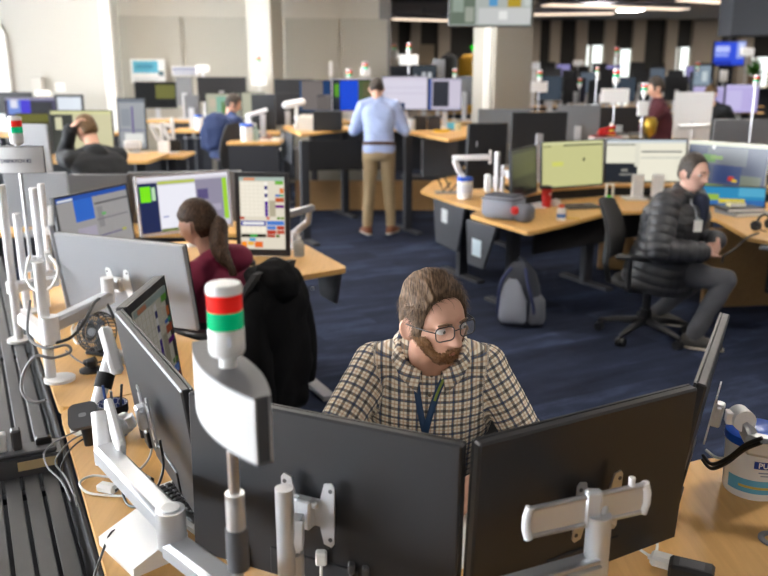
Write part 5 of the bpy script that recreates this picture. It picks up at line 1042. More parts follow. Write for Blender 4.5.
def cloth(me, segs, mt, fold=.006, fs=9., quilt=None, seed=0.):
    """segs: (p0, p1, radius, lateral axis or None). Folds + UV map 'cloth' in metres (u across, v along)"""
    P = verts(me); N = norms(me); best = np.full(len(P), 1e9); U = np.zeros(len(P)); V = np.zeros(len(P)); off = 0
    for p0, p1, r, la in segs:
        p0, p1 = np.array(p0), np.array(p1); d = p1-p0; Ln = np.linalg.norm(d); d /= Ln; t = (P-p0)@d; tc = np.clip(t, 0, Ln); q = p0+np.outer(tc, d); dist = np.linalg.norm(P-q, axis=1)-r
        if la is not None: u = (P-p0)@np.array(la)
        else:
            e1 = np.cross(d, [0.1, .2, 1]); e1 /= np.linalg.norm(e1); e2 = np.cross(d, e1); w = P-q; u = np.arctan2(w@e2, w@e1)*r
        k = dist < best; best[k] = dist[k]; U[k] = u[k]; V[k] = (t+off)[k]; off += Ln*.97
    if fold:
        n = vnoise(P*np.array([fs, fs, fs*1.6])+seed+50)*.6+vnoise(P*np.array([fs*2.4, fs*2.4, fs*3.2])+seed+90)*.3; n = np.sign(n)*np.abs(n)**.8; P = P+N*(n*fold)[:, None]
    if quilt: pit, amp = quilt; P = P+N*((np.abs(np.sin(V*PI/pit))**.55-.6)*amp)[:, None]
    setv(me, P); ul = me.uv_layers.new(name='cloth'); idx = np.empty(len(me.loops), np.int32); me.loops.foreach_get('vertex_index', idx)
    ul.data.foreach_set('uv', np.stack([U[idx], V[idx]], 1).astype(np.float32).ravel()); me.materials.append(mt); return me
def head_matrix(pos, look, roll=0.):
    """face (-Y) toward look"""
    y = -Vector(look).normalized(); x = y.cross(Vector((0, 0, 1))).normalized(); z = x.cross(y); M_ = Matrix((x, y, z)).transposed().to_4x4(); M_ = M_ @ Matrix.Rotation(R(roll), 4, 'Y'); M_.translation = pos; return M_
def eyes(root, M4, gaze=(0, -1, -.1)):
    g = Vector(gaze).normalized()
    for s in (-1, 1):
        c = Vector((s*.031, -.0735, -.001)); o = part('eye', B().ball(M4 @ c, .0122, 14), EYEW, root, True)
        i0 = c+g*.0105; part('iris', B().ball(M4 @ i0, .0048, 10), IRIS, o, True)
def person(label, pel, spine_top, lat, front, head_pos, look, wrists, hands=True, elbows=None, legs=None, vox=.006, fem=0., skin=None, top=None, top_kw=None, bottom=None, shoe=None, hw=1., roll=0., sleeve=1., name='person', sh=.185, hoodie=False, handkw=({}, {}), ears=True, hs=1.0, headsub=5, arm_r=1.0, waist=None):
    """pel, spine_top: pelvis and shoulder-line centres; lat: unit vector to the person's left; front: unit vector forward"""
    pel, st, lat, front = Vector(pel), Vector(spine_top), Vector(lat).normalized(), Vector(front).normalized(); skin = skin or SKIN
    root_loc = Vector((pel.x, pel.y, 0))
    up = (st-pel).normalized(); lp = lat; fp_ = up.cross(lat)*-1; fp_ = fp_ if fp_.dot(front) > 0 else -fp_
    HM = head_matrix(Vector(head_pos), look, roll) @ Matrix.Scale(hs, 4)
    shl = st+lat*sh; shr = st-lat*sh; b = B()
    head_geo(b, HM, fem, headsub, ears)
    nb = st+up*.045; ht = HM @ Vector((0, .025, -.075)); cap(b, nb-up*.03, .064*(1-.12*fem), ht, .056*(1-.12*fem), 18)
    def torso(bb, g, zlo=0., zhi=1.):
        prof = [(-.10, .150, .105), (.0, .165, .115), (.22, .150, .108), (.45, .148, .108), (.68, .165, .118), (.85, .178, .112), (.97, .150, .090), (1.06, .085, .070)]
        loft(bb, [(pel.lerp(st, f) if f <= 1 else st+up*(f-1)*(st-pel).length, lp, fp_, w*hw+g, d*hw+g, .82) for f, w, d in prof if zlo-.2 <= f <= zhi+.2])
    torso(b, -.004)
    el = []; 
    for i, (s, w) in enumerate(((1, wrists[0]), (-1, wrists[1]))):
        S = st+lat*s*sh; hint = (elbows[i] if elbows else lat*s*.6-Vector((0, 0, 1))-front*.3); e, wv = ik(S, w, .29, .255, hint); el.append((S, e, wv))
        cap(b, S, .050, e, .040); cap(b, e, .040, wv, .027)
        if hands:
            kw = dict(handkw[i]); d = kw.pop('d', (wv-e)); pn = kw.pop('pn', -Vector((0, 0, 1))); hand_geo(b, wv+(wv-e).normalized()*.015, d, pn, kw.pop('side', -s), **kw)
    lg = []
    if legs:
        for i, (s, an, hint) in enumerate(((1, *legs[0]), (-1, *legs[1]))):
            H_ = pel+lat*s*.088; k, a = ik(H_, an, .44, .42, hint); lg.append((H_, k, a)); cap(b, H_, .082, k, .056); cap(b, k, .056, a, .040)
    body = remesh(b, vox, 3); body.materials.append(skin)
    o = part(name, body, None, None); tag(o, label, 'person')
    # shirt / jacket
    kw = dict(fold=.006, thick=.012, arm=.016); kw.update(top_kw or {}); g = kw['thick']; ga = kw['arm']
    b = B(); torso(b, g); segs = [(pel-up*.12, st+up*.03, .15, lp)]
    for S, e, wv in el:
        w2 = e.lerp(wv, sleeve); cap(b, S-(S-st)*.45, (.060+ga*.6)*arm_r, S, (.052+ga)*arm_r, 20); cap(b, nb+up*.005+(S-st)*.18, .050+g*.4, S+up*.004, (.046+ga*.8)*arm_r, 20); cap(b, S, (.052+ga)*arm_r, e, (.044+ga)*arm_r, 20); cap(b, e, (.044+ga)*arm_r, w2, (.034+ga*.75)*arm_r, 20); segs += [(S, e, .055, None), (e, w2, .045, None)]
    if kw.get('nocol'): pass
    elif hoodie: b.ball(st+up*.06-front*.085, (.105, .075, .07), 20); b.ball(st+up*.075-front*.05, (.11, .09, .05), 20)
    else: cap(b, st+up*.02, .075+g*.5, nb+up*.012, .066+g*.4, 20)
    if kw.get('hem'): loft(b, [(pel+up*z_, lp, fp_, w_, d_, .85) for z_, w_, d_ in kw['hem']])
    sm = remesh(b, max(vox, .005), 2, 'shirt'); cloth(sm, segs, top, kw['fold'], kw.get('fs', 9.), kw.get('quilt'), kw.get('seed', 0.)); so = part(kw.get('name', 'shirt'), sm, None, o)
    if legs:
        b = B(); loft(b, [(pel+up*z_, lp, fp_, w_, d_, .85) for z_, w_, d_ in ((-.13, .13, .10), (-.08, .165, .125), (.03, .168, .125), (.10, .160, .118))]); sg_ = []
        for H_, k, a in lg: cap(b, H_, .098, k, .070, 20); cap(b, k, .070, k.lerp(a, .97), .054, 20); sg_ += [(H_, k, .08, None), (k, a, .06, None)]
        tm = remesh(b, max(vox, .006), 2, 'trousers'); cloth(tm, sg_, bottom, .007, 8.); part('trousers', tm, None, o)
        for (H_, k, a), fd in zip(lg, kw.get('feet', (front, front))):
            f_ = Vector((fd[0], fd[1], 0)).normalized(); sd = Vector((f_.y, -f_.x, 0)); b = B(); a0 = Vector((a.x, a.y, kw.get('soles', 0.)))
            loft(b, [(a0-f_*.07+Vector((0, 0, .045)), sd, Vector((0, 0, 1)), .028, .04, .8), (a0-f_*.03+Vector((0, 0, .055)), sd, Vector((0, 0, 1)), .040, .055, .8), (a0+f_*.05+Vector((0, 0, .048)), sd, Vector((0, 0, 1)), .045, .045, .8), (a0+f_*.13+Vector((0, 0, .034)), sd, Vector((0, 0, 1)), .048, .030, .8), (a0+f_*.185+Vector((0, 0, .026)), sd, Vector((0, 0, 1)), .030, .020, .8)], 16)
            cap(b, a0+Vector((0, 0, .06)), .045, a0+Vector((0, 0, .095)), .046, 14); sh_ = part('shoe', b, shoe or BLACKP, o, True)
            loftb = B(); loft(loftb, [(a0-f_*.075+Vector((0, 0, .010)), sd, Vector((0, 0, 1)), .030, .010, .7), (a0+f_*.05+Vector((0, 0, .010)), sd, Vector((0, 0, 1)), .047, .010, .7), (a0+f_*.15+Vector((0, 0, .010)), sd, Vector((0, 0, 1)), .046, .010, .7), (a0+f_*.195+Vector((0, 0, .010)), sd, Vector((0, 0, 1)), .026, .009, .7)], 14); part('sole', loftb, kw.get('sole', pm('c8c0b0')), sh_, True)
    return o, HM, so, el, (lp, fp_, up)
def short_hair(top=.022, side=.010, front_z=.074, nape=-.06, recede=.008):
    def f(P):
        x, y, z = P[:, 0], P[:, 1], P[:, 2]; ax = np.abs(x); hl = front_z+recede*gau(np.stack([ax, 0*ax, 0*ax], 1), (.036, 0, 0), (.014, 1, 1))
        q = sstep(-.066, -.030, y); lim = hl*(1-q)+(-.030)*q
        lim = np.where(y > -.012, np.where(y < .032, .012, nape), lim); w = sstep(.026, .040, y); lim = np.where((y > .020), .012*(1-w)+nape*w, lim)
        d = z-lim; th = side+(top-side)*sstep(.02, .085, z); return np.where(d > 0, th*np.clip(d/.016, 0, 1)+.0004, np.maximum(d*.35, -.006))
    return f
def beard(P):
    x, y, z = P[:, 0], P[:, 1], P[:, 2]; ax = np.abs(x)
    top = np.where(ax < .018, -.0505, -.0505-.012*sstep(.018, .028, ax)+.050*sstep(.030, .064, ax)); d = top-z
    lip = gau(np.stack([ax, z, 0*z], 1), (0, -.0685, 0), (.0125, .0055, 1)); edge = sstep(.004, -.016, y)*sstep(-.150, -.118, z+.0*y)
    t = np.where(d > 0, .0085*np.clip(d/.010, 0, 1)*edge-.002, -.005); t = t-.012*np.where(lip > .35, lip, 0); t = t+np.where(d > 0, .007*gau(P, (0, -.085, -.105), (.03, .04, .02)), 0); return np.where(t > .0005, t, -.005)

def strands(M4, thick, flow, n, L, w, seed=1, lift=.35, sub=6, tmin=.002, fem=0.):
    """fine hair ribbons rooted on the hair shell, combed along flow(P) (head space)"""
    rng = np.random.RandomState(seed); D, F = ICO[sub]; P = head_surface(D, fem); t = thick(P); idx = np.where(t > tmin)[0]; idx = idx[rng.randint(0, len(idx), n)]
    P0 = P[idx]; c = P0-np.array([0, .012, 0]); N = c/np.linalg.norm(c, axis=1)[:, None]; P0 = P0+N*(t[idx]*.75)[:, None]+rng.normal(0, .0012, P0.shape); V = []; Fs = []; cur = P0.copy(); ln = L*(.6+.8*rng.rand(n))[:, None]; K = 5
    W = w*(.6+.8*rng.rand(n))[:, None]; jit = rng.normal(0, .28, (n, 3)); rows = []
    for k in range(K):
        fl = flow(cur)+jit; cc = cur-np.array([0, .012, 0]); nn = cc/np.linalg.norm(cc, axis=1)[:, None]; fl = fl-nn*(fl*nn).sum(1)[:, None]; fl /= np.linalg.norm(fl, axis=1)[:, None]+1e-9; fl = fl+nn*(lift*(1-1.6*k/K)); s = np.cross(fl, nn); s /= np.linalg.norm(s, axis=1)[:, None]+1e-9
        ww = W*(1-.8*k/(K-1)); rows.append((cur+s*ww, cur-s*ww)); cur = cur+fl*ln/(K-1)
    allv = np.concatenate([np.stack(r, 1).reshape(-1, 3) for r in rows]); off = 2*n; i = np.arange(n)*2
    for k in range(K-1): Fs += np.stack([i+k*off, i+1+k*off, i+1+(k+1)*off, i+(k+1)*off], 1).tolist()
    b = B(); me = bpy.data.meshes.new('t'); me.from_pydata(xform(allv, M4).tolist(), [], Fs); b.bm.from_mesh(me); bpy.data.meshes.remove(me); return b
def flow_side(P):     # combed from a side parting across the top, sides down and back
    x, y, z = P[:, 0], P[:, 1], P[:, 2]; top = sstep(.045, .085, z)[:, None]; a = np.stack([.85+0*x, .15+0*x-.5*sstep(0, -.06, y), 0*x], 1); b_ = np.stack([0*x, .45+0*x, -1+0*x], 1); return a*top+b_*(1-top)
def flow_back(P): x = P[:, 0]; return np.stack([0*x, 1+0*x, -.1+0*x], 1)
def flow_down(P): x = P[:, 0]; return np.stack([x*2, -.25+0*x, -1+0*x], 1)
# ---- man in the checked shirt (front)
PLAID = plaid()
st = Vector((.125, 2.05, .975)); pel = Vector((.125, 2.22, .50)); lat = Vector((.995, -.02, -.01)).normalized(); frn = Vector((0.02, -1, 0))
hd = at(435, 319, 1.90)
HAIRB = hair_mat('hair_brown', (.040, .023, .013), (.17, .105, .062), .6); BEARDM = hair_mat('beard_ginger', (.11, .052, .024), (.27, .14, .066), sc=(200, 200, 90))
m1, HM1, sh1, el1, ax1 = person('bearded man in glasses and a brown checked shirt, looking aside behind the front monitors', pel, st, lat, frn, hd, (.48, -.86, -.03), (Vector((.275, 1.80, .775)), Vector((.02, 1.70, .775))),
    elbows=(Vector((.75, .45, -.75)), Vector((-1, .3, -.35))), vox=.0042, top=PLAID, top_kw=dict(fold=.005, thick=.012, arm=.016, fs=11), sh=.150, roll=-6, headsub=6, hs=.95, arm_r=.90,
    handkw=(dict(d=(-.75, -.60, -.12), pn=(-.3, .2, -.9), curl=(22, 26, 30, 34), side=1), dict(d=(.5, -.7, -.2), pn=(.4, .3, -.8), side=-1)),
    legs=((Vector((.26, 1.95, .07)), (0, -1, .6)), (Vector((-.02, 1.95, .07)), (0, -1, .6))), bottom=pm('20242e', .9), shoe=BLACKP)
eyes(m1, HM1, (.35, -.92, -.25))
part('hair', shell(HM1, short_hair(.017, .006, .080, -.055, .008), 6, nz=.0030, nsc=(120, 22, 40)), HAIRB, m1, True)
HS1 = short_hair(.017, .006, .080, -.055, .008); hso = part('hair_strands', strands(HM1, HS1, flow_side, 2600, .030, .0010, 1, .10), HAIRB, m1, True); hso['kind'] = 'stuff'
bso = part('beard_hair', strands(HM1, beard, flow_down, 1800, .010, .0007, 5, .6, tmin=.001), hair_mat('beard_ginger_light', (.16, .078, .034), (.34, .18, .085), sc=(300, 300, 120)), m1, True); bso['kind'] = 'stuff'
part('beard', shell(HM1, beard, 6, nz=.0025, nsc=(160, 160, 120), seed=4), BEARDM, m1, True)
for s in (-1, 1): part('eyebrow', B().tube([HM1 @ Vector(q) for q in ((s*.012, -.0985, .0165), (s*.027, -.0975, .021), (s*.045, -.0850, .0175))], [.0028, .0034, .0018], 8), hair_mat('brow', (.08, .04, .02), (.16, .09, .05)), m1, True)
def lips(o, HM, w=.019, zc=-.069, mt=None):
    dy_ = HM.to_3x3() @ Vector((0, 1, 0))
    for nm, dz, rr in (('upper_lip', .0040, (.0008, .0022, .0020, .0022, .0008)), ('lower_lip', -.0045, (.0008, .0028, .0034, .0028, .0008))):
        pts = [HM @ Vector((x_, -.05, zc+dz*(1-(x_/w)**2*.8))) for x_ in (-w, -w*.5, 0, w*.5, w)]
        part(nm, B().tube([p for p, n in on_surface(o, pts, dy_, -.0008, .3)], rr, 8), mt or LIP, o, True)
# glasses
GLM = mat('glasses_frame', (.012, .010, .010), .3); gl = part('glasses', B().tube([HM1 @ Vector(q) for q in ((-.010, -.1085, .004), (0, -.111, .006), (.010, -.1085, .004))], .0016, 6), GLM, m1, True)
for s in (-1, 1):
    rim = [HM1 @ Vector((s*.034+x_, -.1055+abs(s*.034+x_)*.16+(abs(s*.034+x_)-.03)**2*1.2, -.002+z_)) for x_, z_ in rrect(.050, .037, .012, 5)]; part('rim', B().tube(rim, .0016, 6, closed=True), GLM, gl, True)
    part('temple_arm', B().tube([HM1 @ Vector(q) for q in ((s*.059, -.097, .006), (s*.070, -.075, .007), (s*.0800, -.02, .006), (s*.0815, .012, .004), (s*.079, .028, -.012))], .0017, 6), GLM, gl, True)
    bl = B(); bl.bm.faces.new([bl.bm.verts.new(q) for q in rim]); part('lens', bl, mat('lens_glass', (1, 1, 1), .02, alpha=.10), gl)
# lips, collar and lanyard laid on the surface
BVH = {}
def on_surface(meobj, pts, dirv, off, far=.6):
    T = BVH.get(meobj.name) or BVHTree.FromPolygons([v.co[:] for v in meobj.data.vertices], [tuple(p.vertices) for p in meobj.data.polygons]); BVH[meobj.name] = T; out = []
    for p in pts:
        p = Vector(p); d = Vector(dirv).normalized(); h, n, _, _ = T.ray_cast(p-d*far, d); out.append((h-d*off, n) if h is not None else (p, -d))
    return out
def ribbon(name, pts_n, w, mt, parent, th=.0012):
    b = B(); rows = []; P = [p for p, n in pts_n]
    for i, (p, n) in enumerate(pts_n):
        t = (P[min(i+1, len(P)-1)]-P[max(i-1, 0)]).normalized(); s = t.cross(n).normalized(); rows.append([b.bm.verts.new(p+s*(w/2)+n*th), b.bm.verts.new(p-s*(w/2)+n*th), b.bm.verts.new(p-s*(w/2)), b.bm.verts.new(p+s*(w/2))])
    for r0, r1 in zip(rows, rows[1:]):
        for k in range(4): b.bm.faces.new((r0[k], r0[(k+1) % 4], r1[(k+1) % 4], r1[k]))
    return part(name, b, mt, parent, True)
lips(m1, HM1)
LAN = mat('lanyard_blue', (.018, .055, .13), .6)
dv = (Vector((0, 1, -.28)))
la = [at(414, 347, 1.93), at(416, 372, 1.90), at(419, 398, 1.88), at(423, 422, 1.88), at(427, 440, 1.88)]; ra = [at(451, 369, 1.93), at(446, 380, 1.90), at(438, 400, 1.88), at(431, 422, 1.88), at(427, 440, 1.88)]
lan = ribbon('lanyard', on_surface(sh1, spline(la, 5), dv, .004), .017, LAN, m1); lan2 = ribbon('lanyard', on_surface(sh1, spline(ra, 5), dv, .0045), .017, LAN, m1)
ribbon('lanyard_print', [(p+n*.0016, n) for p, n in on_surface(sh1, spline(ra[:4], 5), dv, .0045)[3:12]], .007, pm('8aa048'), lan2, .0005)
def shirt_collar(st, up, lat, fr, parent, mt, r=.066):
    base = st+up*.082+fr*.014; up = (up+fr*.0).normalized()
    for s in (-1, 1):
        b = B(); rows = []; n = 14
        for k in range(n+1):
            f = k/n; a = R(4+f*158); dirv = (-fr*math.cos(a)+lat*(s*math.sin(a))).normalized(); drop = up*(-.050*f**1.6); wd = .024+.026*max(0, f-.72)/.28
            p0 = base+dirv*r+drop+up*.022; p1 = base+dirv*(r+.010)+drop+up*.026; p2 = base+dirv*(r+.022+wd*.35)+drop+up*(.022-wd*.85)
            rows.append([b.bm.verts.new(q) for q in (p0-up*.03, p0, p1, p2, p2-dirv*.003-up*.001)])
        for r0, r1 in zip(rows, rows[1:]):
            for q in range(4): b.bm.faces.new((r0[q], r0[q+1], r1[q+1], r1[q]))
        o = part('collar', b, mt, parent, True); ul = o.data.uv_layers.new(name='cloth')
        for lp_ in o.data.loops:
            co = o.data.vertices[lp_.vertex_index].co-base; ul.data[lp_.index].uv = (math.atan2(co.dot(lat), -co.dot(fr))*.08, co.dot(up))
shirt_collar(st, ax1[2], ax1[0], ax1[1], m1, PLAID, r=.079)
bp_ = on_surface(sh1, [at(433, 378, 1.9), at(431, 398, 1.9), at(428, 420, 1.9)], dv, .001)
for p, n in bp_: part('button', B().cyl(p, p+n*.003, .0045, n=12), pm('6a5a44'), m1, 40)
pk_ = on_surface(sh1, [at(x_, y_, 1.9) for x_, y_ in ((470, 402), (497, 404), (497, 430), (470, 430))], dv, .002)

# ---- woman in maroon (second desk)
MAR = mat('maroon_fleece', (.22, .018, .055), .85, bump=.15, bscale=250); HAIRW = hair_mat('hair_dark_brown', (.022, .012, .008), (.10, .056, .034))
f2 = Vector((-.86, .40, 0)).normalized(); l2 = Vector((-f2.y, f2.x, 0))
hd2 = at(196, 224, 3.75); st2 = Vector((hd2.x+.09, hd2.y-.0, hd2.z-.215)); pel2 = Vector((st2.x+.03, st2.y-.02, .52))
m2, HM2, sh2, el2, ax2 = person('woman in a maroon hoodie with a brown ponytail, seen from behind', pel2, st2, l2, f2, hd2, (-.90, .30, -.22), (st2+f2*.38-l2*-.14+Vector((0, 0, -.18)), st2+f2*.38-l2*.14+Vector((0, 0, -.18))), vox=.006, fem=1., skin=SKIN2, top=MAR, top_kw=dict(name='hoodie', fold=.008, thick=.016, arm=.018, fs=8), hoodie=True, sh=.160, hw=.92, hs=.93,
    legs=((Vector((pel2.x-.42, pel2.y+.28, .08)), (f2.x, f2.y, .8)), (Vector((pel2.x-.40, pel2.y+.06, .08)), (f2.x, f2.y, .8))), bottom=pm('1a1c26', .9), shoe=BLACKP)
eyes(m2, HM2)
def long_hair(P):
    x, y, z = P[:, 0], P[:, 1], P[:, 2]; ax = np.abs(x); lim = np.where(y < -.045, .052-.02*sstep(.02, .06, ax), np.where(y < -.01, .028, np.where(y < .035, .018, -.075))); d = z-lim; return np.where(d > 0, .016*np.clip(d/.016, 0, 1)+.001, np.maximum(d*.4, -.006))
ho = part('hair', shell(HM2, long_hair, 6, 1., nz=.002, nsc=(90, 14, 30)), HAIRW, m2, True)
pt = [HM2 @ Vector(q) for q in ((0, .100, -.012), (0, .128, -.030))]+[at(219, 246, 3.62), at(224, 258, 3.58), at(231, 268, 3.56), at(233, 276, 3.56)]
sp_ = spline(pt, 6); rr = [.018+.026*math.sin(min(1, k/(len(sp_)-1)*1.15+.12)*PI)**.8 if k < len(sp_)-1 else .006 for k in range(len(sp_))]
bt_ = B().tube(sp_, rr, 20)
for v in bt_.bm.verts: v.co += Vector(noise.noise_vector(Vector((v.co.x*60, v.co.y*60, v.co.z*14))))*.006
part('ponytail', bt_, HAIRW, m2, True); hw_ = part('hair_strands', strands(HM2, long_hair, flow_back, 1200, .05, .0012, 3, .15, 5, fem=1.), HAIRW, m2, True); hw_['kind'] = 'stuff'; part('hair_tie', B().tube([HM2 @ Vector((.019*math.cos(R(a)), .112, -.018+.019*math.sin(R(a)))) for a in range(0, 360, 30)], .006, 8, closed=True), BLACKM, m2, True)

# ---- man in the puffer jacket (right)
PUF = mat('puffer_black', (.042, .043, .048), .45, bump=.12, bscale=120); HAIRD = hair_mat('hair_dark', (.020, .015, .012), (.090, .074, .064))
f3 = Vector((.70, -.71, 0)).normalized(); l3 = Vector((-f3.y, f3.x, 0))
hd3 = at(694, 173, 5.12); st3 = at(680, 203, 5.19); pel3 = Vector((1.87, 5.25, .50))
m3, HM3, sh3, el3, ax3 = person('man in a black puffer jacket sitting sideways on an office chair', pel3, st3, l3, f3, hd3, (.44, -.89, -.05), (at(716, 240, 5.02), at(700, 252, 4.90)), elbows=(Vector((0, .4, -1)), Vector((-.5, -.5, -1))), vox=.006, skin=SKIN2, top=PUF,
    top_kw=dict(name='puffer_jacket', fold=.006, thick=.052, arm=.040, quilt=(.060, .010), fs=7, feet=(f3+Vector((0, .3, 0)), Vector((.9, -.4, 0))), hem=[(-.13, .25, .21), (-.08, .26, .225), (.02, .25, .22), (.12, .235, .20)], sole=pm('d0c8b8')), sh=.205, hw=1.2, hs=1.05,
    handkw=(dict(d=(-.2, -.8, -.2), pn=(-.7, .1, -.2), curl=(45, 50, 52, 55), side=1), dict(d=(.75, .35, .25), pn=(.1, .5, -.6), curl=(45, 50, 52, 55), side=-1)),
    legs=((Vector((1.99, 5.60, .085)), (1, -.2, 1.)), (Vector((2.04, 5.03, .085)), (1, -.35, 1.))), bottom=mat('trousers_grey', (.095, .097, .110), .9), shoe=pm('4a4846', .7))
eyes(m3, HM3); part('hair', shell(HM3, short_hair(.007, .0018, .080, -.05, .010), 6, nz=.0015, nsc=(160, 160, 160)), HAIRD, m3, True)
for s in (-1, 1): part('eyebrow', B().tube([HM3 @ Vector(q) for q in ((s*.012, -.0985, .0165), (s*.027, -.0975, .020), (s*.045, -.0850, .0165))], [.0022, .003, .0016], 6), MATS['hair_dark'], m3, True)
lips(m3, HM3)
up3 = ax3[2]; nk = st3+up3*.05
part('collar', B().tube([nk+up3*.015+(l3*math.cos(R(a))*.092+f3*(math.sin(R(a))*.092-.01)) for a in range(115, 426, 15)], .026, 10), PUF, m3, True)
part('undershirt', blob([(-.0, .055, .045, 0, 0), (.1, .06, .045, 0, 0), (.22, .045, .04, 0, 0), (.24, .03, .03, 0, 0)], 14, 5, .004), mat('navy_shirt', (.012, .018, .045), .8), m3, True, loc=st3-up3*.17+f3*.145, rot=(0, R(8), math.atan2(f3.y, f3.x)))
la3 = on_surface(sh3, spline([at(690, 198, 5.1), at(694, 215, 5.05), at(697, 230, 5.0)], 5), (0, 1, -.1), .006); ribbon('lanyard', la3, .016, pm('9aa0a8'), m3)
t = thing('badge', 'pale identity badge hanging from the lanyard of the puffer-jacket man', 'badge', tuple(at(698, 226, 4.96))); part('card', B().box((0, 0, 0), (.055, .004, .075), bev=.001), PAPER, t); part('clip', B().box((0, -.001, .042), (.012, .006, .016)), STEEL, t)

# ---- standing man
BLU = mat('shirt_light_blue', (.36, .44, .68), .8); KHA = mat('khaki', (.34, .25, .14), .85)
f4 = Vector((.05, 1, 0)).normalized(); l4 = Vector((-f4.y, f4.x, 0)); hd4 = at(376.5, 89, 9.16); px4 = at(379, 140, 9.08).x
pel4 = Vector((px4, 9.04, .96)); st4 = Vector((px4-.0, 9.10, 1.43)); ZW = 1.19
m4, HM4, sh4, el4, ax4 = person('man standing at the raised desk in light blue shirt and khaki trousers, back turned', pel4, st4, l4, f4, hd4, (-.05, .82, -.5), (Vector((px4-.20, 9.33, ZW)), Vector((px4+.22, 9.33, ZW))), elbows=(Vector((-.45, -.5, -.8)), Vector((.45, -.5, -.8))), vox=.008, top=BLU, top_kw=dict(fold=.010, fs=7, thick=.014, arm=.018, feet=(Vector((-.35, 1, 0)), Vector((.45, 1, 0))), sole=pm('d8d4cc')), sh=.178, hw=1.04,
    legs=((Vector((px4-.135, 9.02, .085)), (0, 1, 0)), (Vector((px4+.135, 9.06, .085)), (0, 1, 0))), bottom=KHA, shoe=pm('7a4424', .5))
part('hair', shell(HM4, short_hair(.016, .008, .062, -.065), 5, nz=.002), HAIRD, m4, True)
bb = B(); loft(bb, [(pel4+Vector((0, 0, z_)), ax4[0], ax4[1], .184, .138, .85) for z_ in (.045, .08)]); part('belt', bb, pm('4a2c1a', .5), m4, True)

# ---- man in a black hooded top, hand to his forehead (left rear)
BLK = mat('black_jersey', (.014, .015, .018), .9); f5 = Vector((-.60, .80, 0)).normalized(); l5 = Vector((-f5.y, f5.x, 0)); hd5 = at(86, 130, 6.75)
st5 = Vector((hd5.x+.10, hd5.y-.12, hd5.z-.215)); pel5 = Vector((st5.x+.22, st5.y-.16, st5.z-.46))
m5, HM5, sh5, el5, ax5 = person('man in a black hooded top resting his forehead on his hand, left rear', pel5, st5, l5, f5, hd5, (-.86, .45, -.35), (at(70, 131, 6.70), Vector((st5.x-.30, st5.y+.22, st5.z-.24))), elbows=(Vector((-.4, .2, -1)), Vector((.1, -.3, -1))), vox=.008, top=BLK, top_kw=dict(name='hooded_top', fold=.012, fs=7, thick=.03, arm=.026), hoodie=True, hw=1.1,
    handkw=(dict(d=(.7, .1, .6), pn=(.6, -.2, -.5), curl=(20, 20, 20, 20)), {}))
HAIRL = hair_mat('hair_light_brown', (.06, .035, .018), (.20, .12, .06)); part('hair', shell(HM5, short_hair(.016, .006, .060, -.05), 5, nz=.002), HAIRL, m5, True)
# ---- man in a navy jacket (back, seated)
NAV = mat('navy_jacket', (.018, .034, .105), .8); f6 = Vector((.80, .55, 0)).normalized(); l6 = Vector((-f6.y, f6.x, 0)); hd6 = at(233.5, 104, 10.6)
st6 = Vector((hd6.x-.04, hd6.y-.06, hd6.z-.215)); pel6 = Vector((st6.x-.10, st6.y-.12, st6.z-.45))
m6, HM6, sh6, el6, ax6 = person('man in a navy jacket seated at a rear desk beside the monitor back', pel6, st6, l6, f6, hd6, (.9, .1, -.25), (st6+f6*.36+l6*.1+Vector((0, 0, -.20)), st6+f6*.38-l6*.16+Vector((0, 0, -.20))), vox=.01, top=NAV, top_kw=dict(name='jacket', fold=.012, fs=7, thick=.03, arm=.025), hw=1.05); part('hair', shell(HM6, short_hair(.018, .009, .060, -.06), 4), HAIRD, m6, True)
# ---- two people far right
MR2 = mat('dark_maroon_knit', (.075, .014, .022), .9); f7 = Vector((-.95, .2, 0)).normalized(); l7 = Vector((-f7.y, f7.x, 0)); hd7 = at(655, 88, 9.8); st7 = Vector((hd7.x+.06, hd7.y, hd7.z-.22)); pel7 = st7+Vector((.10, 0, -.46))
m7, HM7, sh7, el7, ax7 = person('far seated person in a dark maroon top, facing left', pel7, st7, l7, f7, hd7, (-.95, -.05, -.15), (st7+f7*.35+l7*.1+Vector((0, 0, -.25)), st7+f7*.35-l7*.14+Vector((0, 0, -.25))), vox=.01, fem=.5, top=MR2, top_kw=dict(name='sweater', fold=.01, fs=7, thick=.022, arm=.02)); part('hair', shell(HM7, short_hair(.022, .012, .055, -.08), 4), HAIRD, m7, True)
f8 = Vector((.80, .60, 0)).normalized(); l8 = Vector((-f8.y, f8.x, 0)); hd8 = at(711, 94, 11.3); st8 = Vector((hd8.x+.06, hd8.y, hd8.z-.215)); pel8 = st8+Vector((-.04, -.1, -.46))
m8, HM8, sh8, el8, ax8 = person('far person in black leaning towards the lavender screens', pel8, st8, l8, f8, hd8, (.7, .7, -.3), (st8+f8*.4+l8*.1+Vector((0, 0, -.22)), st8+f8*.44-l8*.14+Vector((0, 0, -.22))), vox=.01, top=BLK, top_kw=dict(name='sweater', fold=.01, fs=7, thick=.025, arm=.02)); part('hair', shell(HM8, short_hair(.016, .008, .058, -.06), 4), HAIRL, m8, True)
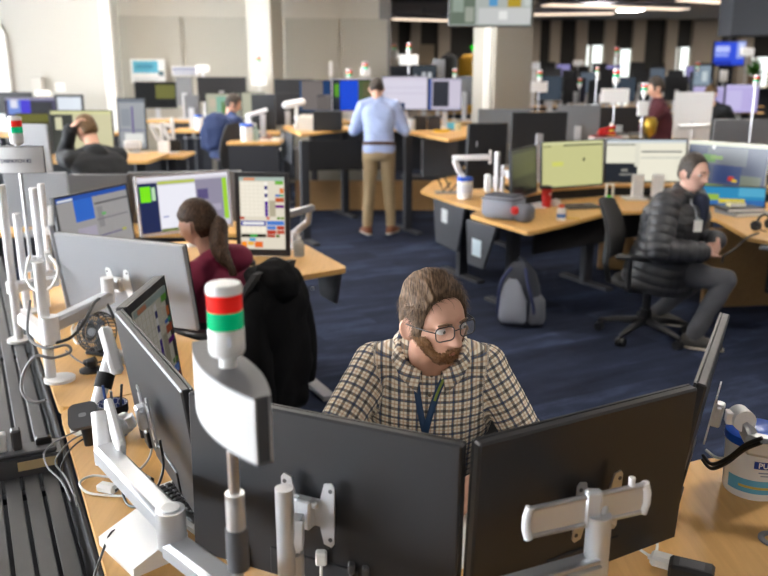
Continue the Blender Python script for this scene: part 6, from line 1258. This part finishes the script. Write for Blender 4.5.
# ------------------------------------------------------------------ office chairs
def office_chair(label, p, yaw, seat_z=.44, back_h=.56, mt=None, arms=True):
    """yaw: direction the sitter faces, local -Y"""
    mt = mt or mat('chair_mesh', (.028, .028, .030), .8); t = thing('office_chair', label, 'chair', (p[0], p[1], 0), yaw, 'office chairs')
    part('gas_lift', B().cyl((0, 0, .09), (0, 0, seat_z-.08), .028, n=16).cyl((0, 0, .09), (0, 0, .2), .04, n=16), BLACKP, t, 40)
    for k in range(5):
        a = R(18+72*k); d = Vector((math.cos(a), math.sin(a), 0)); leg = part('star_leg', B().tube([d*.03+Vector((0, 0, .115)), d*.18+Vector((0, 0, .10)), d*.31+Vector((0, 0, .075))], [.028, .022, .016], 10), mat('chair_base', (.03, .03, .033), .45), t, True)
        s = Vector((-d.y, d.x, 0))
        part('caster', B().cyl(d*.31+s*.006+Vector((0, 0, .03)), d*.31+s*.026+Vector((0, 0, .03)), .029, n=16).cyl(d*.31-s*.026+Vector((0, 0, .03)), d*.31-s*.006+Vector((0, 0, .03)), .029, n=16).cyl(d*.31+Vector((0, 0, .03)), d*.31+Vector((0, 0, .08)), .010, n=8), BLACKP, leg, 40)
    part('mechanism', B().box((0, .02, seat_z-.075), (.18, .26, .05), bev=.015), BLACKP, t)
    part('seat', blob([(seat_z-.05, .22, .21, 0, 0), (seat_z-.035, .245, .235, 0, 0), (seat_z-.01, .245, .235, 0, 0), (seat_z, .22, .21, 0, 0)], 28, 3, .002), mt, t, True)
    part('back_upright', B().tube([(0, .12, seat_z-.07), (0, .27, seat_z-.05), (0, .30, seat_z+.08), (0, .29, seat_z+.30)], .022, 10), BLACKP, t, True)
    b = B(); rows = []; n = 9
    for j in range(11):
        f = j/10; z = seat_z+.10+back_h*f; w = (.215+.03*math.sin(f*PI)-.05*f*f); row = []
        for i in range(n): u = -1+2*i/(n-1); row.append((u*w, .275+.06*f*f-.05*math.sin(f*PI)*.5-.045*u*u*(1-.3*f), z+.02*(1-u*u)*(1 if j == 10 else 0)))
        rows.append(row)
    def grid(off): return [[b.bm.verts.new((x, y+off, z)) for x, y, z in r] for r in rows]
    g0, g1 = grid(0), grid(.028)
    for j in range(10):
        for i in range(n-1): b.bm.faces.new((g0[j][i], g0[j][i+1], g0[j+1][i+1], g0[j+1][i])); b.bm.faces.new((g1[j][i+1], g1[j][i], g1[j+1][i], g1[j+1][i+1]))
    per = [(0, i) for i in range(n)]+[(j, n-1) for j in range(1, 11)]+[(10, i) for i in range(n-2, -1, -1)]+[(j, 0) for j in range(9, 0, -1)]
    for (a, c), (d, e) in zip(per, per[1:]+per[:1]): b.bm.faces.new((g0[d][e], g0[a][c], g1[a][c], g1[d][e]))
    part('backrest', b, mt, t, 50)
    if arms:
        for s in (-1, 1): part('armrest', B().tube([(s*.20, .08, seat_z-.06), (s*.27, .08, seat_z-.03), (s*.28, .08, seat_z+.17)], .016, 8).box((s*.28, .04, seat_z+.185), (.075, .26, .03), bev=.012), BLACKP, t, 40)
    return t
office_chair('black office chair with a tall back under the puffer-jacket man', (1.80, 5.28), R(62), .42, back_h=.40)
office_chair('dark office chair of the man in the checked shirt', (.12, 2.36), R(-12), .42, arms=False, back_h=.30)
wc = office_chair('black office chair of the woman in maroon, jacket hung over it', (-.79, 3.72), math.atan2(f2.y, f2.x)+PI/2, .43, back_h=.36)
# jacket hung over it
jb = Vector((-.79, 3.72, 0))-f2*.30
JM = mat('jacket_black', (.006, .006, .007), .8, bump=.35, bscale=40, spec=.1)
jt = thing('jacket', 'black jacket draped over the office chair beside the woman in maroon', 'jacket', (jb.x, jb.y, 0), math.atan2(f2.y, f2.x)+PI/2)
rings = [(.20, .12, .035, .03, .08), (.24, .16, .05, .02, .07), (.40, .185, .075, .0, .05), (.56, .20, .09, .0, .03), (.72, .20, .10, .0, .02), (.81, .185, .105, 0, .01), (.865, .15, .10, 0, .0), (.90, .10, .07, 0, .0), (.915, .05, .03, 0, 0)]
def jblob(rings, seed, amp=.026):
    rr = []
    for (z0, *a), (z1, *b_) in zip(rings, rings[1:]):
        for k in range(5): f = k/5; rr.append((z0+(z1-z0)*f, *[x+(y-x)*f for x, y in zip(a, b_)]))
    rr.append(rings[-1]); return blob(rr, 44, seed, amp, 9)
part('jacket_body', jblob(rings, 3), JM, jt, True)
part('hood', jblob([(.74, .06, .05, .05, .06), (.78, .09, .085, .05, .07), (.85, .10, .09, .05, .06), (.915, .08, .06, .04, .04), (.94, .03, .02, .04, .03)], 8, .012), JM, jt, True)
for s in (-1, 1): part('sleeve', jblob([(.28, .045, .04, s*.19, .06), (.34, .06, .055, s*.195, .05), (.54, .07, .065, s*.20, .03), (.74, .075, .07, s*.16, .01), (.81, .05, .05, s*.13, .0), (.84, .02, .02, s*.12, 0)], 12+s, .014), JM, jt, True)
part('zip_pull', B().cyl((-.16, .115, .76), (-.16, .125, .76), .007, n=10), STEEL, jt)
# navy jacket on the rear chair
nc = at(222, 128, 10.3); nct = office_chair('office chair of the man in the navy jacket, coat hung over it', (nc.x+.05, nc.y), R(-140), .52, arms=False)
t = thing('jacket', 'navy coat draped over the rear office chair', 'jacket', (nc.x-.03, nc.y-.12, at(222, 150, 10.2).z)); hN = at(222, 113, 10.2).z-at(222, 150, 10.2).z
part('jacket_body', jblob([(.0, .14, .05, 0, 0), (.06, .17, .09, 0, 0), (hN*.6, .17, .10, 0, 0), (hN*.9, .13, .08, -.01, 0), (hN, .05, .03, 0, 0)], 4), NAV, t, True)
for s in (-1, 1): part('sleeve', jblob([(.02, .04, .04, s*.17, 0), (hN*.5, .06, .06, s*.17, 0), (hN*.85, .05, .05, s*.12, 0)], 5+s), NAV, t, True)
hc = office_chair('dark office chair of the man in the black hooded top', (pel5.x, pel5.y-.02), math.atan2(f5.y, f5.x)+PI/2, pel5.z-.08, arms=False, back_h=.3)
office_chair('far office chair of the person in the dark maroon top', (pel7.x, pel7.y), math.atan2(f7.y, f7.x)+PI/2, pel7.z-.08, arms=False, back_h=.4)
office_chair('far office chair of the person in black', (pel8.x, pel8.y), math.atan2(f8.y, f8.x)+PI/2, pel8.z-.08, arms=False, back_h=.4)
# ------------------------------------------------------------------ rear workstations
def rdesk(label, x0, x1, y0, y1, z, kick=False): return desk(label, [(x0, y0), (x1, y0), (x1, y1), (x0, y1)], z, [(x0+.2, (y0+y1)/2), (x1-.2, (y0+y1)/2)], (), kick=((x0+.1, y1-.05), (x1-.1, y1-.05), .3, z-.05, DARK))
# row behind the woman: silver and dark backs
rdesk('maple desk behind the screens of the woman in maroon', -3.0, -.95, 5.35, 6.1, DZ)
MONG = mat('monitor_back_grey', (.15, .155, .165), .4)
pmon('pale silver monitor back under the DISPATCH sign', 4, 67, 172, 5.35, .37, back=MONS, facing=False, zdesk=DZ)
pmon('grey monitor back behind the blue-bar screen', 68.5, 128, 174, 5.6, .37, back=MONG, facing=False, zdesk=DZ)
pmon('dark grey wide monitor back behind the white-framed monitor', 130, 240, 171, 5.75, .37, yaw=9, back=MONG, facing=False, zdesk=DZ)
pmon('pale monitor back beside the tower light with the DISPATCH sign', 16, 49, 124, 6.3, .36, back=MONS, facing=False, yaw=-12, zdesk=DZ)
# desk of the man in the black hooded top
ZB = 1.0
rdesk('maple desk of the man in the black hooded top', -4.6, -2.15, 7.35, 8.15, ZB)
H1 = [(0, 0, 1, 1, 'cfcaa4'), (0, .93, 1, 1, 'd8d8a0'), (0, 0, .36, .92, '3c3d38'), (.07, .55, .18, .85, 'd2cfae'), (.58, 0, .64, .92, '45463f')]
pmon('cream-screen monitor in front of the man in the black hooded top', 49, 112, 110, 7.8, .41, H1, zdesk=ZB, es=.9)
H2 = [(0, 0, 1, 1, '3c3a20'), (.2, .2, .8, .7, '5a5626'), (0, .8, 1, 1, '6a6a30')]
pmon('dim olive monitor left of the cream-screen one', 16, 48, 113, 7.9, .40, H2, yaw=10, zdesk=ZB)
H3 = [(0, 0, 1, 1, '9fa3a8'), (0, .93, 1, 1, '6f7680'), (.1, .45, .45, .8, '8f949c'), (.5, .2, .56, .85, '5a3f8a'), (.2, .1, .9, .3, 'e4e4e0'), (0, .35, 1, .38, '7f7f96')]
rdesk('raised maple desk with the rear portrait monitor', at(118, 155, 8.2).x, at(183, 155, 8.2).x, 8.2, 8.8, .96)
pmon('portrait grey-window monitor on the raised desk at left rear', 116, 145, 98, 8.45, .52, H3, zdesk=.96, name='touch_monitor', yaw=-5)
t = thing('keyboard', 'pale keyboard standing on edge below the rear portrait monitor', 'keyboard', tuple(at(133, 148, 8.15))); part('tray', B().box((0, 0, .03), (.17, .03, .08), bev=.006), WHITEP, t); part('key_field', B().box((0, -.016, .03), (.15, .004, .06)), pm('c8ccd2'), t)
for lab, px, y, zt_ in (('silver arm cluster right of the rear portrait monitor', 163, 8.5, 1.28), ('silver upright arm beside the rear desk post', 174, 8.6, 1.33)):
    p = at(px, 150, y); t = thing('monitor_mount', lab, 'monitor arm', (p.x, p.y, .96)); part('pole', B().cyl((0, 0, 0), (0, 0, zt_-.96), .02), SILVL, t, 40); part('clamp_base', B().lathe([(0, 0), (.05, 0), (.05, .015), (0, .016)], n=16), SILVL, t); part('link', B().beam((0, 0, .28), (-.12, .02, .30), .04, .04, bev=.008).beam((-.12, .02, .30), (-.04, 0, .14), .035, .04, bev=.008), SILVL, t)
    part('box_joint', B().box((.02, -.03, .08), (.12, .06, .12), bev=.01), SILVL if px == 163 else BLACKP, t)
# far left row by the white wall
rdesk('rear desk along the white wall at far left', at(-20, 100, 11.3).x, at(112, 100, 11.3).x, 11.0, 11.8, .98)
W1_ = [(0, 0, 1, 1, '4a4668'), (.05, .2, .3, .9, '6a86d0'), (.3, .1, .5, .9, '3a2ad0'), (.1, .5, .24, .9, 'dcdcec'), (.5, .1, .95, .8, '2a2a30'), (0, .9, 1, 1, '9a98b0')]
pmon('wide monitor with blue and violet windows at far left', 4, 55, 97, 11.2, .30, W1_, zdesk=.98)
pmon('small monitor with a blank white screen at far left', 54, 83, 94.5, 11.4, .30, [(0, 0, 1, 1, 'e4ecf6')], base='e4ecf6', zdesk=.98, bez=.035)
pmon('dark monitor back at the far left edge', -12, 32, 92, 11.7, .3, facing=False, zdesk=.98)
p = at(38, 92, 11.5); carton('wall_phone', 'pale grey wall phone on the white wall', 'phone', 38, 88, 12.74, at(38, 91, 12.74).z, .16, .06, .20, 'b4b0a8', lid='8c8880')
p = at(42, 94, 11.6); t = thing('camera_unit', 'white webcam unit standing on the rear desk at far left', 'camera', (p.x, p.y, .98)); part('stem', B().cyl((0, 0, 0), (0, 0, p.z-.98), .015), GREYP, t); part('camera_head', B().box((.02, 0, p.z-.98), (.22, .08, .09), bev=.02), WHITEP, t)
# row in front of the panels
rdesk('rear maple desk in front of the blue poster', at(148, 107, 11.8).x, at(205, 107, 11.8).x, 11.5, 12.2, 1.15)
pmon('black monitor with an olive strip in front of the blue poster', 134, 176, 81.5, 12.0, .38, [(0, 0, 1, 1, '141516'), (.5, .35, .98, .9, '6c6c34')], es=.9, zdesk=1.15)
pmon('grey monitor back right of the blue poster', 176, 192, 77, 11.9, .40, facing=False, back=MONG, zdesk=1.15)
pmon('grey square monitor back above the rear wipes tub', 184, 199, 95, 11.0, .30, facing=False, back=MONG, zdesk=.95)
pmon('wide black monitor back behind the navy-jacket man', 197, 246, 77, 12.3, .36, facing=False, zdesk=1.1)
rdesk('rear maple desk left of the navy-jacket man', at(172, 126, 10.9).x, at(212, 126, 10.9).x, 10.6, 11.3, at(190, 131, 10.6).z)
p = at(199, 127, 10.75); wipes('rear wipes tub with blue lid at the left of the navy-jacket man', (p.x, p.y), at(190, 131, 10.6).z, .055, .20, mat('lid_blue', (.01, .09, .55), .3))
V1 = [(0, 0, 1, 1, 'b8b8a4'), (.3, .3, .6, .9, '8ab8a4'), (.45, .1, .6, .7, '6a8a5a'), (.1, .5, .3, .8, 'c8bca8')]
pmon('pale map monitor left of the navy-jacket man', 205, 240, 93, 11.4, .38, V1, zdesk=1.0, es=.85)
pmon('pale monitor just right of the navy-jacket man', 241, 265, 92, 11.5, .38, [(0, 0, 1, 1, 'bcbda8')], base='bcbda8', zdesk=1.0, es=.85)
rdesk('rear desk shared by the two pale monitors near the navy-jacket man', at(203, 120, 11.4).x, at(298, 120, 11.4).x, 11.15, 11.8, 1.0)
pmon('black monitor back with silver arm right of the navy-jacket man', 251, 275, 94, 10.2, .44, facing=False, yaw=-8, zdesk=.88)
zt2 = at(255, 141, 9.9).z
rdesk('maple desk with the rear blue-lidded tub, right of the navy jacket coat', at(228, 141, 9.8).x, at(281, 141, 9.8).x, 9.65, 10.35, zt2)
part('front_panel', B().box((0, -.33, zt2-.32), (at(281, 141, 9.8).x-at(232, 141, 9.8).x, .02, .56)), DARK, [o for o in C.objects if o.get('label', '').startswith('maple desk with the rear blue-lidded')][0])
p = at(247, 138, 9.85); wipes('rear white tub with blue rim right of the navy coat', (p.x, p.y), zt2, .075, .21, mat('lid_blue', (.01, .09, .55), .3))
p = at(254, 118, 9.9); t = thing('monitor_mount', 'silver arm with horizontal bar at the rear black monitor back', 'monitor arm', (at(247, 120, 9.95).x, 10.0, zt2)); part('pole', B().cyl((0, 0, 0), (0, 0, .32), .022), SILVL, t, 40); part('cross_bar', B().beam((0, 0, .30), (.24, .05, .37), .05, .05, bev=.01), SILVL, t); part('drop_link', B().beam((.0, 0, .30), (.03, 0, .16), .045, .05, bev=.01), SILVL, t)
for lab, px, col in (('pink booklet lying on the rear desk by the white tub', 267, 'b0705a'), ('pale papers on the rear desk by the white tub', 275, 'c8c0b0'), ('greenish spray bottle leaning by the rear white tub', 256, 'a8c0b8')):
    p = at(px, 139, 9.9); t = thing(('booklet', 'papers', 'spray_bottle')[(267, 275, 256).index(px)], lab, ('booklet', 'papers', 'bottle')[(267, 275, 256).index(px)], (p.x, p.y, zt2))
    if px == 256: part('bottle', B().lathe([(0, 0), (.04, 0), (.04, .12), (.015, .16), (.015, .19), (0, .19)], n=14), pm(col), t, 40); part('nozzle', B().box((-.02, 0, .20), (.06, .02, .025), bev=.005), WHITEP, t)
    else: part('cover', B().box((0, 0, .02), (.14, .2, .04), bev=.004), pm(col), t); part('page_edge', B().box((0, -.002, .02), (.136, .2, .028)), PAPER, t)
pmon('black monitor back between the rear column and the grey-screen monitor', 274, 313, 79, 12.2, .40, facing=False, zdesk=1.1)
pmon('dark monitor back under the white roll right of the black monitor back', 275, 300, 93, 11.0, .42, facing=False, back=MONB, zdesk=.8)
p = at(292, 104, 10.1); t = thing('monitor_mount', 'white horizontal arm pointing left from the grey-screen monitor', 'monitor arm', (p.x, p.y, ZS)); part('beam', B().beam((-.12, 0, p.z-ZS-.02), (.16, .05, p.z-ZS+.03), .09, .09, bev=.03), SILVL, t); part('pole', B().cyl((.05, .03, 0), (.05, .03, p.z-ZS), .022), SILVL, t, 40); part('clamp_base', B().lathe([(0, 0), (.06, 0), (.06, .015), (0, .016)], (.05, .03, 0), 16), SILVL, t)
# signs and tower lights at the back
def bare_sign(label, px, py0, py1, y, w, zbase): 
    a = at(px, py1, y); h = at(px, py0, y).z-a.z; t = thing('desk_sign', label, 'sign', (a.x, a.y, zbase)); part('panel', B().box((0, 0, a.z-zbase+h/2), (w, .04, h), bev=.012), WHITEP, t); part('pole', B().cyl((0, .0, 0), (0, 0, a.z-zbase+.01), .012), STEEL, t)
bare_sign('small white sign on a pole before the grey panel, left of the column', 203, 65, 72, 12.4, .20, 1.1)
def tl(label, px, py, y, base_z, r=.028, sign=None):
    p = at(px, py, y); s = None
    if sign: x0, x1, y0, y1 = sign; a = at(x0, y1, y); c = at(x1, y0, y); s = (c.x-a.x, c.z-a.z, a.z, 0)
    return tower_light('tower_light', label, (p.x, p.y), p.z, s, r, base_z)
tl('green-topped tower light with white sign in front of the rear column', 258, 56, 12.3, 1.1, .03, (256, 271, 77, 85.5))
tl('tiny tower light above the blue map screen, left one', 349, 69, 12.6, 1.1, .045)
tl('tiny tower light above the blue map screen, right one', 365, 62, 12.9, 1.1, .045, (355, 366, 68, 76))
bare_sign('slim white figure-like sign above the grey-screen monitor', 331, 61, 76, 13.2, .06, 1.1)
tl('tower light with white sign above the lavender monitor', 409, 43, 12.4, 1.1, .038, (400, 419.5, 54.5, 65))
tl('half-hidden tower light with small sign beside the end of the panel wall', 394, 44, 14.2, 1.1, .032, (390, 399, 50.5, 58))
tl('small tower light above the dark-panel monitor', 455, 69, 12.8, 1.1, .032)
rdesk('rear desk behind the standing-desk monitors', at(300, 110, 12.6).x, at(474, 110, 12.6).x, 12.2, 13.0, 1.1)
pmon('dark monitor with white marks behind the lavender monitor', 412, 437, 65, 12.8, .36, [(0, 0, 1, 1, '3a4148'), (.1, .1, .18, .6, 'd0d4d8'), (.4, .4, .55, .7, 'c4c8cc'), (.65, .4, .8, .7, 'c4c8cc')], zdesk=1.1)
pmon('dark rear monitor back beside the panel wall end', 390, 412, 66, 13.3, .34, [(0, 0, 1, 1, '1a1d22'), (.2, .2, .4, .5, 'c4c8cc'), (.6, .2, .8, .5, 'c4c8cc')], zdesk=1.1)
pmon('pale pink-white upright monitor back left of the pillar', 432, 445, 59, 13.0, .46, back=MONS, facing=False, zdesk=1.1)
pmon('dark monitor back just left of the pillar', 456, 474, 76, 12.4, .42, facing=False, zdesk=1.1, back=MONG)
carton('cabinet', 'beige cabinet far behind, left of the pillar', 'cabinet', 426, 60, 20, 0, .38, .4, at(426, 45, 20).z, 'b8a890')
# dark uniforms / bags far behind left of the pillar
for lab, px, py, y, col, sc in (('yellow bag among the far dark chairs left of the pillar', 468, 62, 16.9, 'b88a18', .22), ('black coat heap far left of the pillar', 448, 62, 17.2, '101114', .22)):
    p = at(px, py, y); t = thing('bag' if 'bag' in lab else 'coat', lab, 'bag' if 'bag' in lab else 'coat', (p.x, p.y, 1.05)); part('body', blob([(0, sc, .12, 0, 0), (.1, sc*1.1, .15, 0, 0), (p.z-1.0, sc*.9, .12, 0, 0), (p.z-.9, sc*.4, .08, 0, 0)], 16, 2, .03, 5), pm(col, .8), t, True); part('strap', B().tube([(-.1, 0, p.z-.95), (0, -.03, p.z-.86), (.1, 0, p.z-.95)], .02, 6), BLACKM, t, True)
rdesk('far dark desk left of the pillar', at(445, 70, 17).x-.3, at(474, 70, 17).x, 16.7, 17.5, 1.05)
# right rear monitors
rdesk('maple desk behind the right-hand screens', 1.0, 3.7, 8.05, 9.0, DZ)
pmon('dark wide monitor back above the dim dark-screen monitor', 511, 568, 112, 8.2, .38, facing=False, yaw=6, zdesk=DZ)
pmon('light grey monitor back in front of the pillar foot', 478, 530, 109, 9.6, .40, back=mat('monitor_back_bluegrey', (.16, .18, .205), .4), facing=False, zdesk=DZ)
pmon('grey monitor back above the yellow-green screen', 558, 600, 105, 8.9, .40, back=MONG, facing=False, yaw=-8, zdesk=DZ)
pmon('black monitor back behind the white sign of the right-hand tower light', 599, 640, 107, 9.3, .36, facing=False, zdesk=DZ)
pmon('white portrait monitor back with silver clamp above the cream-window screen', 677, 713, 92, 8.9, .54, back=mat('monitor_back_white', (.62, .62, .63), .4), facing=False, yaw=-8, zdesk=.72, name='touch_monitor')
t_ = at(694, 127, 8.75); t = thing('monitor_mount', 'silver clamp arm across the white portrait monitor back', 'monitor arm', (t_.x, t_.y, DZ)); part('cross_bar', B().beam((-.17, 0, t_.z-DZ), (.17, 0, t_.z-DZ+.01), .04, .05, bev=.01), SILV, t); part('pole', B().cyl((0, .02, 0), (0, .02, t_.z-DZ+.05), .02), SILV, t, 40); part('clamp_base', B().lathe([(0, 0), (.05, 0), (.05, .012), (0, .014)], (0, .02, 0), 16), SILV, t)
pmon('dark monitor back at the right edge above the weather map', 714, 772, 119, 7.9, .40, facing=False, zdesk=DZ, back=MONG)
rdesk('maple desk behind the weather-map monitor', 3.3, 4.8, 7.45, 8.0, DZ)
rdesk('maple desk under the monitor backs right of the pillar foot', .95, 3.2, 9.1, 9.7, DZ)
rdesk('rear desk right of the pillar with two tower lights', at(528, 90, 10.5).x, at(606, 90, 10.5).x, 9.75, 11.4, .9)
tl('tower light with white sign behind the yellow-green screen', 617, 69, 8.5, DZ, .034, (603, 632, 88.5, 103))
tl('tower light with edge-on sign beside the far maroon person', 645, 83, 8.3, DZ, .030, (638, 650, 101, 116))
tl('tall tower light pole at the right edge above the weather map', 757, 75, 7.6, DZ, .024)
tl('tower light with white sign right of the pillar', 540, 70, 11.2, .9, .036, (532, 549, 81.5, 92))
tl('slim tower light pole with red top behind the grey monitor back', 597.5, 67, 9.9, .9, .022)
carton('desk_organiser', 'red and white tray standing behind the yellow-green screen', 'organiser', 606, 132, 8.3, DZ, .30, .2, .44, 'c4c4c4', lid='8a1020')
p = at(607, 126, 8.35); t = thing('stapler', 'dark red stapler on top of the white tray', 'stapler', (p.x, p.y, DZ+.46)); part('base', B().box((0, 0, .015), (.18, .06, .03), bev=.008), RED, t); part('arm', B().beam((-.08, 0, .04), (.09, 0, .08), .05, .03, bev=.008), RED, t)
p = at(612, 122, 8.5); t = thing('spray_bottle', 'yellow spray bottle behind the red stapler', 'bottle', (p.x, p.y, DZ)); part('bottle', B().lathe([(0, 0), (.04, 0), (.04, .45), (.02, .52), (0, .52)], n=14), pm('c8b020'), t, 40); part('cap', B().cyl((0, 0, .52), (0, 0, .57), .02, n=10), WHITEP, t)
p = at(600, 128, 8.2)
for lab, px, col in (('white desk phone on the far desk right of the tower-light sign', 620, 'b8b8b4'), ('tan folder stack behind the cream-window screen', 636, '7a705c'), ('brass trophy-like lamp in front of the far maroon person', 650, 'a88a30')):
    p = at(px, 128, 8.6); nm = ('desk_phone', 'folder_stack', 'desk_lamp')[(620, 636, 650).index(px)]; t = thing(nm, lab, nm.replace('_', ' '), (p.x, p.y, DZ))
    if px == 650: part('base', B().lathe([(0, 0), (.07, 0), (.05, .03), (.015, .05), (.012, .42), (0, .42)], n=16), pm(col, .3, .6), t, 40); part('shade', B().lathe([(.02, .42), (.06, .46), (.07, .56), (.05, .62), (.0, .63)], n=16), pm(col, .3, .6), t, 40)
    else: part('body', B().box((0, 0, .22), (.18, .16, .44), bev=.02), pm(col), t); part('top', B().box((0, 0, .45), (.14, .12, .03), bev=.01), DGREY, t)
LV = [(0, 0, 1, 1, 'b9aee0'), (0, .9, 1, 1, 'c6bee8'), (.05, .1, .5, .8, 'c4bce6')]
rdesk('far desk under the two lavender screens', at(690, 110, 12).x, at(768, 110, 12).x, 11.8, 12.6, 1.0)
pmon('lavender screen behind the far person in black, left one', 693, 725, 86, 12.1, .40, LV, zdesk=1.0, es=.85)
pmon('lavender screen behind the far person in black, right one', 726, 760, 84, 12.1, .42, LV, zdesk=1.0, es=.95)
pmon('far pale blue monitor under the wall screen', 694, 712, 65, 14.5, .36, [(0, 0, 1, 1, '8a9aa8'), (.5, .2, .8, .7, 'c4d0d4')], zdesk=1.0)
# wall screen
a = at(712, 66, 26); c = at(747, 41, 26); w = c.x-a.x; h = c.z-a.z; t = thing('wall_screen', 'large far wall screen with vivid blue slide', 'screen', ((a.x+c.x)/2, 26, a.z)); part('casing', B().box((0, .06, h/2), (w, .1, h), bev=.02), BLACKP, t)
s = B().m(glow('2a48c8', 1.1)); s.quad((-w/2+.03, -.0, .03), (w/2-.03, -.0, .03), (w/2-.03, 0, h-.03), (-w/2+.03, 0, h-.03)); unit_rects(s, [(.06, .55, .5, .8, 'a8b4ea'), (.05, .38, .48, .5, '8a9ae0'), (.72, .3, .98, .98, '8a9ad8'), (.8, .45, .95, .9, 'c4cce8'), (0, .05, .6, .2, '1a30a0')], w, h, -.001, 1.1); part('screen', s, None, t); part('ceiling_mount', B().cyl((0, .1, h), (0, .1, CEIL-a.z), .04), DGREY, t)
# far rows of dark monitors towards the window wall
n_ = 0
PLACE = ['left end of', 'second along', 'third along', 'fourth along', 'fifth along', 'sixth along', 'seventh along', 'eighth along', 'right end of']
for row, (y, py, h, xs_, zd) in enumerate(((14.2, 78, .42, (538, 563, 588, 613, 640, 665, 690), 1.0), (18.0, 70, .46, (545, 562, 580, 600, 632, 650, 668, 690), 1.0), (22.0, 64, .44, (540, 556, 574, 592, 606, 630, 650, 686, 700), 1.0))):
    rdesk(('near', 'middle', 'farthest')[row]+' of the far dark desk rows below the window blinds', at(530, py, y).x, at(770, py, y).x, y, y+.7, zd)
    for i, px in enumerate(xs_):
        w_ = (24, 16, 15)[row]; fac = (i+row) % 3 == 0; scr = [[(0, 0, 1, 1, '3a4450')], [(0, 0, 1, 1, '8a84b8'), (.1, .1, .9, .5, 'a49ed0')], [(0, 0, 1, 1, '5a6470')]][(i*2+row) % 3]
        pmon('small dark monitor, %s the %s far desk row' % (PLACE[i] if i < len(xs_)-1 else 'right end of', ('near', 'middle', 'farthest')[row]), px, px+w_, py+(i*7 % 5)-2, y+.3, h, scr, yaw=((i*37) % 40)-20, facing=fac, zdesk=zd)
for i, (px, py0, py1, y, w, lab) in enumerate(((534, 62, 69, 14.5, .20, 'round-cornered white sign beside the pillar'), (578, 60, 66, 18.4, .24, 'far white sign left of the bright window'), (747, 48, 56, 18.4, .3, 'far beige sign above the wall screen side'), (664, 88, 96, 14.5, .2, 'pale sign right of the far maroon person'), (723, 70, 82, 14.5, .14, 'thin grey sign post under the wall screen'))): bare_sign(lab, px, py0, py1, y, w, 1.0)
for i, (px, py, y, lab) in enumerate(((617, 47, 14.5, 'far tower light above another tower light, near the white sign'), (580, 78, 14.5, 'far slim tower light left of the red-topped pole'), (698, 62, 14.5, 'far tower light left of the wall screen'))): tl(lab, px, py, y, 1.0, .036)
p = at(473.5, 47.5, 20); t = thing('exit_light', 'small bright green lamp on the far wall left of the pillar', 'lamp', (p.x, 20, p.z)); part('lens', B().ball((0, 0, 0), .06, 14), glow('2af02a', 1.6), t, True); part('stem', B().cyl((0, 0, .1), (0, 0, CEIL-p.z), .03), DGREY, t)
pl = at(757, 55, 24); t = thing('potted_plant', 'far green plant on the window side at the right edge', 'plant', (pl.x, pl.y, 1.5)); part('pot', B().lathe([(0, 0), (.16, 0), (.2, .3), (0, .3)], n=16), pm('6a5a4a'), t, 40)
lv = B()
for i in range(60):
    a_ = random.random()*2*PI; e_ = random.random()*1.2+.2; d = Vector((math.cos(a_)*math.cos(e_), math.sin(a_)*math.cos(e_), math.sin(e_)))*(.25+.3*random.random()); s = d.cross(Vector((0, 0, 1))).normalized()*.05; o_ = Vector((0, 0, .3)); lv.quad(o_, o_+d*.5+s, o_+d, o_+d*.5-s)
part('leaves', lv, pm('3f7a2a', .7), t)
rdesk('far window-side desk with the plant', pl.x-1.2, pl.x+1.2, 23.6, 24.4, 1.5)
